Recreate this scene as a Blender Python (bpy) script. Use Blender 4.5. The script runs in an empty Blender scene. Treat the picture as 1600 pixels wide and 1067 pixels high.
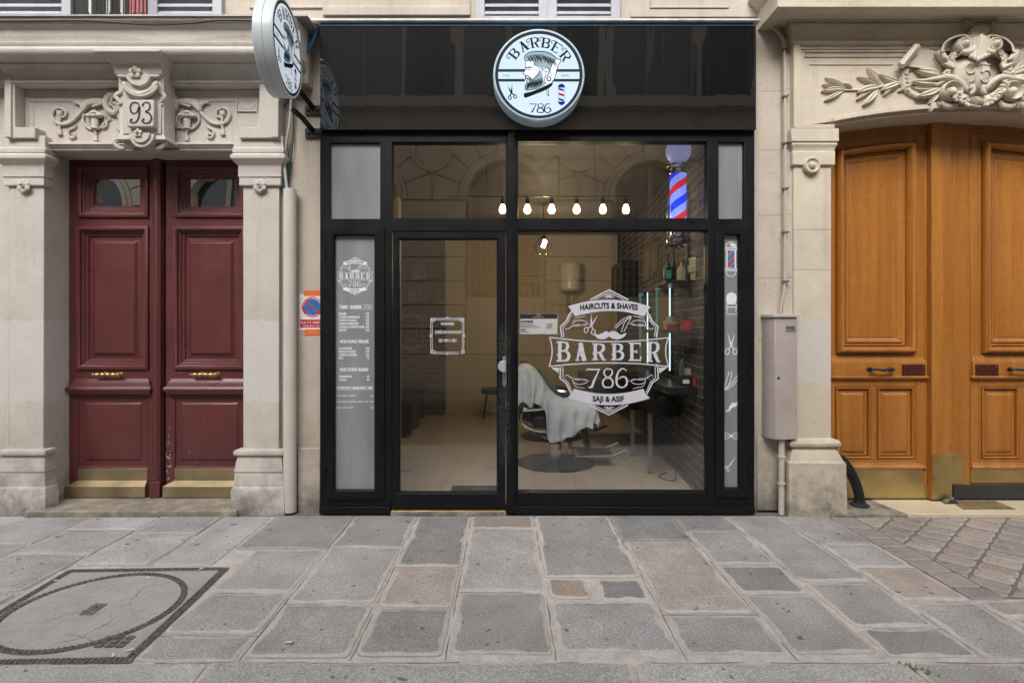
import bpy, math, random
from math import sin, cos, pi, radians as R
from mathutils import Vector, noise as mnoise
random.seed(7)
S = bpy.context.scene
COL = S.collection
# ---------------------------------------------------------------- camera geometry (measured)
F, H, D, VX, VY = 884.0, 1.5, 4.6, 790.0, 515.0
def X(px, y=0.0): return (px - VX) * (D + y) / F
def Z(py, y=0.0): return H - (py - VY) * (D + y) / F
def P(px, py, y=0.0): return (X(px, y), y, Z(py, y))
def G(px, py, z=0.0):
    d = F * (H - z) / (py - VY)
    return ((px - VX) * d / F, d - D, z)

# ---------------------------------------------------------------- mesh builder
def catmull(pts, n=6, closed=False):
    out = []; N = len(pts)
    segs = N if closed else N - 1
    for i in range(segs):
        if closed: a, b, c, d = (pts[(i + k - 1) % N] for k in range(4))
        else: a, b, c, d = pts[max(i - 1, 0)], pts[i], pts[i + 1], pts[min(i + 2, N - 1)]
        for k in range(n):
            t = k / n
            out.append(tuple(0.5 * ((2 * q) + (r - p) * t + (2 * p - 5 * q + 4 * r - s) * t * t + (3 * q - p - 3 * r + s) * t ** 3) for p, q, r, s in zip(a, b, c, d)))
    if not closed: out.append(tuple(pts[-1]))
    return out

class M:
    def __init__(s): s.v = []; s.f = []; s.mi = []; s.t = []; s.m = 0; s.tint = None; s.lay = 0; s.ed = {}
    def face(s, idx): s.f.append(tuple(idx)); s.mi.append(s.m); s.t.append(s.tint)
    def add(s, vs): b = len(s.v); s.v += [tuple(p) for p in vs]; return b
    def poly(s, vs): b = s.add(vs); s.face(range(b, b + len(vs)))
    def box(s, x0, x1, y0, y1, z0, z1):
        b = s.add([(x, y, z) for z in (z0, z1) for y in (y0, y1) for x in (x0, x1)])
        for q in ((0, 2, 3, 1), (4, 5, 7, 6), (0, 1, 5, 4), (2, 6, 7, 3), (0, 4, 6, 2), (1, 3, 7, 5)): s.face([b + i for i in q])
    def pbox(s, px0, px1, py0, py1, y0, y1):            # box whose front face has these measured edges
        s.box(X(px0, y0), X(px1, y0), y0, y1, Z(py1, y0), Z(py0, y0))
    def loops(s, L, cap0=True, cap1=True, closed=True):
        n = len(L[0]); bs = [s.add(l) for l in L]
        for a, b in zip(bs, bs[1:]):
            for i in range(n if closed else n - 1):
                j = (i + 1) % n; s.face((a + i, a + j, b + j, b + i))
        if cap0: s.face([bs[0] + i for i in reversed(range(n))])
        if cap1: s.face([bs[-1] + i for i in range(n)])
    def prism(s, poly, y0, y1):                          # poly in (x,z), front y0
        s.loops([[(x, y0, z) for x, z in poly], [(x, y1, z) for x, z in poly]])
    def prism_z(s, poly, z0, z1): s.loops([[(x, y, z0) for x, y in poly], [(x, y, z1) for x, y in poly]])
    def tube(s, pts, r, n=8, ry=1.0, cap=True):
        pts = [Vector(p) for p in pts]; N = len(pts)
        rs = r if isinstance(r, (list, tuple)) else [r]
        rad = [rs[min(int(i / max(N - 1, 1) * (len(rs) - 1)), len(rs) - 2)] * (1 - (i / max(N - 1, 1) * (len(rs) - 1)) % 1) + rs[min(int(i / max(N - 1, 1) * (len(rs) - 1)) + 1, len(rs) - 1)] * ((i / max(N - 1, 1) * (len(rs) - 1)) % 1) if len(rs) > 1 else rs[0] for i in range(N)]
        if len(rs) > 1: rad[-1] = rs[-1]
        L = []; up = None
        for i, p in enumerate(pts):
            t = (pts[min(i + 1, N - 1)] - pts[max(i - 1, 0)])
            if t.length < 1e-9: t = Vector((0, 0, 1))
            t.normalize()
            if up is None:
                up = Vector((0, 1, 0)) if abs(t.y) < .9 else Vector((1, 0, 0))
            a = (up - t * up.dot(t)).normalized(); up = a; b = t.cross(a)
            L.append([tuple(p + (a * (cos(2 * pi * k / n) * ry) + b * sin(2 * pi * k / n)) * rad[i]) for k in range(n)])
        s.loops(L, cap, cap)
    def lathe(s, prof, c=(0, 0, 0), n=20, axis='z', sc=(1, 1, 1)):
        L = []
        for r, h in prof:
            ring = []
            for k in range(n):
                a = 2 * pi * k / n; u, w = r * cos(a), r * sin(a)
                q = {'z': (u, w, h), 'y': (u, h, w), 'x': (h, u, w)}[axis]
                ring.append(tuple(c[i] + q[i] * sc[i] for i in range(3)))
            L.append(ring)
        s.loops(L, prof[0][0] > 1e-6, prof[-1][0] > 1e-6)
    def ball(s, c, r, n=10, m=6, sc=(1, 1, 1)):
        s.lathe([(r * max(sin(pi * i / m), 1e-4), -r * cos(pi * i / m)) for i in range(m + 1)], c, n, 'z', sc)
    def extx(s, prof, x0, x1):                           # profile (y,z) closed, along x
        s.loops([[(x0, y, z) for y, z in prof], [(x1, y, z) for y, z in prof]])
    def sweep(s, path, prof, closed=False):              # path (x,y) plan; prof (out,z); out = left normal of path
        N = len(path); L = []
        for i in range(N):
            p = Vector(path[i]); nn = []
            if i > 0 or closed: d = (p - Vector(path[i - 1])).normalized(); nn.append(Vector((d.y, -d.x)))
            if i < N - 1 or closed: d = (Vector(path[(i + 1) % N]) - p).normalized(); nn.append(Vector((d.y, -d.x)))
            m = nn[0] if len(nn) == 1 else (nn[0] + nn[1]) / max(1 + nn[0].dot(nn[1]), .2)
            L.append([(p.x + m.x * o, p.y + m.y * o, z) for o, z in prof])
        if closed: L.append(L[0])
        s.loops(L, not closed, not closed)
    def panel(s, x0, x1, z0, z1, prof, top=None, cap=True):
        """nested frames: prof = [(inset, y)...]; top(x) gives the arch height for a curved head"""
        L = []
        for ins, y in prof:
            a, b, c, d = x0 + ins, x1 - ins, z0 + ins, z1 - ins
            if top: L.append([(a, y, c), (b, y, c)] + [(b + (a - b) * k / 12, y, top(b + (a - b) * k / 12) - ins) for k in range(13)])
            else: L.append([(a, y, c), (b, y, c), (b, y, d), (a, y, d)])
        s.loops(L, False, cap)
    # ---- flat drawing on a surface: T(u,v,layer) -> 3D
    def ribbon(s, T, pts, w, smooth=0, closed=False):
        if smooth: pts = catmull(pts, smooth, closed)
        if closed: pts = list(pts) + [pts[0]]
        N = len(pts); s.lay += 1
        ws = w if isinstance(w, (list, tuple)) else [w, w]
        l = []; r = []
        for i, p in enumerate(pts):
            if closed: a, b = pts[i - 1 if i else N - 2], pts[i + 1 if i < N - 1 else 1]
            else: a, b = pts[max(i - 1, 0)], pts[min(i + 1, N - 1)]
            dx, dy = b[0] - a[0], b[1] - a[1]; q = math.hypot(dx, dy) or 1
            t = i / max(N - 1, 1) * (len(ws) - 1); k = min(int(t), len(ws) - 2); ww = ws[k] * (1 - (t - k)) + ws[k + 1] * (t - k)
            nx, ny = -dy / q * ww / 2, dx / q * ww / 2
            l.append(T(p[0] + nx, p[1] + ny, s.lay)); r.append(T(p[0] - nx, p[1] - ny, s.lay))
        a = s.add(l); b = s.add(r)
        for i in range(N - 1): s.face((a + i, b + i, b + i + 1, a + i + 1))
    def fill(s, T, pts, smooth=0):
        if smooth: pts = catmull(pts, smooth, True)
        s.lay += 1; s.poly([T(u, v, s.lay) for u, v in pts])
    def disc(s, T, c, r, n=24, ry=None):
        s.fill(T, [(c[0] + r * cos(2 * pi * k / n), c[1] + (ry or r) * sin(2 * pi * k / n)) for k in range(n)])
    def text(s, T, string, u0, u1, v0, v1, bold=0.02, bend=None):
        """text fitted in the box; v0 = baseline, v1 = cap height"""
        vs, fs, (w, h) = text_mesh(string, bold); s.lay += 1
        if not w: return
        out = []
        for x, y in vs:
            u = u0 + (u1 - u0) * x / w; v = v0 + (v1 - v0) * y / h
            if bend: v += bend(u)
            out.append(T(u, v, s.lay))
        b = s.add(out)
        for f in fs: s.face([b + i for i in f])
    def build(s, name, mats, parent=None, bevel=0, seg=2, angle=35, smooth=True):
        me = bpy.data.meshes.new(name); me.from_pydata(s.v, [], s.f); me.validate(clean_customdata=False)
        for m in (mats if isinstance(mats, (list, tuple)) else [mats]): me.materials.append(m)
        if len(me.polygons) == len(s.mi):
            me.polygons.foreach_set('material_index', s.mi)
        if any(t is not None for t in s.t):
            at = me.color_attributes.new('tint', 'FLOAT_COLOR', 'CORNER'); i = 0
            for p, t in zip(me.polygons, s.t):
                for _ in p.loop_indices: at.data[_].color = (*(t or (1, 1, 1)), 1)
        if s.ed:
            at = me.attributes.new('edge', 'FLOAT', 'POINT'); at.data.foreach_set('value', [s.ed.get(i, 0.0) for i in range(len(s.v))])
            at = me.attributes.new('smear', 'FLOAT', 'POINT'); at.data.foreach_set('value', [s.sm.get(i, 0.0) for i in range(len(s.v))])
        import bmesh
        bm = bmesh.new(); bm.from_mesh(me); bmesh.ops.recalc_face_normals(bm, faces=bm.faces); bm.to_mesh(me); bm.free()
        if smooth:
            me.polygons.foreach_set('use_smooth', [True] * len(me.polygons)); me.set_sharp_from_angle(angle=R(angle))
        o = bpy.data.objects.new(name, me); COL.objects.link(o)
        if parent is not None:
            o.parent = parent
            base = parent
            off = Vector((0, 0, 0))
            while base is not None: off += base.location; base = base.parent
            me.transform(__import__('mathutils').Matrix.Translation(-off))
        if bevel:
            b = o.modifiers.new('bevel', 'BEVEL'); b.width = bevel; b.segments = seg; b.limit_method = 'ANGLE'; b.angle_limit = R(40); b.harden_normals = False
        return o

_tc = {}
def text_mesh(string, bold):
    k = (string, bold)
    if k in _tc: return _tc[k]
    cu = bpy.data.curves.new('tmp', 'FONT'); cu.body = string; cu.size = 1; cu.offset = bold; cu.resolution_u = 3
    ob = bpy.data.objects.new('tmp', cu); COL.objects.link(ob)
    bpy.context.view_layer.update()
    me = bpy.data.meshes.new_from_object(ob.evaluated_get(bpy.context.evaluated_depsgraph_get()))
    vs = [(v.co.x, v.co.y) for v in me.vertices]; fs = [tuple(p.vertices) for p in me.polygons]
    bpy.data.objects.remove(ob); bpy.data.curves.remove(cu); bpy.data.meshes.remove(me)
    if vs:
        x0 = min(v[0] for v in vs); x1 = max(v[0] for v in vs)
        vs = [(x - x0, y) for x, y in vs]; r = (vs, fs, (x1 - x0, 0.729 + bold))
    else: r = ([], [], (0, 1))
    _tc[k] = r
    return r

def tag(o, label=None, cat=None, group=None, kind=None):
    if label: o['label'] = label
    if cat: o['category'] = cat
    if group: o['group'] = group
    if kind: o['kind'] = kind
    return o
def thing(name, label, cat, loc=(0, 0, 0), group=None):
    o = bpy.data.objects.new(name, None); COL.objects.link(o); o.location = loc; o.empty_display_size = .1
    return tag(o, label, cat, group)
def copy_tree(o, parent=None):
    c = o.copy(); COL.objects.link(c)
    if parent is not None: c.parent = parent
    for ch in list(o.children): copy_tree(ch, c)
    return c
def dup(o, loc, label, cat=None, group=None):
    c = copy_tree(o); c.location = loc; c['label'] = label
    return c

# ---------------------------------------------------------------- materials
class NT:
    def __init__(s, name):
        s.mat = bpy.data.materials.new(name); s.mat.use_nodes = True
        s.t = s.mat.node_tree; s.b = s.t.nodes['Principled BSDF']; s.out = s.t.nodes['Material Output']
        s.pos = s.n('ShaderNodeNewGeometry').outputs['Position']
    def n(s, ty, **k):
        o = s.t.nodes.new(ty)
        for a, v in k.items(): setattr(o, a, v)
        return o
    def l(s, a, b): s.t.links.new(a, b)
    def map(s, scale, rot=(0, 0, 0), src=None):
        m = s.n('ShaderNodeMapping'); m.inputs['Scale'].default_value = scale; m.inputs['Rotation'].default_value = rot
        s.l(src or s.pos, m.inputs['Vector']); return m.outputs[0]
    def noise(s, scale, detail=4, rough=.6, vec=None, dist=0):
        o = s.n('ShaderNodeTexNoise'); o.inputs['Scale'].default_value = scale; o.inputs['Detail'].default_value = detail
        o.inputs['Roughness'].default_value = rough; o.inputs['Distortion'].default_value = dist
        s.l(vec or s.pos, o.inputs['Vector']); return o.outputs['Fac']
    def ramp(s, fac, stops, interp='LINEAR'):
        o = s.n('ShaderNodeValToRGB'); o.color_ramp.interpolation = interp; e = o.color_ramp.elements
        while len(e) < len(stops): e.new(.5)
        for x, (p, c) in zip(e, stops): x.position = p; x.color = (*c, 1) if isinstance(c, tuple) else (c, c, c, 1)
        s.l(fac, o.inputs[0]); return o.outputs[0]
    def mix(s, fac, a, b, mode='MIX'):
        o = s.n('ShaderNodeMix', data_type='RGBA', blend_type=mode)
        for sock, v in ((o.inputs[0], fac), (o.inputs[6], a), (o.inputs[7], b)):
            if isinstance(v, (int, float)): sock.default_value = v
            elif isinstance(v, tuple): sock.default_value = (*v, 1)
            else: s.l(v, sock)
        return o.outputs[2]
    def math(s, op, a, b=0.0, c=None, clamp=False):
        o = s.n('ShaderNodeMath', operation=op, use_clamp=clamp)
        for sock, v in zip(o.inputs, (a, b, c)):
            if v is None: continue
            if isinstance(v, (int, float)): sock.default_value = v
            else: s.l(v, sock)
        return o.outputs[0]
    def axis(s, k):
        o = s.n('ShaderNodeSeparateXYZ'); s.l(s.pos, o.inputs[0]); return o.outputs[k]
    def range(s, v, a, b, c=0.0, d=1.0):
        o = s.n('ShaderNodeMapRange'); s.l(v, o.inputs[0])
        for i, q in enumerate((a, b, c, d)): o.inputs[i + 1].default_value = q
        return o.outputs[0]
    def bump(s, h, strength=.3, dist=.01, prev=None):
        o = s.n('ShaderNodeBump'); o.inputs['Strength'].default_value = strength; o.inputs['Distance'].default_value = dist
        s.l(h, o.inputs['Height'])
        if prev: s.l(prev, o.inputs['Normal'])
        s.l(o.outputs[0], s.b.inputs['Normal']); return o.outputs[0]
    def set(s, **k):
        for a, v in k.items():
            sock = s.b.inputs[a.replace('_', ' ')]
            if hasattr(v, 'is_linked') or isinstance(v, bpy.types.NodeSocket): s.l(v, sock)
            elif isinstance(v, tuple): sock.default_value = (*v, 1)
            else: sock.default_value = v
        return s

def simple(name, col, rough=.5, metal=0, spec=.5, var=.12, vs=30, bump=0, coat=0, **k):
    t = NT(name)
    f = t.noise(vs, 4)
    lo = tuple(c * (1 - var) for c in col); hi = tuple(min(c * (1 + var), 1) for c in col)
    t.set(Base_Color=t.ramp(f, [(.3, lo), (.7, hi)]), Roughness=t.range(f, .2, .8, rough * .8, min(rough * 1.2, 1)), Metallic=metal, Specular_IOR_Level=spec, Coat_Weight=coat)
    if bump: t.bump(t.noise(vs * 4, 3), bump, .004)
    return t.mat

def stone(name, col, seed=0.0, pits=0.0, stain=.35, grime=.5, joints=(), patch=None):
    t = NT(name)
    v = t.n('ShaderNodeVectorMath', operation='ADD'); v.inputs[1].default_value = (seed, seed * 1.7, seed * .3); t.l(t.pos, v.inputs[0]); p = v.outputs[0]
    big = t.noise(1.3, 5, .6, p); mid = t.noise(7, 5, .65, p); streak = t.noise(1, 5, .6, t.map((9, 9, .7), src=p))
    c = t.ramp(big, [(.3, tuple(x * .86 for x in col)), (.7, tuple(min(x * 1.1, 1) for x in col))])
    c = t.mix(t.range(mid, .35, .75, 0, .35), c, tuple(x * q for x, q in zip(col, (.78, .74, .68))))
    c = t.mix(t.range(streak, .55, .8, 0, stain), c, tuple(x * q for x, q in zip(col, (.6, .57, .53))))
    # splashed dirt and scuffs of the lowest courses, broken up by noise
    low = t.range(t.axis(2), 0.02, .75, 1, 0)
    g = t.math('MULTIPLY', low, t.range(t.noise(4.5, 7, .72, p), .42, .62, 0, 1))
    c = t.mix(t.math('MULTIPLY', g, grime, clamp=True), c, (.15, .135, .12))
    foot = t.math('MULTIPLY', t.range(t.axis(2), .0, .14, 1, 0), t.range(t.noise(8, 5, .7, p), .3, .6))
    c = t.mix(t.math('MULTIPLY', foot, min(grime, .75)), c, (.085, .078, .07))
    sc = t.noise(1, 6, .7, t.map((22, 22, 5), (0, .5, 0), src=p))
    c = t.mix(t.math('MULTIPLY', t.range(sc, .66, .72, 0, .45), t.range(t.axis(2), .2, 1.6, 1, 0)), c, (.13, .12, .11))
    wht = t.noise(2.1, 4, .6, p)
    c = t.mix(t.range(wht, .6, .72, 0, .25), c, tuple(min(x * 1.25, .9) for x in col))
    ochre = t.noise(3.1, 6, .7, p)
    c = t.mix(t.range(ochre, .58, .72, 0, .38), c, tuple(x * q for x, q in zip(col, (.80, .66, .47))))
    if patch:
        pn = t.math('ADD', t.axis(2), t.math('MULTIPLY', t.noise(14, 5, .7, p), .10))
        pm_ = t.math('MULTIPLY', t.range(pn, patch[0], patch[0] + .01), t.range(pn, patch[1], patch[1] + .01, 1, 0))
        c = t.mix(t.math('MULTIPLY', pm_, .75), c, patch[2])
    wob = t.math('ADD', t.axis(2), t.math('MULTIPLY', t.noise(9, 3, .6, p), .012))
    for jz in joints:
        d = t.math('ABSOLUTE', t.math('SUBTRACT', wob, jz + .006))
        c = t.mix(t.range(d, .002, .0055, .5, 0), c, (.16, .145, .125))
    h = t.noise(60, 6, .7, p); h2 = t.noise(11, 4, .6, p)
    gr = t.noise(130, 5, .75, p); c = t.mix(1.0, c, t.ramp(gr, [(.3, .84), (.7, 1.12)]), 'MULTIPLY')
    scar = t.noise(30, 5, .7, p); c = t.mix(t.range(scar, .66, .74, 0, .4), c, tuple(x * q for x, q in zip(col, (.55, .5, .44))))
    t.set(Base_Color=c, Roughness=.82, Specular_IOR_Level=.3)
    n = t.bump(h2, .35, .012); n = t.bump(h, .35, .004, n)
    if pits:
        vo = t.n('ShaderNodeTexVoronoi'); vo.inputs['Scale'].default_value = 42; t.l(p, vo.inputs['Vector'])
        hole = t.math('MULTIPLY', t.range(vo.outputs['Distance'], .1, .22, 1, 0), t.range(t.noise(5, 3, .6, p), .52, .6, 0, 1))
        t.l(t.mix(t.math('MULTIPLY', hole, .6 * pits), c, (.12, .1, .085)), t.b.inputs['Base Color'])
        t.bump(t.math('SUBTRACT', 1, hole), .6, .006, n)
    return t.mat

def paint(name, col, rough=.3, chips=None, coat=.3, chipcol=(.6, .55, .5), amount=.62, scale=70, dusty=.12, spec=.45):
    t = NT(name)
    f = t.noise(2.2, 5, .65); st = t.noise(1, 5, .6, t.map((40, 40, 2)))
    c = t.ramp(f, [(.3, tuple(x * .85 for x in col)), (.72, tuple(x * 1.2 for x in col))])
    c = t.mix(t.range(st, .55, .8, 0, dusty), c, tuple(min(x * 1.6 + .015, 1) for x in col))
    rg = t.range(t.noise(6, 4), .3, .7, rough * .75, rough * 1.35)
    if chips:
        m = None
        for (x0, x1, z0, z1, k) in chips:
            a = t.math('MULTIPLY', t.math('MULTIPLY', t.range(t.axis(0), x0 - .03, x0 + .03), t.range(t.axis(0), x1 - .03, x1 + .03, 1, 0)),
                       t.math('MULTIPLY', t.range(t.axis(2), z0 - .15, z0 + .15), t.range(t.axis(2), z1 - .15, z1 + .15, 1, 0)))
            a = t.math('MULTIPLY', a, k); m = a if m is None else t.math('MAXIMUM', m, a)
        q = t.math('ADD', t.noise(scale, 4, .7), t.math('MULTIPLY', m, .16))
        ch = t.range(q, amount + .1, amount + .115)
        c = t.mix(ch, c, chipcol); rg = t.math('MAXIMUM', rg, t.math('MULTIPLY', ch, .8))
    t.set(Base_Color=c, Roughness=rg, Coat_Weight=coat, Coat_Roughness=.15, Specular_IOR_Level=spec)
    t.bump(t.noise(25, 3), .05, .004)
    return t.mat

def wood(name, a, b):
    t = NT(name)
    pl = t.math('FLOOR', t.math('MULTIPLY', t.axis(0), 7.7)); plank = t.n('ShaderNodeTexWhiteNoise', noise_dimensions='1D'); t.l(pl, plank.inputs['W'])
    off = t.n('ShaderNodeCombineXYZ'); t.l(t.math('MULTIPLY', plank.outputs[0], 40), off.inputs[2]); t.l(t.math('MULTIPLY', plank.outputs[0], 9), off.inputs[0])
    ad = t.n('ShaderNodeVectorMath', operation='ADD'); t.l(t.pos, ad.inputs[0]); t.l(off.outputs[0], ad.inputs[1]); p = ad.outputs[0]
    broad = t.noise(1, 4, .6, t.map((7, 7, .5), src=p)); fine = t.noise(1, 6, .72, t.map((150, 150, 4), src=p)); pores = t.noise(1, 3, .6, t.map((420, 420, 16), src=p))
    cath = t.noise(1, 2, .5, t.map((9, 9, .8), src=p), .6); rings = t.math('FRACT', t.math('MULTIPLY', cath, 17)); fig = t.noise(1, 4, .6, t.map((5, 5, 22), src=p)); cloud = t.noise(1.6, 5, .65)
    c = t.mix(t.range(broad, .3, .7), a, b)
    c = t.mix(t.math('MULTIPLY', t.range(rings, .55, 1.0), .26), c, tuple(x * q for x, q in zip(a, (.62, .52, .40))))
    c = t.mix(t.range(fine, .42, .74, 0, .5), c, tuple(x * q for x, q in zip(a, (.60, .50, .40))))
    c = t.mix(t.range(pores, .56, .7, 0, .4), c, tuple(x * q for x, q in zip(a, (.42, .32, .22))))
    c = t.mix(t.range(fig, .58, .72, 0, .16), c, tuple(min(x * 1.5, 1) for x in b))
    c = t.mix(t.math('MULTIPLY', plank.outputs[0], .5), c, tuple(x * q for x, q in zip(a, (.78, .70, .62))))
    c = t.mix(t.range(cloud, .5, .75, 0, .3), c, tuple(x * q for x, q in zip(a, (.74, .64, .55))))
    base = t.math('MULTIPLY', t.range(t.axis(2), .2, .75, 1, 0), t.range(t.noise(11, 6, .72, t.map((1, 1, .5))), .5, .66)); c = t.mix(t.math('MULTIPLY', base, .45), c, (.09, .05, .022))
    t.set(Base_Color=c, Roughness=t.range(cloud, .3, .7, .27, .46), Coat_Weight=.3, Coat_Roughness=.2, Specular_IOR_Level=.4)
    t.bump(fine, .14, .002)
    return t.mat

def metal(name, col, rough=.3, smear=.5):
    t = NT(name)
    f = t.noise(3.5, 5, .65); st = t.noise(1, 4, .6, t.map((3, 3, 90)))
    c = t.ramp(f, [(.3, tuple(x * .72 for x in col)), (.7, col)])
    t.set(Base_Color=c, Metallic=1.0, Roughness=t.math('ADD', t.range(f, .3, .75, rough * .7, rough * 1.6), t.range(st, .3, .7, -.04, .06)))
    t.bump(t.noise(4, 3), .06, .02)
    return t.mat

def emit(name, col, s):
    t = NT(name); t.set(Base_Color=tuple(c * .62 for c in col), Emission_Color=col, Emission_Strength=s, Roughness=.35); return t.mat

def glass(name, refl=.13, tint=(.93, .95, .94), bumps=.0):
    t = NT(name); t.t.nodes.remove(t.b)
    tr = t.n('ShaderNodeBsdfTransparent'); tr.inputs[0].default_value = (*tint, 1)
    gl = t.n('ShaderNodeBsdfGlossy'); gl.inputs['Roughness'].default_value = .0; gl.inputs['Color'].default_value = (.95, .97, 1, 1)
    lw = t.n('ShaderNodeLayerWeight'); lw.inputs['Blend'].default_value = .25
    fac = t.math('ADD', t.math('MULTIPLY', t.math('POWER', lw.outputs['Facing'], 3), .6), refl, clamp=True)
    bp = t.n('ShaderNodeBump'); bp.inputs['Strength'].default_value = bumps; bp.inputs['Distance'].default_value = .02
    t.l(t.noise(1.1, 2, .5), bp.inputs['Height']); t.l(bp.outputs[0], gl.inputs['Normal'])
    mx = t.n('ShaderNodeMixShader'); t.l(fac, mx.inputs[0]); t.l(tr.outputs[0], mx.inputs[1]); t.l(gl.outputs[0], mx.inputs[2]); t.l(mx.outputs[0], t.out.inputs[0])
    return t.mat

def brick(name, a, b, mortar, sx=1.0, axis='x'):
    t = NT(name)
    cx = t.n('ShaderNodeCombineXYZ'); t.l(t.axis(0 if axis == 'x' else 1), cx.inputs[0]); t.l(t.axis(2), cx.inputs[1])
    br = t.n('ShaderNodeTexBrick'); br.inputs['Scale'].default_value = 1; br.inputs['Brick Width'].default_value = .24; br.inputs['Row Height'].default_value = .085
    br.inputs['Mortar Size'].default_value = .009; br.inputs['Mortar Smooth'].default_value = .4
    br.inputs['Color1'].default_value = (*a, 1); br.inputs['Color2'].default_value = (*b, 1); br.inputs['Mortar'].default_value = (*mortar, 1)
    wob = t.n('ShaderNodeVectorMath', operation='ADD'); sc = t.n('ShaderNodeVectorMath', operation='SCALE'); sc.inputs['Scale'].default_value = .018
    nz = t.n('ShaderNodeTexNoise'); nz.inputs['Scale'].default_value = 9; t.l(t.pos, nz.inputs['Vector']); t.l(nz.outputs['Color'], sc.inputs[0])
    t.l(cx.outputs[0], wob.inputs[0]); t.l(sc.outputs[0], wob.inputs[1]); t.l(wob.outputs[0], br.inputs['Vector'])
    c = t.mix(t.range(t.noise(14, 5), .35, .75, 0, .5), br.outputs['Color'], tuple(x * .5 for x in a))
    t.set(Base_Color=c, Roughness=.8); t.bump(t.math('SUBTRACT', 1, br.outputs['Fac']), .8, .012)
    return t.mat
# ================================================================= materials used in the scene
LEFTST = (.52, .478, .442); RIGHTST = (.56, .495, .40)
mStoneL = stone('limestone_grey', LEFTST, 0, 0, .5, .85, (), (.95, 1.62, (.56, .54, .52)))
mWallL = stone('painted_render_beige', (.49, .435, .375), 3.1, .12, .5, .8)
mStoneR = stone('limestone_cream', RIGHTST, 6.2, .35, .45, .8, (2.32, 1.99), (1.12, 1.62, (.52, .49, .46)))
mWallR = stone('pitted_limestone', (.50, .44, .375), 9.4, 1, .5, .8, (3.48, 2.99, 2.45, 1.93, 1.42))
mCarve = stone('carved_limestone', (.58, .52, .43), 2.2, 0, .2, .1)
mCarveL = stone('carved_limestone_grey', (.54, .495, .45), 4.2, 0, .25, .1)
mStep = stone('worn_step_stone', (.42, .365, .30), 5.5, 0, .5, .9)
mRed = paint('oxblood_door_paint', (.098, .0255, .0265), .34, [(-2.99, -2.89, .1, .75, .95), (-2.93, -2.6, .2, .9, .5), (-2.84, -2.78, .9, 1.9, .62), (-3.8, -2.1, .1, 2.0, .12)], .18, amount=.66, scale=46)
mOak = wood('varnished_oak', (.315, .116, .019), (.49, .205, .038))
mBrass = metal('tarnished_brass', (.66, .50, .22), .36)
mBrassL = metal('dull_brass', (.47, .38, .235), .5)
mIron = simple('black_cast_iron', (.02, .02, .022), .42, .2, var=.4)
mBlack = paint('black_frame_paint', (.0055, .006, .008), .42, [(X(612), X(800), .15, .33, .95), (X(776), X(800), .3, 1.6, .95), (-1.5, 2.1, .02, 2.9, .30)], .0, (.28, .28, .29), .64, 130, .05, .2)
mFascia = None
def _fascia():
    t = NT('gloss_black_panel')
    t.set(Base_Color=(.004, .004, .0045), Roughness=.5, Specular_IOR_Level=.05, Coat_Weight=1.0, Coat_Roughness=.0, Coat_IOR=1.72)
    w = t.noise(1, 2, .5, t.map((3.2, 1, .35))); w2 = t.noise(1, 3, .5, t.map((28, 1, .5)))
    b = t.bump(w, .13, .03); t.bump(w2, .01, .006, b)
    t.l(b, t.b.inputs['Coat Normal'])
    return t.mat
mFascia = _fascia()
mGlass = glass('shop_glass', .138, (.86, .87, .86), .05)
mGlassD = glass('door_light_glass', .42, (.35, .36, .36), .12)
mFrost = None
def _frost():
    t = NT('frosted_film')
    t.set(Base_Color=t.ramp(t.noise(1, 4, .6, t.map((6, 6, 1.2))), [(.3, (.18, .184, .192)), (.7, (.26, .265, .275))]), Roughness=.28, Specular_IOR_Level=.6, Coat_Weight=.6, Coat_Roughness=.05)
    return t.mat
mFrost = _frost()
mVinylB = simple('bright_white_vinyl', (.74, .74, .78), .5, var=.04)
mVinyl = simple('white_vinyl', (.50, .50, .56), .5, var=.04)
mInk = simple('black_ink', (.006, .007, .009), .75, spec=.08)
mLightFace = emit('lit_sign_face', (.76, .86, .95), .25)
mSignRim = simple('white_sign_rim', (.72, .76, .80), .35, var=.05)
mSignDark = simple('sign_dark_band', (.016, .02, .028), .6, spec=.12)
mTeal = emit('hair_teal_ink', (.24, .38, .45), .14)
mNavy = simple('navy_ink', (.008, .008, .20), .7, spec=.1); mRedInk = simple('red_ink', (.36, .012, .012), .7, spec=.1)
mGreyVin = simple('grey_vinyl', (.09, .09, .10), .5)
mBlueP = paint('flaking_blue_paint', (.012, .075, .19), .5, [(-1.6, 2.1, 3.5, 4.5, .55)], .1, (.33, .15, .06), .60, 22)
mPVC = simple('cream_plastic_pipe', (.52, .475, .43), .4, var=.06, vs=3)
mGreyBox = simple('mauve_grey_painted_steel', (.36, .31, .285), .5, var=.12, vs=5)
mShut = paint('grey_shutter_paint', (.36, .365, .41), .5, None, .1)
mDark = simple('dark_void', (.012, .011, .011), .8)
mPink = simple('pink_curtain', (.55, .16, .17), .8)
mCable = simple('black_cable', (.015, .015, .017), .5); mBlueC = simple('blue_cable', (.03, .14, .32), .45); mGreenC = simple('green_cable', (.05, .22, .10), .5)
mGreyC = simple('grey_conduit', (.40, .38, .36), .5)
mPaper = simple('white_paper', (.72, .71, .74), .7, var=.03); mOrange = simple('orange_tape', (.70, .15, .04), .45, var=.1)
mSignBlue = simple('sign_blue', (.008, .14, .42), .5); mSignRed = simple('sign_red', (.45, .03, .05), .5)

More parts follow.
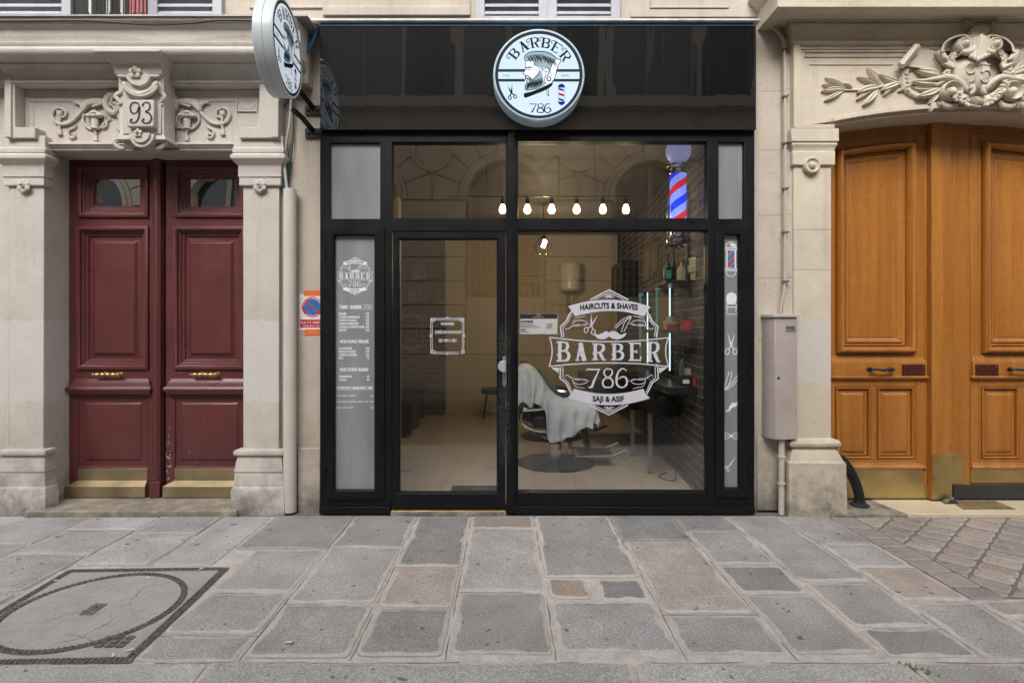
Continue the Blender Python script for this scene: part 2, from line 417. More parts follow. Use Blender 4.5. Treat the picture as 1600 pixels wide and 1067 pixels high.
# ================================================================= ground
def slab_mat():
    t = NT('granite_slabs')
    a = t.n('ShaderNodeAttribute', attribute_name='tint')
    sp = t.noise(105, 4, .8); sp2 = t.noise(300, 2, .7); big = t.noise(2.4, 5, .65); mid = t.noise(12, 5, .7)
    c = t.mix(1.0, a.outputs['Color'], t.ramp(sp, [(.30, .45), (.5, 1.0), (.70, 1.75)]), 'MULTIPLY')
    c = t.mix(1.0, c, t.ramp(sp2, [(.25, .72), (.75, 1.3)]), 'MULTIPLY')
    c = t.mix(1.0, c, t.ramp(big, [(.3, .78), (.7, 1.18)]), 'MULTIPLY')
    c = t.mix(t.range(mid, .55, .75, 0, .35), c, (.22, .2, .18))
    spot = t.noise(15, 2, .4); c = t.mix(t.range(t.noise(1.1, 5, .6), .5, .75, 0, .4), c, (.12, .112, .11)); c = t.mix(t.range(spot, .695, .715, 0, .75), c, (.05, .048, .047))
    t.set(Base_Color=c, Roughness=t.range(sp, .3, .7, .62, .85), Specular_IOR_Level=.4)
    e = t.n('ShaderNodeAttribute', attribute_name='edge').outputs['Fac']
    sm = t.math('ADD', t.math('MULTIPLY', e, .85), t.math('SUBTRACT', t.math('MULTIPLY', t.noise(5.0, 5, .6), 1.1), .55))
    smear = t.range(sm, .56, .65)
    mc = t.mix(1.0, t.ramp(mid, [(.3, (.37, .34, .315)), (.65, (.53, .49, .462))]), t.ramp(sp, [(.3, .8), (.7, 1.12)]), 'MULTIPLY')
    c = t.mix(t.math('MULTIPLY', smear, t.n('ShaderNodeAttribute', attribute_name='smear').outputs['Fac'], clamp=True), c, mc)
    t.l(c, t.b.inputs['Base Color'])
    n = t.bump(mid, .25, .01); t.bump(sp, .35, .004, n)
    return t.mat
def mortar_mat():
    t = NT('pale_mortar'); f = t.noise(9, 6, .7); g = t.noise(90, 4, .7); lo = t.noise(2.2, 4, .6)
    c = t.ramp(f, [(.25, (.32, .292, .27)), (.55, (.49, .452, .425)), (.8, (.57, .53, .50))])
    c = t.mix(1.0, c, t.ramp(g, [(.3, .75), (.7, 1.15)]), 'MULTIPLY')
    crack = t.n('ShaderNodeTexVoronoi', feature='DISTANCE_TO_EDGE'); crack.inputs['Scale'].default_value = 2.3
    t.l(crack.inputs['Vector'].links[0].from_socket if crack.inputs['Vector'].is_linked else t.pos, crack.inputs['Vector'])
    t.set(Base_Color=c, Roughness=.9); n = t.bump(f, .4, .01); t.bump(g, .4, .005, n)
    return t.mat
mSlab = slab_mat(); mMortar = mortar_mat()
mJoint = simple('dark_joint_dirt', (.15, .134, .12), .9, var=.4)
def gy(py): return F * H / (py - VY) - D

pv = M(); pv.sm = {}
def clip(poly, n, d):
    out = []
    for i in range(len(poly)):
        a, b = poly[i - 1], poly[i]; da = a[0] * n[0] + a[1] * n[1] - d; db = b[0] * n[0] + b[1] * n[1] - d
        if (da <= 0) != (db <= 0): t = da / (da - db); out.append((a[0] + (b[0] - a[0]) * t, a[1] + (b[1] - a[1]) * t))
        if db <= 0: out.append(b)
    return out
def slab(poly, rad=.035, amp=.007, tint=(.2, .2, .2), ins=.012, z=0.0, step=.028, band=.075, smear=1.0):
    """stone slab with worn rounded corners and ragged edges; poly counter-clockwise in (x,y)"""
    n = len(poly); area = sum(poly[i - 1][0] * poly[i][1] - poly[i][0] * poly[i - 1][1] for i in range(n))
    if area < 0: poly = poly[::-1]
    if abs(area) < .004: return
    for i in range(n):                                   # inset
        pass
    cx = sum(p[0] for p in poly) / n; cy = sum(p[1] for p in poly) / n
    L = []
    pp = []
    for i in range(n):
        a, b, c = Vector(poly[i - 1]), Vector(poly[i]), Vector(poly[(i + 1) % n])
        d1 = (b - a).normalized(); d2 = (c - b).normalized()
        n1 = Vector((-d1.y, d1.x)); n2 = Vector((-d2.y, d2.x)); m = (n1 + n2) / max(1 + n1.dot(n2), .3)
        pp.append(b + m * ins)
    pts = []
    for i in range(n):
        a, b, c = pp[i - 1], pp[i], pp[(i + 1) % n]
        r = min(rad * random.uniform(.6, 1.5), (a - b).length * .4, (c - b).length * .4)
        s0 = b + (a - b).normalized() * r; e0 = b + (c - b).normalized() * r
        for k in range(5):
            t = k / 4; pts.append(s0 * (1 - t) ** 2 + b * 2 * t * (1 - t) + e0 * t * t)
        r2 = min(rad * .0, 0); nxt = pp[(i + 1) % n]
        e1 = nxt + (b - nxt).normalized() * min(rad, (nxt - b).length * .4); ln = (e1 - e0).length; q = int(ln / step)
        for k in range(1, q): pts.append(e0 + (e1 - e0) * k / q)
    out = []
    for p in pts:
        v = Vector((p.x * 11, p.y * 11, z * 50 + n)); w = Vector((p.x * 42, p.y * 42, 3))
        dx = mnoise.noise(v) * amp + mnoise.noise(w) * amp * .5; dy = mnoise.noise(v + Vector((31, 7, 0))) * amp + mnoise.noise(w + Vector((9, 4, 1))) * amp * .5
        out.append((p.x + dx, p.y + dy))
    tz = z + random.uniform(-.003, .003)
    ctr = Vector((cx, cy))
    def ins2(p, k): v = ctr - Vector(p); return (p[0] + v.normalized().x * k, p[1] + v.normalized().y * k)
    pv.m = 0; pv.tint = tint
    b0 = len(pv.v); nn = len(out); f0 = len(pv.f)
    pv.loops([[(x, y, z - .02) for x, y in out], [(x, y, tz - .004) for x, y in out], [(*ins2(p, .006), tz) for p in out], [(*ins2(p, min(band, (ctr - Vector(p)).length * .6)), tz) for p in out]], False, True)
    for i in range(3 * nn): pv.ed[b0 + i] = 1.0
    for i in range(4 * nn): pv.sm[b0 + i] = smear
    pv.tint = None
def tone(k=1.0, warm=0.0):
    b = .275 * k * random.uniform(.9, 1.1); return (b * (1.0 + warm * .40), b * (.975 + warm * .07), b * (.968 - warm * .17))
cols = [  # x0, x1, joints (measured rows of the photograph), tones
    (-.707, -.276, [797, 884, 949, 1027], [(.8, 0), (1.05, .35), (.95, .05)]),
    (-.276, .23, [797, 824.5, 923.5, 1023], [(.85, .5), (1.15, .1), (1.0, .12)]),
    (-1.215, -.707, [797, 855, 942, 1029], [(.95, 0), (1.05, 0), (1.1, .1)]),
    (.828, 1.33, [797, 844.5, 959, 1023], [(.8, -.1), (1.0, .28), (1.0, 0)]),
    (1.33, 1.755, [797, 829.5, 882, 927, 1022], [(.85, -.05), (.95, -.05), (.82, 0), (1.08, .1)]),
    (1.755, 2.2, [797, 908.5, 980, 1028], [(1.05, 0), (1.15, .05), (.95, 0)]),
    (2.2, 2.6, [797, 848.5, 886, 938, 1036], [(1.1, .05), (1.1, 0), (1.05, .4), (1.15, 0)]),
    (-1.86, -1.215, [797, 857.5], [(.72, .05)]), (-1.72, -1.215, [857.5, 925, 991, 1035], [(1.0, 0), (1.0, .05), (.98, 0)]),
    (-2.265, -1.86, [797, 884], [(1.05, 0)]), (-2.77, -2.265, [797, 834, 884], [(.95, 0), (1.05, 0)]),
    (-3.32, -2.77, [797, 827, 866, 925, 985, 1031], [(1.1, 0), (.95, .1), (1.05, 0), (1.0, 0), (1.1, 0)]),
    (-3.81, -3.32, [797, 850, 917, 975, 1031], [(1.0, 0), (1.1, 0), (1., .1), (1.05, 0)]),
    (-4.4, -3.81, [797, 832, 890, 960, 1031], [(1.1, 0), (1, 0), (1.1, 0), (1, 0)]),
    (-5.0, -4.4, [797, 850, 917, 975, 1031], [(1.0, 0), (1.1, 0), (1., .1), (1.05, 0)]),
    (-5.7, -5.0, [797, 832, 890, 960, 1031], [(1.1, 0), (1, 0), (1.1, 0), (1, 0)]),
]
for x0, x1, js, tn in cols:
    for (a, b), (k, w) in zip(zip(js, js[1:]), tn):
        y1 = gy(a); y0 = gy(b); wide = b > 900
        if a == 797: y1 = -.035
        near = b > 870
        slab([(x0, y0), (x1, y0), (x1, y1), (x0, y1)], .03 if near else .012, .007 if near else .004, tone(k * (1.0 if x0 > -1.7 else 1.2), w), (.016 if near else .008) if x0 < 1.3 or near else .005, smear=(random.uniform(.7, 1.0) if near else (.7 if x0 < .8 else .2)) * (1.0 if x0 > -1.8 else .5))
# mixed column with two small stones
y = [gy(v) for v in (797, 902.5, 937.5, 1020)]; y[0] = -.035
slab([(.23, y[1]), (.828, y[1]), (.828, y[0]), (.23, y[0])], .02, .007, tone(.98, .12), .012)
slab([(.23, y[2]), (.50, y[2]), (.50, y[1]), (.23, y[1])], .05, .008, tone(.85, .75), .02)
slab([(.52, y[2]), (.828, y[2]), (.828, y[1]), (.52, y[1])], .03, .006, tone(.7, -.05), .016)
slab([(.23, y[3]), (.828, y[3]), (.828, y[2]), (.23, y[2])], .06, .009, tone(1.1, -.03), .018)
# slabs right of and below the setts
for x0, x1, a, b in ((2.6, 2.95, 936, 963), (2.6, 3.1, 963, 1034), (2.95, 3.6, 932, 963), (3.1, 3.7, 963, 1034), (3.6, 4.3, 932, 985), (3.7, 4.3, 985, 1034), (4.3, 5, 932, 1034), (5, 5.8, 932, 1034)):
    slab([(x0, gy(b)), (x1, gy(b)), (x1, gy(a)), (x0, gy(a))], .04, .007, tone(1.15, .15), .013)
# border setts then the diagonal setts in front of the carriage door
yb = gy(936); yy = -.06; k = 0
while yy > yb + .05:
    q = random.uniform(.17, .25); ye = max(yy - q, yb)
    slab([(2.6, ye), (2.79, ye), (2.79, yy), (2.6, yy)], .02, .004, tone(.88, random.uniform(.1, .45)), .006, 0, .04, .03, .2); yy = ye
ca, sa = cos(R(42)), sin(R(42))
for i in range(-8, 26):
    off = random.uniform(0, .15)
    for j in range(-28, 30):
        u0, v0 = j * .155 + off, i * .205
        q = [(2.8 + ca * u - sa * v, -1.45 + sa * u + ca * v) for u, v in ((u0, v0), (u0 + .155, v0), (u0 + .155, v0 + .205), (u0, v0 + .205))]
        for nn, dd in (((-1, 0), -2.79), ((1, 0), 6.2), ((0, 1), -.065), ((0, -1), -gy(932))):
            q = clip(q, nn, dd)
            if len(q) < 3: break
        if len(q) >= 3: slab(q, .03, .005, tone(.93 * random.uniform(.85, 1.1), random.uniform(.1, .5)), .008, random.uniform(-.003, .003), .03, .03, .35)
# kerb stones
kx = [-6.4, -5, -3.6, -2.5, -1.33, .57, 1.8, 3.1, 4.4, 5.9]
for a, b in zip(kx, kx[1:]): slab([(a, -2.62), (b, -2.62), (b, gy(1035)), (a, gy(1035))], .02, .006, tone(1.25, .08), .006, .001, .028, .05, .9)
pv.m = 2
def crack(pts, w):
    L = []
    for i in range(len(pts) - 1):
        (xa, ya), (xb, yb_) = pts[i], pts[i + 1]; k = max(int(math.hypot(xb - xa, yb_ - ya) / .03), 1)
        for j in range(k): L.append((xa + (xb - xa) * j / k, ya + (yb_ - ya) * j / k))
    L.append(pts[-1]); d = Vector((pts[-1][0] - pts[0][0], pts[-1][1] - pts[0][1])).normalized(); nx, ny = -d.y, d.x; run = []
    def flush():
        if len(run) > 1:
            a = pv.add([q[0] for q in run]); b_ = pv.add([q[1] for q in run])
            for i in range(len(run) - 1): pv.face((a + i, b_ + i, b_ + i + 1, a + i + 1))
        run.clear()
    for x, y in L:
        g = mnoise.noise(Vector((x * 3.1, y * 3.1, 8))); o = mnoise.noise(Vector((x * 9, y * 9, 1))) * .006; ww = w * max(.25, 1 + 1.2 * mnoise.noise(Vector((x * 7, y * 7, 5))))
        if g < -.22: flush(); continue
        run.append(((x + nx * (o - ww), y + ny * (o - ww), -.0062), (x + nx * (o + ww), y + ny * (o + ww), -.0062)))
    flush()
for x in (-3.81, -3.32, -2.77, -2.265, -1.215, -.707, -.276, .23, .828, 1.33, 1.755, 2.2, 2.6): crack([(x, 0), (x, gy(1030))], .0026)
crack([(-6, gy(1033)), (6, gy(1033))], .0035)
for x0, x1, js, tn in cols:
    for j in js[1:-1]: crack([(x0, gy(j)), (x1, gy(j))], .002)
pv.poly([(-7, -.045, -.0065), (2.6, -.045, -.0065), (2.6, .06, -.0065), (-7, .06, -.0065)])
pv.poly([(2.60, gy(934), -.0066), (6.2, gy(934), -.0066), (6.2, .02, -.0066), (2.60, .02, -.0066)])
pv.m = 1
pv.poly([(-14, .06, -.0075), (14, .06, -.0075), (14, -2.61, -.0075), (-14, -2.61, -.0075)])
tag(pv.build('pavement', [mSlab, mMortar, mJoint], None, 0, angle=50), None, None, None, 'structure')
b = M(); b.box(-14, 14, -2.78, -2.63, -.3, -.004); tag(b.build('kerb', simple('kerb_granite', (.2, .195, .19), .7, vs=120, var=.3), None, .01), kind='structure')
b = M(); b.poly([(-60, -60, -.13), (60, -60, -.13), (60, 3, -.13), (-60, 3, -.13)])
tag(b.build('ground', simple('street_asphalt', (.06, .058, .056), .85, vs=90, var=.4, bump=.3)), kind='structure')
b = M(); b.box(-14, 14, -9.3, -7.4, -.12, 0); tag(b.build('far_pavement', simple('far_pavement_stone', (.2, .195, .19), .8, vs=8)), kind='structure')

# manhole
mMan = simple('manhole_iron', (.19, .182, .175), .55, .5, var=.5, vs=60)
def conc():
    t = NT('manhole_concrete'); g = t.noise(170, 3, .75); f = t.noise(4, 6, .7)
    c = t.mix(1.0, t.ramp(f, [(.3, (.28, .272, .265)), (.7, (.38, .37, .36))]), t.ramp(g, [(.3, .7), (.7, 1.3)]), 'MULTIPLY')
    vo = t.n('ShaderNodeTexVoronoi', feature='DISTANCE_TO_EDGE'); vo.inputs['Scale'].default_value = 3.2
    wv = t.n('ShaderNodeVectorMath', operation='ADD'); nn = t.n('ShaderNodeTexNoise'); nn.inputs['Scale'].default_value = 5; nn.inputs['Detail'].default_value = 5
    t.l(t.pos, nn.inputs['Vector']); sc = t.n('ShaderNodeVectorMath', operation='SCALE'); sc.inputs['Scale'].default_value = .22; t.l(nn.outputs['Color'], sc.inputs[0])
    t.l(t.pos, wv.inputs[0]); t.l(sc.outputs[0], wv.inputs[1]); t.l(wv.outputs[0], vo.inputs['Vector'])
    cr = t.math('MULTIPLY', t.range(vo.outputs['Distance'], .004, .012, 1, 0), t.range(t.noise(2.6, 3), .5, .58))
    t.set(Base_Color=t.mix(t.math('MULTIPLY', cr, .75), c, (.06, .055, .05)), Roughness=.85); n = t.bump(f, .3, .01); t.bump(g, .3, .003, n)
    return t.mat
mConc = conc()
A, B, C2 = [Vector(G(*p)) for p in ((108, 890), (358, 886.5), (203, 1035))]
Dd = A + (C2 - B); ctr = (A + B + C2 + Dd) / 4
mh = thing('manhole_cover', 'round concrete-filled manhole cover in a square toothed iron frame', 'manhole cover', (ctr.x, ctr.y, 0))
m = M(); m.poly([(p.x, p.y, .001) for p in (A, B, C2, Dd)]); m.build('surround', mConc, mh)
m = M()
for p, q in ((A, B), (B, C2), (C2, Dd), (Dd, A)):
    d = (q - p); L = d.length; d.normalize(); nrm = Vector((d.y, -d.x, 0))
    if nrm.dot(ctr - p) < 0: nrm = -nrm
    def at(u, v): return p + d * u + nrm * v
    c4 = [at(0, 0), at(L, 0), at(L - .042, .042), at(.042, .042)]
    m.loops([[(c.x, c.y, -.005) for c in c4], [(c.x, c.y, .003) for c in c4]], False, True)
    k = int(L / .024)
    for i in range(1, k - 1):
        for v in (.005, .023):
            u = i * L / k; s4 = [at(u, v), at(u + .014, v), at(u + .014, v + .013), at(u, v + .013)]
            m.loops([[(c.x, c.y, .002) for c in s4], [(c.x, c.y, .0075) for c in s4]], False, True)
m.build('frame', mMan, mh)
m = M(); r0, r1 = .402, .437; n = 96
ring = lambda r, z: [(ctr.x + r * cos(2 * pi * i / n), ctr.y + r * sin(2 * pi * i / n), z) for i in range(n)]
m.loops([ring(r0, -.002), ring(r0, .0055), ring(r1, .0055), ring(r1, -.002)], False, False)
for i in range(n):
    for ra, rb in ((r0 + .003, r0 + .014), (r0 + .020, r1 - .004)):
        a0 = 2 * pi * i / n; a1 = a0 + 2 * pi / n * .6
        q = [(ctr.x + r * cos(a), ctr.y + r * sin(a)) for r, a in ((ra, a0), (rb, a0), (rb, a1), (ra, a1))]
        m.loops([[(*c, .005) for c in q], [(*c, .0105) for c in q]], False, True)
m.build('ring', mMan, mh)
m = M(); m.poly(ring(r0 + .001, .0035)); m.build('lid', mConc, mh)
kp = Vector(G(146, 953)); m = M(); m.box(kp.x - .034, kp.x + .034, kp.y - .06, kp.y + .06, .002, .009); m.box(kp.x - .008, kp.x + .008, kp.y - .025, kp.y + .025, .008, .013); m.build('key_plate', mMan, mh, .003)
kp = Vector(G(181, 1003)); m = M()
for i in range(3):
    for j in range(3): m.box(kp.x - .07 + i * .05, kp.x - .035 + i * .05, kp.y - .05 + j * .035, kp.y - .025 + j * .035, .001, .009)
m.build('hinge_plate', mMan, mh)

# ================================================================= left building (number 93)
tl = thing('townhouse', 'grey-beige stone house with the dark red double door numbered 93', 'building', (-3, .3, 0))
DY = .32; DC = -2.977; HW = .819
m = M(); wt = Z(0, .1) + 1.2
sfx0, sfx1, sft = X(499), X(1180), Z(40)     # shopfront opening
m.box(-7.5, -3.797, .10, .55, -.05, wt); m.box(-3.797, -2.157, .10, .55, 2.98, wt); m.box(-2.157, sfx0, .10, .55, -.05, wt)
m.box(sfx0, 2.095, .10, .55, sft + .02, wt); m.box(X(1180.5), 2.095, .10, .55, -.05, sft + .0195)
m.build('wall', mWallL, tl)
# stone base course of the wall left of the shop
m = M(); m.pbox(465, 500, 700, 808, .075, .10); m.build('base_course', mWallL, tl, .006)
# pilasters
def pilaster(x0, x1, y, cap, base, parent, mat, rosette, wide=.018):
    """cap: list of (z, out) down from the top; base: list of (z,out) up from the ground"""
    m = M(); m.box(x0, x1, y, .12, 0, cap[0][0] - .001)
    path = [(x0, .12), (x0, y), (x1, y), (x1, .12)]
    m.sweep(path, [(-.01, cap[0][0])] + [(o, z) for z, o in cap] + [(-.01, cap[-1][0])])
    m.sweep(path, [(-.01, base[0][0])] + [(o, z) for z, o in base] + [(-.01, base[-1][0])])
    o = m.build('pilaster', mat, parent, .004, 1)
    return o
zl = lambda py, y=.03: Z(py, y)
capL = [(zl(214), .05), (zl(224), .052), (zl(233), .055), (zl(234), .062), (zl(241), .062), (zl(242), .056), (zl(245), .075), (zl(250), .074), (zl(254), .058), (zl(258), .035), (zl(260), .03), (zl(277), .03), (zl(278), .024), (zl(290), .024), (zl(291), .0)]
baseL = [(-.02, .075), (Z(766, -.03), .07), (Z(763, -.03), .06), (Z(762, -.03), .052), (Z(742, -.03), .05), (Z(740, -.03), .047), (Z(739, -.03), .054), (Z(722, -.03), .04), (Z(714, -.03), .03), (Z(713, -.03), .052), (Z(709, -.03), .058), (Z(705, -.03), .052), (Z(704, -.03), 0)]
def flower(m, c, r, y, petals=5, d=.025, start=pi / 2):
    for k in range(petals):
        a = start + 2 * pi * k / petals; m.ball((c[0] + cos(a) * r * .58, y - d * .25, c[1] + sin(a) * r * .58), r * .46, 12, 6, (1, d / r * 1.1, 1))
    m.lathe([(r * .34, 0), (r * .33, -d * .9), (r * .24, -d * 1.2), (r * .2, -d * .8), (.0001, -d * .7)], (c[0], y, c[1]), 14, 'y')
for x0, x1 in ((-4.082, -3.797), (-2.157, -1.862)):
    pl = pilaster(x0, x1, .05, capL, baseL, tl, mStoneL, True)
    fm = M(); flower(fm, ((x0 + x1) / 2, Z(291, .03)), .056, .03, 6); fm.build('rosette', mStoneL, pl)
# stub of further wall pier at far left
m = M(); m.box(-4.6, -4.10, .075, .12, 0, Z(100, .1)); m.box(-7, -4.13, .05, .12, 0, Z(704, .05)); m.build('wall_pier', mStoneL, tl, .005)
# entablature with sunk panel
YE, YR = -.03, .075
ex0, ex1 = X(9, YE), X(436, YE)
rx0, rx1 = -3.965, -1.99; rz1 = Z(141, YR); rz0 = Z(206, YR); ix0, ix1 = -3.80, -2.154; lz = 2.985
ez0, ez1 = Z(216, YE), Z(96, YE)
m = M()
m.prism([(ex0, ez1), (ex0, ez0), (ix0, ez0), (ix0, rz0), (rx0, rz0), (rx0, rz1), (rx1, rz1), (rx1, rz0), (ix1, rz0), (ix1, ez0), (ex1, ez0), (ex1, ez1)], YE, .10)
m.prism([(rx0 - .01, rz0 - .01), (ix0 - .01, rz0 - .01), (ix0 - .01, lz), (ix1 + .01, lz), (ix1 + .01, rz0 - .01), (rx1 + .01, rz0 - .01), (rx1 + .01, rz1 + .01), (rx0 - .01, rz1 + .01)], YR, .32)
for a, b_ in ((.05, .012), (.10, .007)):     # raised frame of the sunk panel
    y_ = YR - b_
    m.prism([(rx0, rz1), (rx0, rz1 - a), (rx1, rz1 - a), (rx1, rz1)], y_, YR + .01)
    m.prism([(rx0, rz0), (rx0, rz1 - a - .0005), (rx0 + a * .7, rz1 - a - .0005), (rx0 + a * .7, rz0)], y_ + .0005, YR + .01); m.prism([(rx1 - a * .7, rz0), (rx1 - a * .7, rz1 - a - .0005), (rx1, rz1 - a - .0005), (rx1, rz0)], y_ + .0005, YR + .01)
# outer raised fillet of the entablature
xo = [(ex0 + .06, ez0 + .03), (ex0 + .06, ez1 - .12)]
m.prism([(ex0, ez1 - .005), (ex0, ez0 + .002), (ex0 + .055, ez0 + .002), (ex0 + .055, ez1 - .115), (ex1 - .055, ez1 - .115), (ex1 - .055, ez0 + .002), (ex1, ez0 + .002), (ex1, ez1 - .005)], YE - .014, YE + .01)
m.build('entablature', mStoneL, tl, .005)
# lintel lip over the door
m = M(); m.extx([(YR + .005, Z(222, .04)), (YR - .042, Z(223, .04)), (YR - .045, Z(226, .04)), (YR - .028, Z(228, .04)), (YR - .01, Z(231, .05)), (YR - .008, Z(234, .05)), (YR - .022, Z(235, .05)), (YR - .022, lz - .012), (.33, lz - .012), (.33, Z(222, .04))], ix0 + .005, ix1 - .005); m.build('lintel', mStoneL, tl, .003)
# jambs
for a_ in (-3.85, -2.158): m = M(); m.box(a_, a_ + (.054 if a_ < -3 else .058), .06, .5, 0, 2.97); m.build('door_jamb', mStoneL, tl)
# cornice
m = M()
corn = [(-.03, Z(101, -.05)), (-.04, Z(99, -.05)), (-.045, Z(96, -.07)), (-.05, 3.585), (-.065, 3.61), (-.075, 3.628), (-.215, 3.630), (-.225, 3.640), (-.232, 3.655), (-.232, 3.668), (-.222, 3.680), (-.21, 3.686), (-.205, 3.70), (-.215, 3.715), (-.215, 3.728), (-.195, 3.735), (-.19, 3.75), (-.20, 3.83), (-.215, 3.842), (-.235, 3.855), (-.24, 3.868), (-.262, 3.875), (-.262, 3.897), (.11, 3.925), (.11, 3.49), (-.03, 3.49)]
m.extx(corn, -7.5, X(466, -.23)); m.build('cornice', mStoneL, tl, 0)
m = M(); m.extx([(-.03, 3.486), (-.042, 3.49), (-.045, 3.505), (-.036, 3.51), (-.040, 3.545), (-.052, 3.575), (-.07, 3.60), (-.088, 3.612), (-.088, 3.6315), (.02, 3.6315), (.02, 3.486)], ex0 - .01, ex1 + .01); m.build('bed_moulding', mStoneL, tl)
m = M(); m.extx([(-.278, 3.893), (-.278, 3.906), (.1, 3.935), (.1, 3.927), (-.262, 3.898)], -7.5, X(480, -.27)); m.build('lead_flashing', simple('weathered_lead', (.33, .32, .31), .5, var=.3, vs=4), tl)
# keystone with its carving
YK = -.12
def PK(cx, cy, y): return P(cx / 4.706 + 60, cy / 4.706 + 80, y)
def K2(y): return lambda cx, cy: (PK(cx, cy, y)[0], PK(cx, cy, y)[2])
k2 = K2(YK)
m = M()
m.loops([[(k2(a, 0)[0], y_, z_) for a, y_, z_ in ((l, yf, k2(0, cy)[1]), (r, yf, k2(0, cy)[1]), (r, .05, k2(0, cy)[1]), (l, .05, k2(0, cy)[1]))] for l, r, yf, cy in ((495, 975, -.26, 52), (500, 970, -.262, 68), (530, 955, -.22, 95), (560, 935, -.17, 115), (575, 925, -.15, 150), (575, 922, -.145, 180), (582, 918, -.115, 190), (590, 915, -.11, 605), (575, 935, -.13, 640), (572, 940, -.13, 655))], True, True)
pl = [(600, 185), (905, 185), (905, 205), (845, 205), (838, 215), (825, 240), (800, 262), (755, 272), (712, 262), (685, 240), (668, 215), (660, 205), (600, 205)]
m.prism([k2(*p) for p in pl[::-1]], -.155, -.10)
m.prism([k2(*p) for p in ((660, 200), (850, 200), (735, 120))], -.152, -.1)
m.prism([k2(*p) for p in ((622, 612), (690, 612), (690, 640), (825, 640), (825, 612), (905, 612), (905, 200), (622, 200))], -.125, -.1)
m.prism([k2(775 + 92 * cos(a), 620 + 98 * sin(a)) for a in [pi * i / 14 for i in range(15)]], -.15, .0)
m.prism([k2(775 + 70 * cos(a), 615 + 74 * sin(a)) for a in [pi * i / 14 for i in range(15)]], -.165, -.14)
key = m.build('keystone', mCarveL, tl, .005)
m = M(); flower(m, k2(737, 175), .052, -.155, 5, .03); m.build('flower', mCarveL, key); m = M(); flower(m, k2(762, 620), .034, -.165, 5, .02); m.build('flower', mCarveL, key); m = M()
c = catmull([(628, 245), (650, 285), (700, 318), (755, 328), (810, 312), (850, 280), (868, 243)], 6)
m.tube([PK(*p, -.15) for p in c], [.012, .026, .034, .026, .012], 8)
for i, p in enumerate(c[3:-3]):
    for q in (-1, 1): a = PK(p[0] + q * 4, p[1] - 4 + q * 10, -.17); m.ball(a, .016, 7, 5, (1.4, .8, .6))
for p in ((630, 245), (865, 242)): m.ball(PK(*p, -.15), .02, 10, 6)
for s_ in (-1, 1):
    x_ = lambda v: 748 + s_ * (v - 748)
    m.tube([PK(x_(v), w, -.12) for v, w in catmull([(868, 265), (885, 300), (925, 330), (905, 365), (890, 385), (915, 395)], 5)], [.012, .02, .014, .008], 7, .7)
pass
m.build('garland', mCarveL, key)
for s_ in (-1, 1):
    x_ = lambda v: 748 + s_ * (v - 748); m = M()
    m.tube([PK(x_(v), w, -.08) for v, w in catmull([(850, 655), (880, 660), (930, 660), (925, 690), (890, 715), (858, 712)], 5)], [.02, .022, .014], 8); m.build('curl', mCarveL, key)
m = M(); a = k2(655, 357); b2 = k2(857, 567); m.box(K2(-.16)(655, 0)[0], K2(-.16)(855, 0)[0], -.172, -.11, K2(-.16)(0, 560)[1], K2(-.16)(0, 362)[1]); m.build('number_plaque', mCarveL, key, .006)
m = M(); T = lambda u, v, l: (PK(u, v, -.1735)[0], -.1735 - l * .0003, PK(u, v, -.1735)[2])
for g in ([(742, 408), (733, 388), (712, 379), (686, 388), (676, 418), (684, 450), (704, 460), (726, 448), (742, 412), (741, 470), (727, 512), (700, 530), (676, 520), (682, 502)],
          [(762, 402), (776, 384), (804, 380), (820, 398), (815, 430), (788, 448), (818, 462), (831, 494), (817, 524), (786, 532), (763, 518), (772, 500)]):
    m.ribbon(T, g, [9, 13, 15, 12, 17, 13, 10], 6)
m.disc(T, (684, 506), 10); m.disc(T, (773, 505), 10); m.disc(T, (770, 400), 9)
m.build('number', simple('engraved_black', (.02, .02, .025), .6), key)
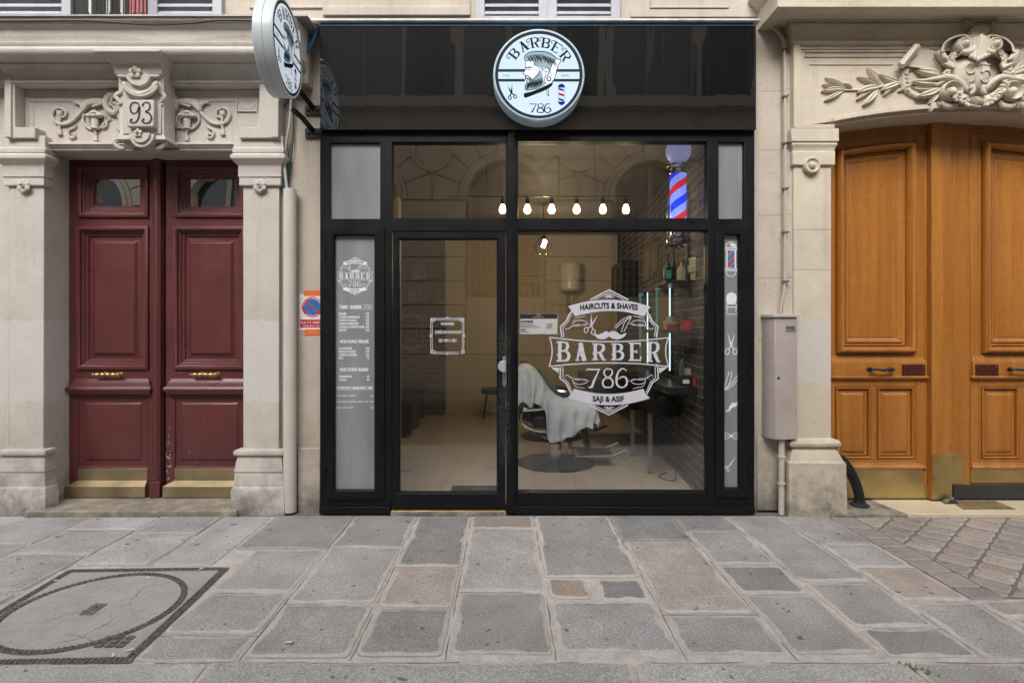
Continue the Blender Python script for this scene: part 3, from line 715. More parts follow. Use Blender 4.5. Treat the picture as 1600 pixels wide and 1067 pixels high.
# scrollwork either side of the keystone
YS = YR
for s_ in (-1, 1):
    m = M()
    def q(pts, y=YS - .012): return [PK((755 - v + 755 if s_ > 0 else v), w, y) for v, w in pts]
    m.tube(q(catmull([(612, 335), (560, 318), (515, 345), (500, 395), (520, 440), (560, 456), (590, 430), (584, 398), (558, 384), (542, 402)], 6), YS - .02), [.03, .03, .026, .022, .018, .012], 8)
    m.tube(q(catmull([(606, 372), (575, 335), (545, 345), (535, 385)], 6), YS - .03), [.02, .016, .01], 8)
    m.tube(q(catmull([(548, 400), (575, 440), (598, 500), (606, 570)], 5)), [.018, .016, .010], 8)
    m.tube(q(catmull([(545, 398), (500, 380), (440, 372), (380, 378), (345, 400), (322, 440)], 6), YS - .02), [.016, .024, .030, .030, .034, .02], 8, .7)
    m.tube(q(catmull([(350, 392), (320, 400), (300, 385), (255, 378)], 5), YS - .02), [.018, .016, .007], 7, .6)
    m.tube(q(catmull([(345, 388), (320, 380), (290, 372), (262, 366)], 5), YS - .015), [.014, .010, .004], 7, .6)
    m.tube(q(catmull([(480, 382), (430, 395), (390, 410)], 5), YS - .028), [.008, .014, .006], 7, .6)
    m.tube(q(catmull([(325, 440), (290, 480), (240, 525), (180, 540), (128, 522), (103, 478), (118, 435), (160, 420), (200, 445), (196, 482), (165, 488)], 6)), [.016, .015, .013, .012, .011, .009], 7)
    m.ball(q([(158, 462)])[0], .022, 8, 5, (1.2, .8, 1)); m.ball(q([(146, 448)])[0], .014, 8, 5); m.ball(q([(170, 448)])[0], .014, 8, 5)
    m.tube(q([(160, 480), (158, 520), (157, 575)]), [.012, .010, .009], 7)
    m.loops([[(c[0] + r * cos(k * pi / 5), c[1] + r * sin(k * pi / 5) * .5, c[2]) for k in range(10)] for c, r in zip(q([(156, 568), (156, 590), (156, 612), (156, 618)]), (.010, .016, .023, .018))])
    m.tube(q([(410 + 82 * cos(a), 500 + 78 * sin(a)) for a in [R(-30 + 12 * i) for i in range(21)]]), [.009, .009], 7)
    for dx, dy, r in ((-38, 0, .03), (38, -2, .03), (0, -22, .032), (-22, -16, .024), (22, -16, .024), (0, 0, .03)): m.ball(q([(414 + dx, 478 + dy)], YS - .03)[0], r, 10, 6, (1.1, .9, .62))
    m.loops([[(c[0] + r * cos(k * pi / 6), c[1] + r * sin(k * pi / 6) * .7, c[2]) for k in range(12)] for c, r in zip(q([(416, 496), (416, 500), (416, 565), (416, 570)], YS - .02), (.02, .031, .027, .034))])
    m.tube(q([(416, 570), (420, 600), (420, 625)]), [.014, .010, .008], 7)
    m.loops([[(c[0] + r * cos(k * pi / 5), c[1] + r * sin(k * pi / 5) * .5, c[2]) for k in range(10)] for c, r in zip(q([(420, 618), (420, 640), (420, 658), (420, 662)]), (.010, .017, .020, .014))])
    m.tube(q(catmull([(278, 540), (262, 565), (228, 582), (222, 618), (245, 640), (268, 625), (258, 605), (245, 615)], 5)), [.006, .009, .008, .006], 6)
    m.tube(q(catmull([(470, 570), (500, 550), (505, 515), (535, 498)], 5)), [.009, .010, .004], 6)
    m.tube(q(catmull([(598, 590), (590, 575), (570, 560)], 4)), [.012, .01, .004], 6)
    m.build('scroll_carving', mCarveL, tl)
m = M(); a = lambda cx, cy: (PK(cx, cy, YR - .01)[0], PK(cx, cy, YR - .01)[2])
m.panel(a(1455, 0)[0], a(1610, 0)[0], a(0, 445)[1], a(0, 330)[1], [(0, YR + .01), (0, YR - .014), (.008, YR - .014), (.012, YR - .006)])
m.tube([PK(1532 + 62 * cos(R(i * 15)), 388 + 38 * sin(R(i * 15)), YR - .008) for i in range(25)], .004, 5)
m.tube([PK(1532 + 22 * cos(R(i * 15)), 378 + 10 * sin(R(i * 15)), YR - .008) for i in range(25)], .003, 5)
m.build('carved_tablet', mCarveL, tl)
# doorstep
m = M(); ys = G(130, 808)[1]
m.prism_z([(-3.80, .5), (-3.80, .04), (-3.86, ys + .03), (-3.85, ys), (-2.16, ys + .01), (-2.15, .5)], -.02, .052); m.build('doorstep', mStep, tl, .014, 3)

# ---- red door leaves
def door_leaf(dx, label):
    m = M(); x0 = -3.797 + dx; x1 = x0 + HW
    xx = lambda px: X(px, DY) + dx; zz = lambda py: Z(py, DY)
    wx0, wx1, wz0, wz1 = xx(142), xx(221), zz(326), zz(275)
    # slab with a window hole: four pieces butted
    ox0, ox1, oz0, oz1 = xx(123), xx(233), zz(340), zz(260)
    zb = .052; zt = 3.0
    px0, px1 = xx(121), xx(233); pz0, pz1 = zz(577), zz(354)
    lx0, lx1, lz0, lz1 = xx(122), xx(231), zz(730), zz(619)
    def strip(za, zb_): m.box(x0, x1, DY, DY + .05, za, zb_)
    strip(oz1, zt); m.box(x0, ox0, DY, DY + .05, oz0, oz1); m.box(ox1, x1, DY, DY + .05, oz0, oz1)
    strip(pz1, oz0); m.box(x0, px0, DY, DY + .05, pz0, pz1); m.box(px1, x1, DY, DY + .05, pz0, pz1)
    strip(lz1, pz0); m.box(x0, lx0, DY, DY + .05, lz0, lz1); m.box(lx1, x1, DY, DY + .05, lz0, lz1)
    strip(zb, lz0)
    m.panel(ox0, ox1, oz0, oz1, [(0, DY), (0, DY - .02), (.02, DY - .026), (.032, DY - .02), (.034, DY + .002), (.05, DY + .004), (.053, DY + .016), (.075, DY + .018), (.08, DY + .03), (.10, DY + .032), (.104, DY + .05)], None, False)
    m.panel(px0, px1, pz0, pz1, [(0, DY), (0, DY - .02), (.02, DY - .026), (.034, DY - .02), (.037, DY + .002), (.055, DY + .004), (.058, DY + .018), (.078, DY + .02), (.083, DY + .036), (.118, DY + .034), (.14, DY + .014), (.142, DY + .012)])
    m.panel(lx0, lx1, lz0, lz1, [(0, DY), (.004, DY + .012), (.055, DY + .014), (.068, DY + .002), (.075, DY), (.08, DY - .001)])
    # moulded ledge under the handle
    m.sweep([(xx(119), DY + .01), (xx(119), DY), (xx(231), DY), (xx(231), DY + .01)], [(-.005, zz(591)), (.01, zz(591)), (.018, zz(594)), (.03, zz(598)), (.036, zz(602)), (.05, zz(604)), (.058, zz(607)), (.052, zz(610)), (.04, zz(612)), (.036, zz(615)), (-.005, zz(616))])
    o = m.build('door_leaf', mRed, tl, .0025, 2)
    if label: o['label'] = label
    g = M(); g.box(wx0 - .025, wx1 + .025, DY + .046, DY + .052, wz0 - .025, wz1 + .025); g.build('window_pane', mGlassD, o)
    b_ = M(); zt_ = zz(731.5)
    b_.box(xx(122), xx(231), DY - .006, DY + .0, zz(750), zt_)
    ya, yb2 = DY - .012, DY - .06
    b_.loops([[(xx(122), ya, zz(750)), (xx(231), ya, zz(750)), (xx(231), DY, zz(750)), (xx(122), DY, zz(750))],
              [(xx(109), yb2, zz(757)), (xx(233), yb2, zz(757)), (xx(233), DY, zz(757)), (xx(109), DY, zz(757))],
              [(xx(109), yb2, .06), (xx(233), yb2, .06), (xx(233), DY, .06), (xx(109), DY, .06)]])
    for px in (112, 135, 160, 185, 210, 230): b_.ball((xx(px), yb2, zz(772)), .004, 6, 4)
    b_.build('kick_plate', mBrassL, o, .002)
    h = M(); hz = zz(584.5); yy_ = DY - .05
    pr = [(.0001, 0), (.010, .003), (.013, .012), (.008, .02)]
    t = .02
    for k in range(4): pr += [(.011, t + .006), (.0165, t + .018), (.0165, t + .028), (.011, t + .04), (.008, t + .044)]; t += .046
    pr += [(.012, t + .004), (.02, t + .016), (.02, t + .026), (.01, t + .038), (.0001, t + .04)]
    h.lathe(pr, (xx(150), yy_, hz), 14, 'x')
    for px in (165, 189): h.tube([(xx(px), yy_, hz), (xx(px), DY, hz)], .009, 10); h.lathe([(.02, -.006), (.02, 0)], (xx(px), DY, hz), 14, 'y')
    h.build('door_handle', mBrass, o)
    return o
door_leaf(0, None)
door_leaf(.842, 'right door leaf with chipped paint')
m = M(); xa, xb = X(240, DY), X(256.5, DY); zb = .055
m.prism_z([(xa, DY + .04), (xa, DY - .025), (xa + .015, DY - .035), (xa + .035, DY - .05), (xb - .035, DY - .05), (xb - .012, DY - .03), (xb - .012, DY + .04)], Z(750, DY), 3.0)
m.box(xa - .005, xb - .005, DY - .058, DY + .04, zb, Z(750, DY))
m.build('astragal', mRed, tl, .004)
m = M(); m.box(-3.79, -2.16, DY + .055, DY + .08, .05, 3.0); m.build('door_backing', mDark, tl)

# shutters and window on the floor above
def shutter(px0, px1, y, parent, mids=(), tilt=0):
    m = M(); z0 = Z(27, y) - .02; z1 = wt - .05; xs = [px0, *mids, px1]
    for a, b_ in zip(xs, xs[1:]):
        xa, xb = X(a, y), X(b_, y); st = .075
        m.box(xa, xa + st, y, y + .04, z0, z1); m.box(xb - st, xb, y, y + .04, z0, z1); m.box(xa + st, xb - st, y + .002, y + .038, z0, z0 + .03)
        z = z0 + .045
        while z < z1 - .08:
            m.loops([[(xa + st, y + .006, z), (xb - st, y + .006, z), (xb - st, y + .036, z + .03), (xa + st, y + .036, z + .03)], [(xa + st, y + .006, z + .014), (xb - st, y + .006, z + .014), (xb - st, y + .036, z + .046), (xa + st, y + .036, z + .046)]]); z += .062
        m.box(xa + st, xb - st, y + .0365, y + .0395, z0 + .03, z1)
    return m.build('shutter', mShut, parent, .003)
shutter(-60, 110, .055, tl); shutter(231, 346, .055, tl); shutter(743, 969, .055, tl, (856,))
m = M(); m.box(X(112, .09), X(230, .09), .085, .099, Z(31, .09), wt); w = m.build('window', mDark, tl)
m = M()
for px in (168, 190): m.box(X(px, .08), X(px + 6, .08), .065, .084, Z(31, .08), wt)
m.box(X(140, .08), X(146, .08), .065, .084, Z(31, .08), wt); m.build('sash_frame', simple('white_sash', (.5, .5, .49), .5), w)
m = M(); m.loops([[(X(203, .08) + i * .012, .075 + .008 * sin(i * 1.9), z) for i in range(12)] for z in (Z(27, .08), wt)], False, False, False); m.build('curtain', mPink, w)
m = M(); yy = -.03; zb = Z(27, yy)
m.box(X(131, yy), X(229, yy), yy - .006, yy + .006, zb, zb + .012)
for i in range(8):
    x0 = X(137 + i * 12.4, yy); m.tube([(x0 - .033, yy, zb), (x0, yy, zb + .045), (x0 + .033, yy, zb)], .005, 6)
    m.tube([(x0, yy, zb + .02), (x0, yy, wt)], .006, 6)
    m.tube([(x0 + .033, yy, zb), (x0 + .033, yy, wt)], .004, 6)
m.build('window_guard', mIron, w)
# ledge over the fascia, raised panels of the upper wall
m = M(); zz = Z(29.5, -.075); m.box(X(472, -.075), X(1189, -.075), -.078, .11, zz - .018, zz); m.build('ledge', simple('chipped_white_ledge', (.56, .53, .48), .7, var=.2, vs=9), tl, .004)
m = M()
for a, b_ in ((390, 735), (1015, 1138)): m = M(); m.panel(X(a, .1), X(b_, .1), Z(14, .1), wt - .1, [(0, .102), (0, .085), (.012, .085), (.02, .092)]); m.build('raised_panel', mWallL, tl)
m = M()
m.box(X(505, .1), X(735, .1), .078, .101, Z(26, .1), Z(14.5, .1)); m.build('string_course', mWallL, tl, .003); m = M(); m.box(X(985, .1), X(1183, .1), .09, .101, Z(28, .1), Z(16, .1)); m.build('string_course', mWallL, tl, .003)
# ================================================================= right building (number 95)
tr_ = thing('townhouse', 'cream stone house with the arched oak carriage door numbered 95', 'building', (3.8, .3, 0))
AX = 3.846; AH = 1.175; JX = AX - AH; ARR = 6.0
def arc(x, rise_z, half=AH, rise=.125):
    r = (half * half + rise * rise) / (2 * rise); return rise_z - r + math.sqrt(max(r * r - (x - AX) ** 2, 0))
zS = 3.165; zA = zS + .118
topz = wt
m = M()
m.box(2.0955, JX - .001, .10, .6, -.05, topz); m.box(AX + AH + .001, 8, .10, .6, -.05, topz)
m.box(JX - .001, AX + AH + .001, .10, .6, zA + .35, topz)
m.build('wall', mWallR, tr_)
m = M(); m.box(X(1183, .085), X(1216, .085), .085, .101, .0, Z(683, .085)); m.build('base_course', mWallR, tr_, .008)
m = M(); m.box(2.285, 2.40, .06, .101, 0, Z(60, .06)); m.build('wall_strip', mWallR, tr_, .004)
z2 = lambda py: Z(py, .0)
capR = [(z2(201), .04), (z2(221.5), .042), (z2(222), .03), (z2(226), .034), (z2(229), .026), (z2(232), .02), (z2(236), .018), (z2(237), .022), (z2(257), .022), (z2(258), 0)]
baseR = [(-.02, .085), (z2(722), .078), (z2(720), .07), (z2(719), .062), (z2(712), .05), (z2(703), .028), (z2(701), .018), (z2(699), .03), (z2(697), .05), (z2(692), .055), (z2(688), .042), (z2(685), .0)]
for x0, x1 in ((2.362, JX - .003), (AX + AH + .003, AX + AH + .31)):
    pl = pilaster(x0, x1, .035, capR, baseR, tr_, mStoneR, True)
    fm = M(); c = (X(1269, .0) + (x0 - 2.362), .012, Z(258, .0))
    fm.lathe([(.066, .01), (.066, -.012), (.060, -.022), (.052, -.022), (.046, -.010), (.030, -.006), (.026, -.012), (.022, -.028), (.012, -.036), (.0001, -.037)], c, 24, 'y'); fm.build('rosette', mStoneR, pl)
# entablature with the segmental arch
yE = 0.0
eL = X(1240, yE); eR = 2 * AX - eL; eT = Z(40, yE)
N = 24
def archpts(half, zs, rise, dx=0): return [(AX - half + 2 * half * i / N, arc(AX - half + 2 * half * i / N, zs + rise, half, rise)) for i in range(N + 1)]
a0 = archpts(AH, zS, .118)
m = M()
fx0, fx1, fz1 = eL + .05, eR - .05, Z(70, yE)
fb = Z(195, yE)
# border (front plane) and sunk field
m.prism([(eL, eT), (eL, zS - .03)] + [(JX, zS - .03)] + [(JX, zS)] + [(JX + .02, fb)] + [(fx0, fb), (fx0, fz1), (fx1, fz1), (fx1, fb), (AX + AH - .02, fb), (AX + AH, zS), (AX + AH, zS - .03), (eR, zS - .03), (eR, eT)], yE - .005, .10)
fld = [(fx0 - .005, fz1 + .005), (fx0 - .005, fb - .004)] + [(AX - AH + .03, arc(AX - AH + .03, zS + .15, AH + .03, .118) )] + [(x, z + .028) for x, z in archpts(AH - .035, zS + .006, .112)] + [(fx1 + .005, fb - .004), (fx1 + .005, fz1 + .005)]
m.prism(fld, .03, .10)
# moulded frame inside the border
for k, (w, y_) in enumerate(((.022, .012), (.05, .022))):
    m.prism([(fx0, fz1), (fx0, fb), (fx0 + w, fb), (fx0 + w, fz1 - w * 1.5), (fx1 - w, fz1 - w * 1.5), (fx1 - w, fb), (fx1, fb), (fx1, fz1)], y_, .05)
zl_ = Z(99.7, .03); m.box(X(1265, .03), X(1395, .03), .022, .04, zl_ - .012, zl_)
for py in (88, 81): m.box(fx0 + .05, fx1 - .05, .010 if py == 81 else .02, .04, Z(py, .02) - .006, Z(py, .02) + .006)
m.build('entablature', mStoneR, tr_, .004)
# stepped archivolt and soffit
m = M()
for (dz, yf, yb_) in ((.030, .012, .06), (.0, .045, .50)):
    lo = archpts(AH + .002, zS + dz, .118); hi = [(x, z + (.035 if dz else .2)) for x, z in lo]
    m.loops([[(x, yf, z) for x, z in lo] + [(x, yf, z) for x, z in reversed(hi)], [(x, yb_, z) for x, z in lo] + [(x, yb_, z) for x, z in reversed(hi)]])
m.build('arch', mStoneR, tr_, .003)
for a_ in (JX - .02, AX + AH): m = M(); m.box(a_, a_ + .02, .05, .5, 0, 3.2); m.build('door_jamb', mStoneR, tr_)
# cornice returning round its left end
m = M(); zc = Z(11, -.25)
prof = [(0, eT - .02), (.012, eT), (.02, Z(38, -.03)), (.035, Z(35, -.04)), (.05, Z(34.5, -.05)), (.05, Z(31, -.05)), (.065, Z(30, -.06)), (.085, Z(26, -.1)), (.115, Z(24, -.12)), (.13, Z(23.5, -.13)), (.145, zc - .005), (.25, zc), (.254, zc + .14), (.27, zc + .15), (.29, zc + .19), (.33, zc + .23), (.33, zc + .27), (-.08, zc + .32), (-.08, eT - .02)]
m.sweep([(eL, .12), (eL, 0), (9, 0), (9, .12)], prof); m.build('cornice', mStoneR, tr_)
m = M()
cav = [(0, Z(69.2, 0)), (.004, Z(68.5, 0)), (.016, Z(67, 0)), (.016, Z(65, 0)), (.006, Z(63.5, 0)), (.008, Z(60, 0)), (.012, Z(54, 0)), (.022, Z(47, 0)), (.034, Z(41, -.02)), (.035, Z(38, -.03)), (-.02, Z(38, -.03)), (-.02, Z(69.2, 0))]
m.sweep([(eL, .12), (eL, -.005), (9, -.005), (9, .12)], cav); m.build('bed_moulding', mStoneR, tr_)
for px in (1513, 1555):
    m = M(); m.tube([P(px - 9, 34.5, -.06), P(px + 5, 34.5, -.09)], [.010, .013], 8); m.ball(P(px - 2, 34.5, -.08), .02, 8, 6); m.build('iron_stub', simple('rusty_stub', (.30, .22, .15), .8, var=.4), tr_)

# ---- carved cartouche with the number and laurel
def PC(cx, cy, y=0.0): return P(cx / 4.706 + 1260, cy / 4.706 + 20, y)
yC = .03
ca = M()
def leaf(m, a, b, w, y, lift=.03, curl=.0):
    """pointed leaf with a midrib groove between two crop points"""
    A_, B_ = Vector(PC(*a, y)), Vector(PC(*b, y)); d = B_ - A_; L = d.length; d.normalize(); nrm = Vector((d.z, 0, -d.x)); w = w / 4.706 / F * D
    bend = random.uniform(-.12, .12) * L
    rows = []
    for i in range(9):
        t = i / 8; hw = w * .5 * (sin(pi * min(t * .92 + .06, 1)) ** .75) * (1 if i < 8 else .05)
        c = A_ + d * (L * t) + nrm * (bend * sin(pi * t)); up = lift * (.35 + sin(pi * t * .85))
        rows.append([tuple(c + nrm * (hw * s_) + Vector((0, -up * q, 0))) for s_, q in ((-1, .1), (-.8, .75), (-.4, 1.12), (0, .86), (.4, 1.12), (.8, .75), (1, .1), (0.5, -.6), (-.5, -.6))])
    m.loops(rows, True, True)
def tb(m, pts, r, y=.0, n=8, sm=6, ry=1.0): m.tube([PC(u, v, y if not callable(y) else y(u, v)) for u, v in catmull(pts, sm)], r, n, ry)
MX = 1242
def mir(p): return (2 * MX - p[0], p[1])
leaves = [((1030, 468), (893, 330), 58, .0), ((1000, 462), (833, 338), 46, .01), ((985, 445), (870, 335), 40, .015), ((1015, 472), (800, 432), 82, -.01), ((1005, 492), (772, 512), 84, -.02), ((1015, 515), (748, 562), 66, .0), ((990, 545), (803, 622), 70, -.02), ((965, 572), (885, 682), 66, .0), ((930, 640), (898, 738), 44, .0), ((945, 655), (962, 712), 34, .01), ((1020, 520), (850, 545), 50, .01),
          ((690, 512), (520, 462), 58, .01), ((690, 518), (543, 578), 64, .0), ((650, 540), (556, 618), 42, .01), ((540, 546), (435, 418), 58, .01), ((530, 546), (362, 484), 42, .012), ((530, 550), (368, 592), 68, -.005), ((520, 556), (405, 686), 62, .005), ((505, 562), (358, 648), 44, .01), ((335, 566), (258, 528), 26, .015), ((300, 567), (128, 488), 42, .012), ((290, 568), (103, 584), 52, .008), ((275, 572), (122, 656), 46, .012), ((200, 552), (108, 536), 26, .012), ((720, 505), (640, 440), 30, .02), ((740, 520), (660, 590), 34, .015)]
for a, b_, w, y in leaves: leaf(ca, a, b_, w * .88, yC + y - .006, .027)
tb(ca, [(700, 508), (600, 532), (520, 550), (400, 565), (300, 570), (250, 568)], [.012, .010, .008, .004], yC - .01, 7)
br = M()
for a, b_, w, y in leaves[:13]: leaf(br, mir(a), mir(b_), w * .88, yC + y - .006, .027)
for a, b_, w, y in leaves[11:]: leaf(br, mir(a), mir(b_), w, yC + y - .01, .03)
tb(br, [mir(p) for p in ((700, 508), (600, 532), (520, 550), (400, 565), (300, 570), (250, 568))], [.012, .010, .008, .004], yC - .01, 7)
for o_ in (ca, br):
    f = (lambda p: p) if o_ is ca else mir
    tb(o_, [f(p) for p in ((1200, 592), (1170, 560), (1120, 510), (1050, 476), (960, 486), (860, 500))], [.012, .020, .026, .026, .02, .010], lambda u, v: -.05 + .0003 * abs(u - f((1200, 0))[0]) * .25, 9)
    tb(o_, [f(p) for p in ((1060, 480), (1010, 500), (960, 530), (930, 525))], [.022, .02, .010], -.02, 8)
    tb(o_, [f(p) for p in ((745, 415), (712, 470), (718, 530), (745, 572), (800, 605), (830, 618))], [.016, .034, .036, .032, .03, .02], .02, 9, 6, .6)
    for k in range(5): tb(o_, [f((722 + k * 4, 450 + k * 30)), f((760, 458 + k * 28))], [.008, .003], -.002, 6)
    # rolled parchment
    tb(o_, [f((812, 250)), f((700, 388))], [.030, .032], -.035, 14, 2); tb(o_, [f((812, 250)), f((700, 388))], [.016, .017], -.068, 10, 2)
    pm = [f(p) for p in ((822, 262), (880, 262), (965, 300), (1020, 400), (990, 440), (900, 425), (820, 405), (725, 392))]
    o_.loops([[PC(*p, -.005) for p in pm], [PC(*p, .04) for p in pm]])
ca.build('laurel_carving', mCarve, tr_, 0, angle=60); br.build('laurel_carving', mCarve, tr_, 0, angle=60)
sh = M()
c = PC(1242, 440, -.06); rx, rz = .170, .178
L = []
for i in range(12):
    t = i / 11; r = cos(t * pi / 2) ** .75 if i < 11 else .02; dep = -.125 * sin(t * pi / 2)
    L.append([(c[0] + rx * r * cos(a) * (1 - .10 * max(-sin(a), 0) ** 2), .04 + dep, c[2] + rz * r * sin(a)) for a in [2 * pi * k / 36 for k in range(36)]])
sh.loops(L, False, True)
for s_ in (1, -1):
    f = (lambda u, v: (u, v)) if s_ > 0 else (lambda u, v: (2 * 1262 - u, v))
    T2 = lambda pts: [f(*p) for p in pts]
    # curled horns either side of the shell
    horn = [(990, 290), (1000, 240), (1040, 195), (1110, 165), (1175, 160), (1212, 185), (1222, 225), (1210, 268)]
    hp = catmull(T2(horn), 6); n = len(hp)
    front = [PC(u, v, -.10) for u, v in hp]; back = [PC(u, v, .02) for u, v in hp]
    ins = [PC(u + (f(1110, 260)[0] - u) * .16, v + (260 - v) * .16, -.095) for u, v in hp]; ins2 = [PC(u + (f(1110, 260)[0] - u) * .22, v + (260 - v) * .22, -.03) for u, v in hp]
    sh.loops([back, front, ins, ins2], False, False, False)
    sh.loops([[PC(u + (f(1110, 270)[0] - u) * k, v + (270 - v) * k, yy_) for u, v in hp] for k, yy_ in ((.2, -.03), (.6, -.015), (.95, -.01))], False, False, False)
    ey = PC(*f(1150, 240), -.06); sh.lathe([(.062, .06), (.062, -.01), (.054, -.03), (.040, -.034), (.036, -.022), (.030, -.03), (.018, -.052), (.0001, -.058)], ey, 22, 'y')
    tb(sh, T2([(1222, 190), (1240, 230), (1225, 275), (1180, 292), (1140, 290)]), [.02, .03, .034, .026, .015], -.08, 10)
    # strap
    for w, y_ in ((.040, -.02), (.02, -.05)): tb(sh, T2([(965, 282), (990, 320), (1020, 362), (1055, 378), (1090, 395)]), [w * .7, w, w, w, w * .8], y_, 8, 6, .6)
    tb(sh, T2([(1000, 300), (1015, 330), (1040, 350)]), [.014, .018, .01], -.075, 7); tb(sh, T2([(1010, 375), (1050, 392), (1085, 408)]), [.01, .016, .012], -.06, 7)
    # fruit ropes
    rope = catmull(T2([(1015, 470), (1045, 430), (1062, 380), (1060, 345), (1095, 310), (1140, 292)]), 6)
    sh.tube([PC(u, v, -.01) for u, v in rope], [.03, .036, .034, .030, .03, .02], 9)
    for u, v in rope:
        for k in range(3): sh.ball(PC(u + random.uniform(-26, 26), v + random.uniform(-14, 14), -.035 - random.random() * .014), random.uniform(.008, .015), 7, 5)
    vc = f(1042, 592); sh.lathe([(.085, .07), (.086, .0), (.084, -.055), (.076, -.062), (.068, -.05), (.05, -.018), (.034, -.02), (.032, -.05), (.024, -.062), (.0001, -.066)], PC(vc[0], vc[1], .0), 26, 'y', (1, 1, .92))
    sh.ball(PC(*f(1082, 580), -.06), .022, 10, 6)
    tb(sh, T2([(985, 660), (1030, 690), (1080, 688), (1108, 650)]), [.02, .03, .03, .02], .0, 9)
    tb(sh, T2([(1200, 560), (1222, 545), (1225, 580), (1205, 600)]), [.012, .018, .018, .012], -.09, 8)
fest = catmull([(1100, 610), (1140, 632), (1190, 655), (1250, 662), (1310, 655), (1370, 628), (1425, 585), (1465, 525)], 7)
sh.tube([PC(u, v, -.03) for u, v in fest], [.03, .040, .046, .046, .044, .038, .03], 10)
for u, v in fest:
    for k in range(5): sh.ball(PC(u + random.uniform(-12, 12), v + random.uniform(-34, 34), -.068 + random.random() * .02), random.uniform(.008, .016), 7, 5, (1, .9, 1))
for k in range(6): leaf(sh, (1190 + k * 14, 612 + k * 2), (1230 + k * 12, 690), 22, -.06, .02)
# shell and acanthus over the shield
for k in range(11):
    a = R(200 - k * 15 + 0); u, v = 1278 + 78 * cos(a), 172 - 62 * sin(a) * 1.0
    tb(sh, [(1280, 185), (u, v)], [.010, .018, .020], -.06 - .006 * (k % 2), 8, 2); sh.ball(PC(u, v, -.06), .019, 8, 6)
for k in range(7):
    t = (k - 3) / 3; tb(sh, [(1284 + t * 45, 165 + abs(t) * 20), (1284 + t * 52, 220), (1276 + t * 50, 280), (1270 + t * 62, 325 - abs(t) * 8), (1270 + t * 60, 350 - abs(t) * 30)], [.014, .019, .017, .018, .009], -.12 + abs(t) * .035, 8)
for k in range(5): sh.ball(PC(1262 + (k - 2) * 25, 345 - abs(k - 2) * 12, -.13), .018, 8, 6, (.8, .8, 1.2))
sh_o = sh.build('cartouche', mCarve, tr_, 0, angle=60)
m = M()
def shy(u, v):
    p = PC(u, v, -.08); q = max(0, 1 - ((p[0] - c[0]) / rx) ** 2 - ((p[2] - c[2]) / rz) ** 2); return .04 - .125 * min(1, q ** .5 * 1.02)
for g in ([(1243, 402), (1232, 380), (1205, 376), (1180, 396), (1178, 428), (1198, 448), (1228, 438), (1246, 405), (1244, 458), (1228, 498), (1200, 510), (1178, 496), (1186, 484)],
          [(1350, 382), (1320, 384), (1298, 380), (1296, 410), (1292, 438), (1318, 424), (1345, 436), (1356, 470), (1340, 504), (1308, 512), (1284, 494), (1296, 480)]):
    m.tube([PC(u, v, shy(u, v) - .006) for u, v in catmull(g, 6)], [.004, .006, .007, .007, .006, .005], 7)
m.build('number', mCarve, sh_o)

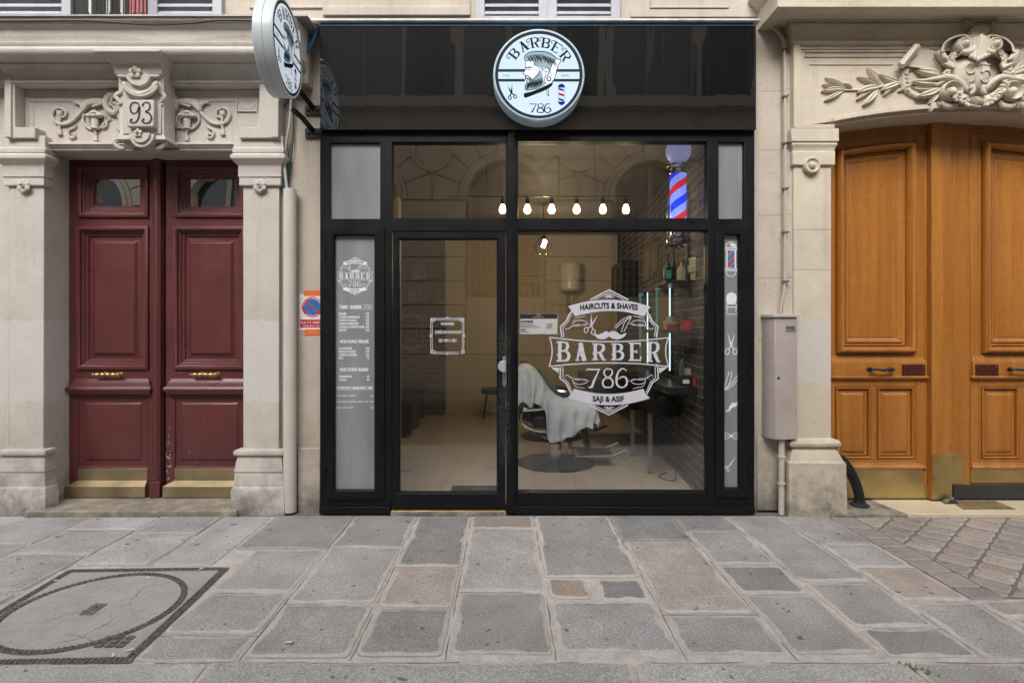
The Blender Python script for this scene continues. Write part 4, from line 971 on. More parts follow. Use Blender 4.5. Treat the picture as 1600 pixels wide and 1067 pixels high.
# ---- oak carriage door
OY = .32
xo = lambda px: X(px, OY); zo = lambda py: Z(py, OY)
def dtop(x): return arc(x, zS + .118 + .16, AH, .125)
def up_top(off): return lambda x: dtop(x) - off
def oak_leaf(sgn):
    """built for the left leaf; sgn -1 mirrors it about the meeting line"""
    f = lambda x: x if sgn > 0 else 2 * AX - x
    class MM(M):
        def add(s, vs): return M.add(s, [(f(p[0]), p[1], p[2]) for p in vs])
    m = MM()
    L_, Rr = JX - .05, AX - .007
    ux0, ux1, uz0 = xo(1305), xo(1429), zo(553); ut = up_top(.30)
    sx = xo(1449)
    bz = .035
    # stiles / rails
    m.box(L_, ux0, OY, OY + .06, bz, 3.4); m.box(ux1, sx, OY, OY + .06, bz, 3.4)
    m.box(ux0, ux1, OY, OY + .06, zo(604), uz0); m.box(ux0, ux1, OY, OY + .06, bz, zo(717))
    xm0, xm1 = xo(1361), xo(1370); m.box(xm0, xm1, OY, OY + .06, zo(717), zo(604))
    m.prism([(ux0, ut(ux0))] + [(ux0 + (ux1 - ux0) * k / 10, ut(ux0 + (ux1 - ux0) * k / 10)) for k in range(1, 11)] + [(ux1, 3.45), (ux0, 3.45)], OY, OY + .06)
    # bolection frame of the tall panel
    m.panel(ux0, ux1, uz0, 0, [(0, OY), (0, OY + .02), (.007, OY + .02), (.007, OY - .02), (.014, OY - .04), (.028, OY - .054), (.046, OY - .048), (.062, OY - .020), (.064, OY + .03), (.071, OY + .03), (.073, OY + .014), (.095, OY + .022), (.10, OY + .008), (.112, OY + .010), (.14, OY + .032), (.145, OY + .026)], ut)
    # groove bead following the arched head
    ax0, ax1 = L_ + .0, xo(1452)
    for off, r in ((.215, .010), (.232, .006)):
        m.tube([(ax0 + (xo(1441) - ax0) * k / 12, OY - .002, dtop(ax0 + (xo(1441) - ax0) * k / 12) - off) for k in range(13)], r, 6)
    for px in (1432, 1446): m.tube([(xo(px), OY - .001, zo(735)), (xo(px), OY - .001, dtop(xo(px)) - .215)], .005, 6)
    # middle rail block with ledges
    m.sweep([(L_, OY + .01), (L_, OY), (xo(1441), OY), (xo(1441), OY + .01)], [(-.005, zo(587)), (.028, zo(587)), (.036, zo(588)), (.036, zo(590)), (.02, zo(592.5)), (-.005, zo(594))][::-1])
    m.sweep([(L_, OY + .01), (L_, OY), (xo(1441), OY), (xo(1441), OY + .01)], [(-.005, zo(556)), (.006, zo(557)), (.01, zo(561)), (.02, zo(564)), (.024, zo(568)), (.024, zo(587.2)), (-.005, zo(587.2))])
    for a, b_ in ((1298, 1361), (1370, 1434)):
        m.panel(xo(a) if a > 1300 else ux0, xo(b_) if b_ < 1400 else ux1, zo(717), zo(604), [(0, OY), (0, OY + .016), (.006, OY + .016), (.006, OY - .006), (.012, OY - .010), (.02, OY - .004), (.022, OY + .024), (.028, OY + .024), (.03, OY + .012), (.05, OY + .018), (.056, OY + .012), (.072, OY + .0), (.078, OY - .001)])
    m.sweep([(L_, OY + .01), (L_, OY), (xo(1441), OY), (xo(1441), OY + .01)], [(-.005, zo(722)), (.006, zo(723)), (.012, zo(727)), (.024, zo(729)), (.024, zo(731)), (-.005, zo(731.5))])
    # meeting stile
    pr = -.048 if sgn > 0 else -.014
    m.box(sx + .002, Rr, OY + pr, OY + .06, bz, 3.45)
    o = m.build('door_leaf', mOak, tr_, .003, 2)
    h = MM(); hz = zo(576.5)
    hp = [(xo(1354), OY - .055, hz), (xo(1360), OY - .07, hz + .004), (xo(1372), OY - .078, hz - .004), (xo(1384), OY - .072, hz + .003), (xo(1391), OY - .055, hz)]
    h.tube(catmull(hp, 5), [.008, .013, .010, .014, .010, .013, .009], 9)
    for px in (1356, 1388): h.tube([(xo(px), OY - .06, hz), (xo(px), OY - .02, hz)], .008, 8); h.lathe([(.022, -.006), (.02, 0)], (xo(px), OY - .024, hz), 12, 'y', (1.3, 1, .8))
    h.build('door_handle', mIron, o)
    pl_ = MM(); pl_.box(xo(1406), xo(1442), OY - .030, OY - .0245, zo(586), zo(569)); pl_.build('push_plate', simple('brown_enamel_plate', (.055, .012, .008), .3, var=.2), o, .001)
    for px in (1409.5, 1439):
        for py in (572, 583): s_ = MM(); s_.lathe([(.004, 0), (.0035, -.002), (.0001, -.0025)], (xo(px), OY - .030, zo(py)), 8, 'y'); s_.build('plate_screw', mBrassL, o)
    return o, MM, L_, sx, Rr, pr
ol, MM, L_, sx, Rr, pr = oak_leaf(1)
k = M(); k.box(L_, xo(1441), OY - .008, OY - .001, zo(755.5), zo(731.8)); k.box(L_, sx + .002, OY - .009, OY - .001, .04, zo(755.5)); k.box(sx + .004, Rr - .002, OY + pr - .006, OY + pr - .001, .04, zo(708)); k.build('kick_plate', mBrass, ol)
orr, MM, L_, sx, Rr, pr = oak_leaf(-1); orr['label'] = 'right leaf with black mesh kick grille'
k = M(); k.box(AX + .009, xo(1502), OY - .018, OY - .013, zo(755), zo(708)); k.box(xo(1516), 2 * AX - L_, OY - .008, OY - .001, zo(754), zo(731.8)); k.build('kick_plate', mBrass, orr)
def mesh_mat():
    t = NT('black_mesh_plate'); vo = t.n('ShaderNodeTexBrick'); vo.inputs['Scale'].default_value = 1; vo.offset = 0; vo.inputs['Brick Width'].default_value = .017; vo.inputs['Row Height'].default_value = .017; vo.inputs['Mortar Size'].default_value = .003
    cx = t.n('ShaderNodeCombineXYZ'); t.l(t.math('ADD', t.axis(0), t.math('MULTIPLY', t.axis(2), 1.7)), cx.inputs[0]); t.l(t.math('SUBTRACT', t.axis(0), t.math('MULTIPLY', t.axis(2), 1.7)), cx.inputs[1]); t.l(cx.outputs[0], vo.inputs['Vector'])
    t.set(Base_Color=t.mix(vo.outputs['Fac'], (.012, .012, .014), (.10, .10, .105)), Roughness=.4, Metallic=.5); t.bump(vo.outputs['Fac'], .8, .006); return t.mat
k = M(); k.box(xo(1486), 2 * AX - L_, OY - .03, OY - .012, .04, zo(756)); k.build('kick_grille', mesh_mat(), orr, .002)
k = M(); k.box(JX - .05, AX + AH, OY + .065, OY + .08, .03, 3.5); k.build('door_backing', mDark, tr_)
# threshold
def marble():
    t = NT('cream_marble'); n_ = t.noise(3, 6, .65); t.set(Base_Color=t.ramp(n_, [(.3, (.50, .42, .30)), (.7, (.62, .54, .41))]), Roughness=.45); return t.mat
m = M(); fy = -.06; m.prism_z([(AX + AH + .0, OY + .1), (AX + AH, fy), (X(1405, 0) + .03, fy), (X(1362, OY), OY - .02), (X(1362, OY), OY + .1)], -.02, .022); m.build('marble_threshold', marble(), tr_, .004)
m = M(); m.prism_z([(X(1362, OY) - .002, OY + .1), (X(1362, OY) - .002, OY - .02), (X(1405, 0) + .027, fy), (JX - .02, fy), (JX - .02, OY + .1)], -.02, .018); m.build('stone_threshold', mStep, tr_, .004)
a = [Vector(G(*p, .026)) for p in ((1484, 782), (1555, 782), (1587, 795), (1505, 795))]
o = M(); o.loops([[(p.x, p.y, .0225) for p in a], [(p.x, p.y, .026) for p in a]]); tag(o.build('floor_plate', simple('worn_brass_floor', (.22, .165, .085), .5, .25, vs=14, var=.5)), 'worn brass plate set in the cream threshold before the oak door', 'floor plate')
# door stop
m = M(); p0 = Vector(G(1480, 781, .03)); p0.y = OY - .10
m.prism([(p0.x - .085, .024), (p0.x - .085, .03), (p0.x - .05, .062), (p0.x - .005, .066), (p0.x + .02, .04), (p0.x + .035, .024)], p0.y - .025, p0.y + .02); m.ball((p0.x - .01, p0.y, .055), .024, 10, 6)
tag(m.build('door_stop', simple('worn_grey_metal', (.11, .11, .12), .35, .8), None, .004), 'small grey metal stop on the floor where the oak leaves meet', 'door stop')
# wheel guard
wg = thing('wheel_guard', 'black fluted iron quarter-hoop guard at the foot of the oak door jamb', 'wheel guard', (X(1343, .2), .2, 0))
m = M(); by = .17; cx_ = X(1343, by); z_t = Z(712, by)
pts = catmull([(JX - .03, by + .02, z_t + .01), (X(1310, by), by, z_t - .015), (X(1325, by), by, Z(731, by)), (X(1336, by), by, Z(752, by)), (X(1342, by), by, Z(772, by)), (cx_, by, .03)], 8)
L = []
for i, p in enumerate(pts):
    t = (Vector(pts[min(i + 1, len(pts) - 1)]) - Vector(pts[max(i - 1, 0)])).normalized(); a_ = Vector((0, 1, 0)); b_ = t.cross(a_)
    L.append([tuple(Vector(p) + (a_ * cos(q) + b_ * sin(q)) * (.036 + (.004 if k % 2 else -.003))) for k, q in enumerate([2 * pi * k / 24 for k in range(24)])])
m.loops(L); m.build('hoop', mIron, wg, 0, angle=25)
m = M(); m.lathe([(.075, .0), (.075, .012), (.06, .022), (.048, .03), (.044, .05), (.0001, .052)], (cx_, by, .016), 24); m.build('foot', mIron, wg)

# utility cabinet and pipes on the right wall
ub = thing('utility_cabinet', 'tall mauve grey steel cabinet with faceted front on the stone wall', 'utility cabinet', (X(1222, 0), .05, .6))
m = M(); q = lambda px, y: (X(px, y), y)
plan = [(X(1197, .02), .10), q(1197.5, .02), q(1211, -.045), q(1224, -.055), q(1245.5, -.03), (X(1246, -.03), .055), (X(1246, -.03), .06)]
m.prism_z(plan, Z(687, -.05), Z(495, -.05)); m.build('cabinet_body', mGreyBox, ub, .005)
m = M(); pl2 = [(X(1195, .02), .10), q(1196.5, .005), q(1210, -.06), q(1224, -.072), q(1249, -.045), (X(1249, -.045), .06)]; m.prism_z(pl2, Z(495.5, -.05), Z(490.5, -.05)); m.build('cabinet_lid', simple('pale_lid', (.45, .41, .37), .55, vs=5), ub, .003)
m = M()
def fac(px, py, o=.003):
    t = (px - 1224) / 21.5; y_ = -.055 + .025 * t - o; return P(px, py, y_)
m.poly([fac(227 + 1000, 508), fac(1244, 508), fac(1244, 519), fac(1227, 519)]); m.build('rating_plate', simple('plate_grey', (.30, .26, .24), .4, vs=60, var=.2), ub)
m = M(); T = lambda u, v, l: fac(u, v, .0045); m.text(T, 'GAZ', 1229, 1242, 513.5, 510, .04)
for yy_ in (515, 517): m.ribbon(T, [(1229, yy_), (1242, yy_)], .5)
m.build('lettering', mInk, ub)
m = M(); m.lathe([(.009, 0), (.009, -.004), (.0001, -.005)], P(1216.5, 590.5, -.05), 10, 'y'); m.build('lock', mInk, ub)
m = M(); m.tube([(X(1221, -.0), -.0, -.0), (X(1221, 0), 0, Z(686, 0))], .024, 14)
for py in (713, 755): m.lathe([(.0245, -.008), (.032, -.007), (.032, .007), (.0245, .008)], (X(1221, 0), 0, Z(py, 0)), 14)
tag(m.build('riser_pipe', simple('pale_riser_paint', (.47, .42, .37), .5, vs=6)), 'pale vertical pipe running from the grey steel cabinet down to the pavement', 'pipe')
cd = thing('wall_conduit', 'thin beige conduit clipped up the wall above the grey steel cabinet', 'conduit', (X(1227, .06), .06, 2))
m = M(); pts = [(1187, -60), (1187, 5), (1191, 32), (1200, 42), (1212, 48), (1220, 58), (1225.5, 75), (1226.5, 150), (1227, 300), (1226.5, 400), (1225.5, 445), (1224, 462), (1220.5, 478), (1220, 491)]
m.tube([P(u, v, .045 if v > 45 else .05) for u, v in catmull(pts, 5)], .011, 8); m.build('tube', simple('conduit_beige', (.44, .39, .33), .5), cd)
for py in (78, 151, 224, 295, 363, 440):
    m = M(); c = P(1226.5, py, .04); m.box(c[0] - .02, c[0] + .022, .03, .062, c[2] - .008, c[2] + .008); m.tube([(c[0] + .018, .06, c[2]), (c[0] + .018, .015, c[2] + .004)], .006, 6); m.build('clip', simple('dull_clip', (.12, .11, .10), .6), cd)
# ================================================================= drawing helpers for signs and decals
SLAB = {
 'B': (.95, [([(.24, .0), (.24, 1)], .25), ([(0, .035), (.45, .035)], .075), ([(0, .965), (.45, .965)], .075), ([(.04, .36), (.12, .30)], .08),
       ([(.24, .95), (.55, .955), (.76, .88), (.80, .74), (.70, .58), (.50, .525), (.24, .52)], [.09, .10, .20, .23, .18, .09, .08]), ([(.24, .52), (.58, .52), (.84, .42), (.88, .24), (.76, .08), (.52, .045), (.24, .045)], [.08, .10, .21, .25, .20, .10, .09])]),
 'A': (1.0, [([(.16, .03), (.47, .98)], .11), ([(.44, 1.0), (.80, .02)], .24), ([(.24, .33), (.7, .33)], .08), ([(0, .035), (.36, .035)], .07), ([(.58, .035), (1.0, .035)], .07), ([(.28, .965), (.56, .965)], .07)]),
 'R': (1.0, [([(.24, .0), (.24, 1)], .24), ([(0, .035), (.45, .035)], .075), ([(0, .965), (.45, .965)], .075), ([(.04, .42), (.12, .36)], .08),
       ([(.24, .95), (.58, .955), (.80, .87), (.83, .70), (.72, .53), (.50, .47), (.24, .465)], [.09, .10, .20, .24, .18, .09, .08]), ([(.46, .47), (.62, .36), (.72, .2), (.84, .035), (1.02, .03)], [.12, .22, .24, .16, .05])]),
 'E': (.95, [([(.24, .0), (.24, 1)], .25), ([(0, .035), (.9, .035)], .085), ([(0, .965), (.86, .965)], .085), ([(.24, .51), (.62, .51)], .08), ([(.60, .40), (.60, .62)], .07), ([(.84, .80), (.86, 1.0)], .09), ([(.88, .0), (.90, .24)], .09)]),
 '7': (.9, [([(.0, .86), (.10, .95), (.3, .93), (.6, .93), (.95, .95)], [.05, .1, .13, .11, .08]), ([(.93, .96), (.72, .62), (.52, .32), (.42, .1), (.30, .02), (.12, .02)], [.08, .12, .17, .2, .14, .05])]),
 '8': (.9, [([(.62, .99), (.86, .88), (.84, .68), (.5, .52), (.2, .68), (.2, .86), (.44, .97), (.70, .92)], [.06, .13, .14, .13, .14, .13, .10, .05]), ([(.5, .52), (.16, .42), (.06, .22), (.22, .035), (.5, .02), (.80, .04), (.94, .24), (.82, .43), (.5, .52)], [.12, .15, .18, .14, .12, .14, .18, .15, .12])]),
 '6': (.9, [([(.86, .86), (.70, .96), (.45, .95), (.18, .74), (.08, .40), (.14, .15), (.38, .03), (.66, .03), (.90, .18), (.92, .38), (.74, .55), (.46, .54), (.22, .42)], [.08, .10, .12, .16, .19, .17, .13, .13, .17, .17, .13, .11, .08])]),
}
CURL = {'B': [([(.24, .93), (.0, .98), (-.22, .84), (-.20, .64), (-.04, .62), (-.0, .74), (-.10, .78)], [.05, .08, .09, .07, .06, .05])],
        'R': [([(.24, .93), (.0, .98), (-.22, .84), (-.20, .64), (-.04, .62), (-.0, .74), (-.10, .78)], [.05, .08, .09, .07, .06, .05])],
        'E': [([(.24, .93), (.0, .98), (-.16, .84), (-.12, .66), (.02, .66)], [.05, .08, .09, .07, .06])], 'A': [([(.8, .33), (.98, .40), (1.05, .48)], [.06, .05, .03])]}
def glyph(m, T, ch, u0, u1, v0, v1, thin=1.0, curl=False, place=None):
    """v0 baseline, v1 top, same units as T"""
    w, st = SLAB[ch]; sc = abs(u1 - u0)
    for pts, wd in st + (CURL.get(ch, []) if curl else []):
        q = [(u0 + (u1 - u0) * x, v0 + (v1 - v0) * y) for x, y in pts]
        if place: q = [place(*p) for p in q]
        wl = wd if isinstance(wd, list) else [wd, wd]
        vert = abs(pts[0][0] - pts[-1][0]) < .2
        k = sc if len(pts) > 2 or vert else abs(v1 - v0)
        m.ribbon(T, q, [max(x * k * thin, 0) for x in wl], 5 if len(pts) > 2 else 0)
def scissors(m, T, c, s, rot, w=1.0):
    ro = lambda u, v: (c[0] + s * (u * cos(rot) - v * sin(rot)), c[1] + s * (u * sin(rot) + v * cos(rot)))
    for k in (1, -1):
        m.ribbon(T, [ro(.32 * k, -1), ro(.05 * k, -.05), ro(-.22 * k, .42)], [.03 * s * w, .20 * s * w, .10 * s * w])
        m.ribbon(T, [ro(-.36 * k + .19 * cos(a), .66 + .26 * sin(a)) for a in [2 * pi * i / 14 for i in range(14)]], .11 * s * w, 0, True)
def razor(m, T, c, s, rot, w=1.0):
    ro = lambda u, v: (c[0] + s * (u * cos(rot) - v * sin(rot)), c[1] + s * (u * sin(rot) + v * cos(rot)))
    m.ribbon(T, [ro(-.5, 1), ro(-.3, -.8), ro(-.02, -.95), ro(.0, .0), ro(-.18, .75)], .09 * s * w, 0, True)
    m.ribbon(T, [ro(-.42, .8), ro(.1, .3), ro(.66, -.8), ro(.84, -.7), ro(.34, .35), ro(-.3, .98)], .09 * s * w, 0, True)
    m.disc(T, ro(-.42, .92), .11 * s, 10)
MOUST = [(400, 385), (430, 402), (465, 390), (495, 374), (518, 384), (541, 374), (572, 380), (606, 402), (648, 388), (636, 414), (606, 432), (575, 438), (543, 432), (518, 416), (493, 432), (461, 438), (430, 430), (410, 408)]
def logo(m, T, ink=None, bannertext=True, fine=True):
    """shop emblem drawn in the units of the enlarged photograph (518 = centre line)"""
    mi = lambda pts: [(1036 - u, v) for u, v in pts]
    for yt, s_ in ((0, 1), (1, -1)):
        fl = (lambda pts: pts) if s_ > 0 else (lambda pts: [(u - 2, 1072 - v) for u, v in pts])
        m.ribbon(T, fl([(372, 138), (518, 63), (664, 138)]), 11); m.ribbon(T, fl([(404, 138), (518, 82), (632, 138)]), 6)
        for k in range(7):
            a = R(-78 + k * 26); m.ribbon(T, fl([(518 + 6 * sin(a), 122 - 6 * cos(a)), (518 + 42 * sin(a), 128 - 40 * cos(a))]), [9, 3])
    up = catmull([(205, 187), (330, 154), (440, 141), (520, 138), (600, 141), (710, 156), (832, 190)], 5)
    dn = catmull([(785, 264), (660, 233), (590, 225), (520, 222), (450, 226), (380, 236), (258, 262)], 5)
    m.fill(T, up + [(803, 226)] + dn + [(236, 224)])
    up2 = catmull([(250, 812), (380, 840), (450, 848), (520, 850), (590, 847), (660, 838), (778, 812)], 5); dn2 = catmull([(828, 885), (690, 920), (600, 932), (520, 936), (440, 932), (350, 922), (205, 880)], 5)
    m.fill(T, up2 + [(793, 846)] + dn2 + [(238, 845)])
    for f in ((lambda p: p), mi):
        m.ribbon(T, f([(236, 222), (212, 255), (192, 300), (148, 340), (160, 422)]), 11); m.ribbon(T, f([(232, 245), (205, 305), (166, 345), (175, 418)]), 6)
        m.ribbon(T, f([(150, 645), (146, 735), (190, 765), (212, 810), (232, 850)]), 11); m.ribbon(T, f([(170, 645), (167, 728), (205, 760), (238, 838)]), 6)
        m.fill(T, f([(75, 650), (141, 652), (136, 694)]))
        if fine:
            for fy in ((lambda p: p), lambda p: [(u, 1070 - v) for u, v in p]):
                m.ribbon(T, fy(f([(182, 350), (200, 362), (235, 340), (280, 325), (330, 332), (352, 318), (335, 300), (290, 292), (250, 305), (245, 330), (285, 334), (340, 322), (370, 318)])), [4, 6, 4, 5, 6, 5, 4], 5)
                m.ribbon(T, fy(f([(246, 300), (265, 275), (300, 268), (338, 258)])), [3, 5, 3], 5)
    m.ribbon(T, catmull([(66, 422), (290, 446), (518, 455), (740, 447), (970, 425)], 5), 9); m.ribbon(T, catmull([(62, 642), (290, 622), (518, 616), (740, 622), (968, 644)], 5), 9)
    m.ribbon(T, catmull([(66, 420), (82, 480), (84, 560), (62, 644)], 5), 9); m.ribbon(T, catmull([(970, 423), (950, 480), (948, 560), (968, 646)], 5), 9)
    for ch, a, b_, v1, v0 in (('B', 118, 224, 452, 606), ('A', 262, 346, 464, 600), ('R', 387, 493, 468, 595), ('B', 532, 632, 468, 595), ('E', 665, 768, 462, 600), ('R', 800, 906, 455, 608)): glyph(m, T, ch, a, b_, v0, v1)
    for ch, a, b_ in (('7', 346, 452), ('8', 464, 552), ('6', 566, 660)): glyph(m, T, ch, a, b_, 803, 655, .95)
    m.fill(T, MOUST, 3)
    if fine:
        for k in (0, 1): pass
        ro = R(18); scissors(m, T, (385, 325), 78, R(16), .8); razor(m, T, (630, 318), 70, R(200), .8)
    if ink and bannertext:
        b1 = lambda u: .00028 * (u - 518) ** 2; ink[0].text(T, 'HAIRCUTS & SHAVES', 298, 736, 203, 158, .035, lambda u: b1(u) * 1.0); ink[1].text(T, 'SAJI & ASIF', 392, 630, 909, 865, .035, lambda u: -.0002 * (u - 518) ** 2)
def round_sign(parent, T, mats_y=None):
    """face graphics in the enlarged-photo units: centre (515,508), radius 450"""
    m = M(); C = (515, 508)
    m.ribbon(T, [(C[0] + 422 * cos(2 * pi * i / 72), C[1] + 422 * sin(2 * pi * i / 72)) for i in range(72)], 46, 0, True)
    for v, hw in ((466, 408), (562, 408)): m.ribbon(T, [(C[0] - hw, v), (C[0] + hw, v)], 27)
    m.build('ring_band', mSignDark, parent)
    m = M(); m.lay = 20
    def place(ang, rad): return lambda u, v: (C[0] + (rad + v) * sin(R(ang) + u / rad), C[1] - (rad + v) * cos(R(ang) + u / rad))
    for ch, ang in zip('BARBER', (-50.5, -29, -8.5, 11.5, 32, 54)):
        w = 84 if ch == 'A' else 82; glyph(m, T, ch, -w / 2 + 4, w / 2 + 4, 0, 100, 1.0, True, place(ang, 268))
    m.build('lettering', mInk, parent); m = M(); m.lay = 40
    for ch, a in (('7', 424), ('8', 494), ('6', 564)): glyph(m, T, ch, a, a + 72, 882 if ch != '7' else 876, 790, 1.0)
    m.build('number', mInk, parent); m = M(); m.lay = 20; scissors(m, T, (245, 680), 72, R(-12), 1.2); m.build('scissors_emblem', mInk, parent)
    for nm, a, b_ in (('SAJI', 163, 228), ('ASIF', 733, 812)): m = M(); m.lay = 20; m.text(T, nm, a, b_, 524, 506, .0); m.build('owner_name', mInk, parent)
    # bearded man emblem: fills then ink lines
    m = M(); m.lay = 10
    m.ribbon(T, [(370, 466), (700, 466)], .1)
    wf = M(); wf.lay = 8
    wf.fill(T, [(380, 375), (470, 375), (640, 370), (735, 365), (700, 420), (660, 560), (600, 600), (480, 640), (385, 650), (378, 560), (362, 500), (380, 450)])
    wf.build('face_fill', mLightFace, parent)
    m.fill(T, [(382, 375), (372, 340), (392, 305), (450, 283), (530, 278), (610, 292), (665, 325), (690, 352), (648, 400), (620, 470), (600, 440), (560, 440), (545, 470), (520, 430), (465, 408), (480, 372), (430, 368)], 3)
    m.fill(T, [(385, 520), (420, 545), (440, 560), (480, 520), (520, 470), (545, 480), (560, 560), (580, 600), (520, 640), (440, 655), (385, 655), (384, 620), (400, 590), (430, 585), (410, 565), (384, 545)], 2)
    m.build('hair_fill', mTeal, parent)
    m = M(); m.lay = 28
    st = [([(382, 375), (372, 340), (392, 305), (450, 283), (530, 278), (610, 292), (665, 325), (692, 352), (735, 365), (705, 415), (690, 480), (660, 560), (640, 590)], 5), ([(382, 375), (384, 420), (382, 455), (362, 498), (382, 512), (380, 530), (388, 560), (402, 575), (384, 600), (384, 656), (440, 656), (510, 640)], 5),
          ([(384, 440), (420, 434), (452, 438)], 8), ([(390, 462), (420, 455), (440, 462)], 4), ([(383, 516), (410, 522), (440, 552), (400, 545)], 7), ([(382, 378), (430, 370), (480, 372), (465, 408), (505, 425), (520, 460), (510, 510), (440, 560)], 4),
          ([(550, 480), (560, 455), (590, 440), (615, 460), (606, 505), (580, 520), (570, 560), (590, 600)], 5), ([(560, 490), (580, 470), (595, 480), (575, 505)], 4), ([(585, 545), (605, 525), (630, 535), (628, 562), (600, 565), (598, 548), (612, 546)], 6), ([(630, 590), (610, 640), (612, 715), (592, 680), (600, 620)], 4), ([(648, 400), (625, 470), (640, 520)], 4)]
    for pts, w in st: m.ribbon(T, pts, [w * 1.1, w * 1.7, w * 1.1], 5)
    rr = random.Random(3)
    for k in range(26):
        t = k / 25; a = (392 + t * 260, 300 + 30 * (1 - sin(pi * t)) + (t * 30)); m.ribbon(T, [(a[0], a[1] - 8), (a[0] + 25, a[1] + 22 + rr.random() * 20), (a[0] + 32 + rr.random() * 20, a[1] + 60 + rr.random() * 30)], [2, 7, 2], 3)
    for k in range(20):
        t = k / 19; a = (400 + t * 140, 560 + rr.random() * 20 - t * 30); m.ribbon(T, [a, (a[0] + 8 - 30 * (1 - t) * .3, a[1] + 40), (a[0] - 8, a[1] + 70 + rr.random() * 20)], [2, 8, 2], 3)
    for k in range(10): a = (640 + k * 5, 375 + k * 14); m.ribbon(T, [a, (a[0] + 22 - k, a[1] + 2)], [2, 3])
    m.fill(T, catmull([(366, 715), (375, 690), (440, 675), (540, 635), (640, 590), (652, 596), (630, 630), (560, 670), (470, 705), (390, 735), (370, 730)], 3))
    m.build('portrait', mInk, parent)
    m = M(); m.lay = 74; m.ribbon(T, [(392, 705), (470, 680), (560, 642), (630, 605)], [10, 16, 14, 5]); m.build('razor_shine', mTeal, parent)
    n_ = M(); n_.lay = 30; r_ = M(); r_.lay = 30
    n_.fill(T, [(705, 630), (705, 615), (720, 600), (738, 596), (756, 602), (768, 616), (770, 632)]); n_.fill(T, [(705, 774), (770, 774), (768, 790), (752, 804), (736, 808), (718, 800), (707, 788)])
    for v in (636, 736): n_.fill(T, [(708, v), (756, v + 14), (762, v + 36), (712, v + 20)])
    n_.ribbon(T, [(700, 632), (774, 632)], 6); n_.ribbon(T, [(700, 774), (774, 774)], 6); n_.ribbon(T, [(706, 632), (706, 774)], 3); n_.ribbon(T, [(768, 632), (768, 774)], 3)
    r_.fill(T, [(710, 684), (760, 698), (764, 722), (712, 708)])
    n_.build('pole_blue', mNavy, parent); r_.build('pole_red', mRedInk, parent)

# ================================================================= shopfront
sf = thing('shopfront', 'black framed barber shopfront with glass door and gloss fascia panel', 'shopfront', (0, 0, 0))
FY = 0.0
def bar(m, x0, x1, y0, y1, yf=FY, yb=.10): m.box(X(x0, yf), X(x1, yf), yf, yb, Z(y1, yf), Z(y0, yf))
zb = .012
m = M()
bar(m, 500, 516, 205, 800); bar(m, 1163, 1179, 205, 800)
bar(m, 516, 793.5, 205, 222); bar(m, 806.5, 1163, 205, 221)
bar(m, 594, 612, 222, 797, -.002); bar(m, 1106, 1123, 221, 792, -.002)
bar(m, 516, 594, 342, 366, .001); bar(m, 612, 791, 341, 361, .001); bar(m, 809, 1106, 341, 359.5, .001); bar(m, 1123, 1163, 342, 366, .001)
m.box(X(791, 0), X(809, 0), .0, .11, .01, Z(205, 0))
m.box(X(794, -.02), X(806, -.02), -.02, .0, .012, Z(204, -.02)); m.box(X(797, -.03), X(803, -.03), -.028, -.02, .012, Z(204, -.02))
bar(m, 809, 1106, 769.5, 792.5, .001)
m.box(X(806, -.015), X(1179.5, -.015), -.022, .1, .008, Z(792, -.022)); m.box(X(499, -.015), X(611, -.015), -.022, .1, .008, Z(792, -.022))
bar(m, 516, 594, 779, 792, .001); bar(m, 1123, 1163, 776, 792, .001)
m.build('frame', mBlack, sf, .0025, 2)
# beads around the panes
m = M()
def bead(x0, x1, y0, y1, yf, w=2.2):
    m.panel(X(x0 - w, yf), X(x1 + w, yf), Z(y1 + w, yf), Z(y0 - w, yf), [(0, yf + .012), (0, yf + .002), (.006, yf + .002), (.012, yf + .03), (.014, yf + .045)], None, False)
for a in ((516, 594, 224, 342), (612.5, 790.5, 222, 341), (809.5, 1105, 221, 341), (1123, 1162, 223, 342), (809.5, 1105, 360, 769.5)): bead(*a, .0)
m.build('glazing_bead', mBlack, sf)
def pane(name, x0, x1, y0, y1, mat, y=.045, th=.006, parent=sf):
    m = M(); m.box(X(x0 - 3, y), X(x1 + 3, y), y, y + th, Z(y1 + 3, y), Z(y0 - 3, y)); return m.build(name, mat, parent)
def single(name, x0, x1, y0, y1, mat, y=.045, parent=sf):
    m = M(); m.poly([(X(x0 - 3, y), y, Z(y1 + 3, y)), (X(x1 + 3, y), y, Z(y1 + 3, y)), (X(x1 + 3, y), y, Z(y0 - 3, y)), (X(x0 - 3, y), y, Z(y0 - 3, y))]); return m.build(name, mat, parent)
single('transom_pane', 612, 791, 222, 342, mGlass); single('transom_pane', 809, 1106, 221, 341, mGlass)
mainp = single('display_pane', 809, 1106, 360, 770, mGlass)
f1 = pane('frosted_pane', 516, 594, 224, 343, mFrost, .03); f1['label'] = 'frosted top left pane'
f2 = pane('frosted_pane', 1123, 1162, 223, 342, mFrost, .03); f2['label'] = 'frosted narrow top right pane'
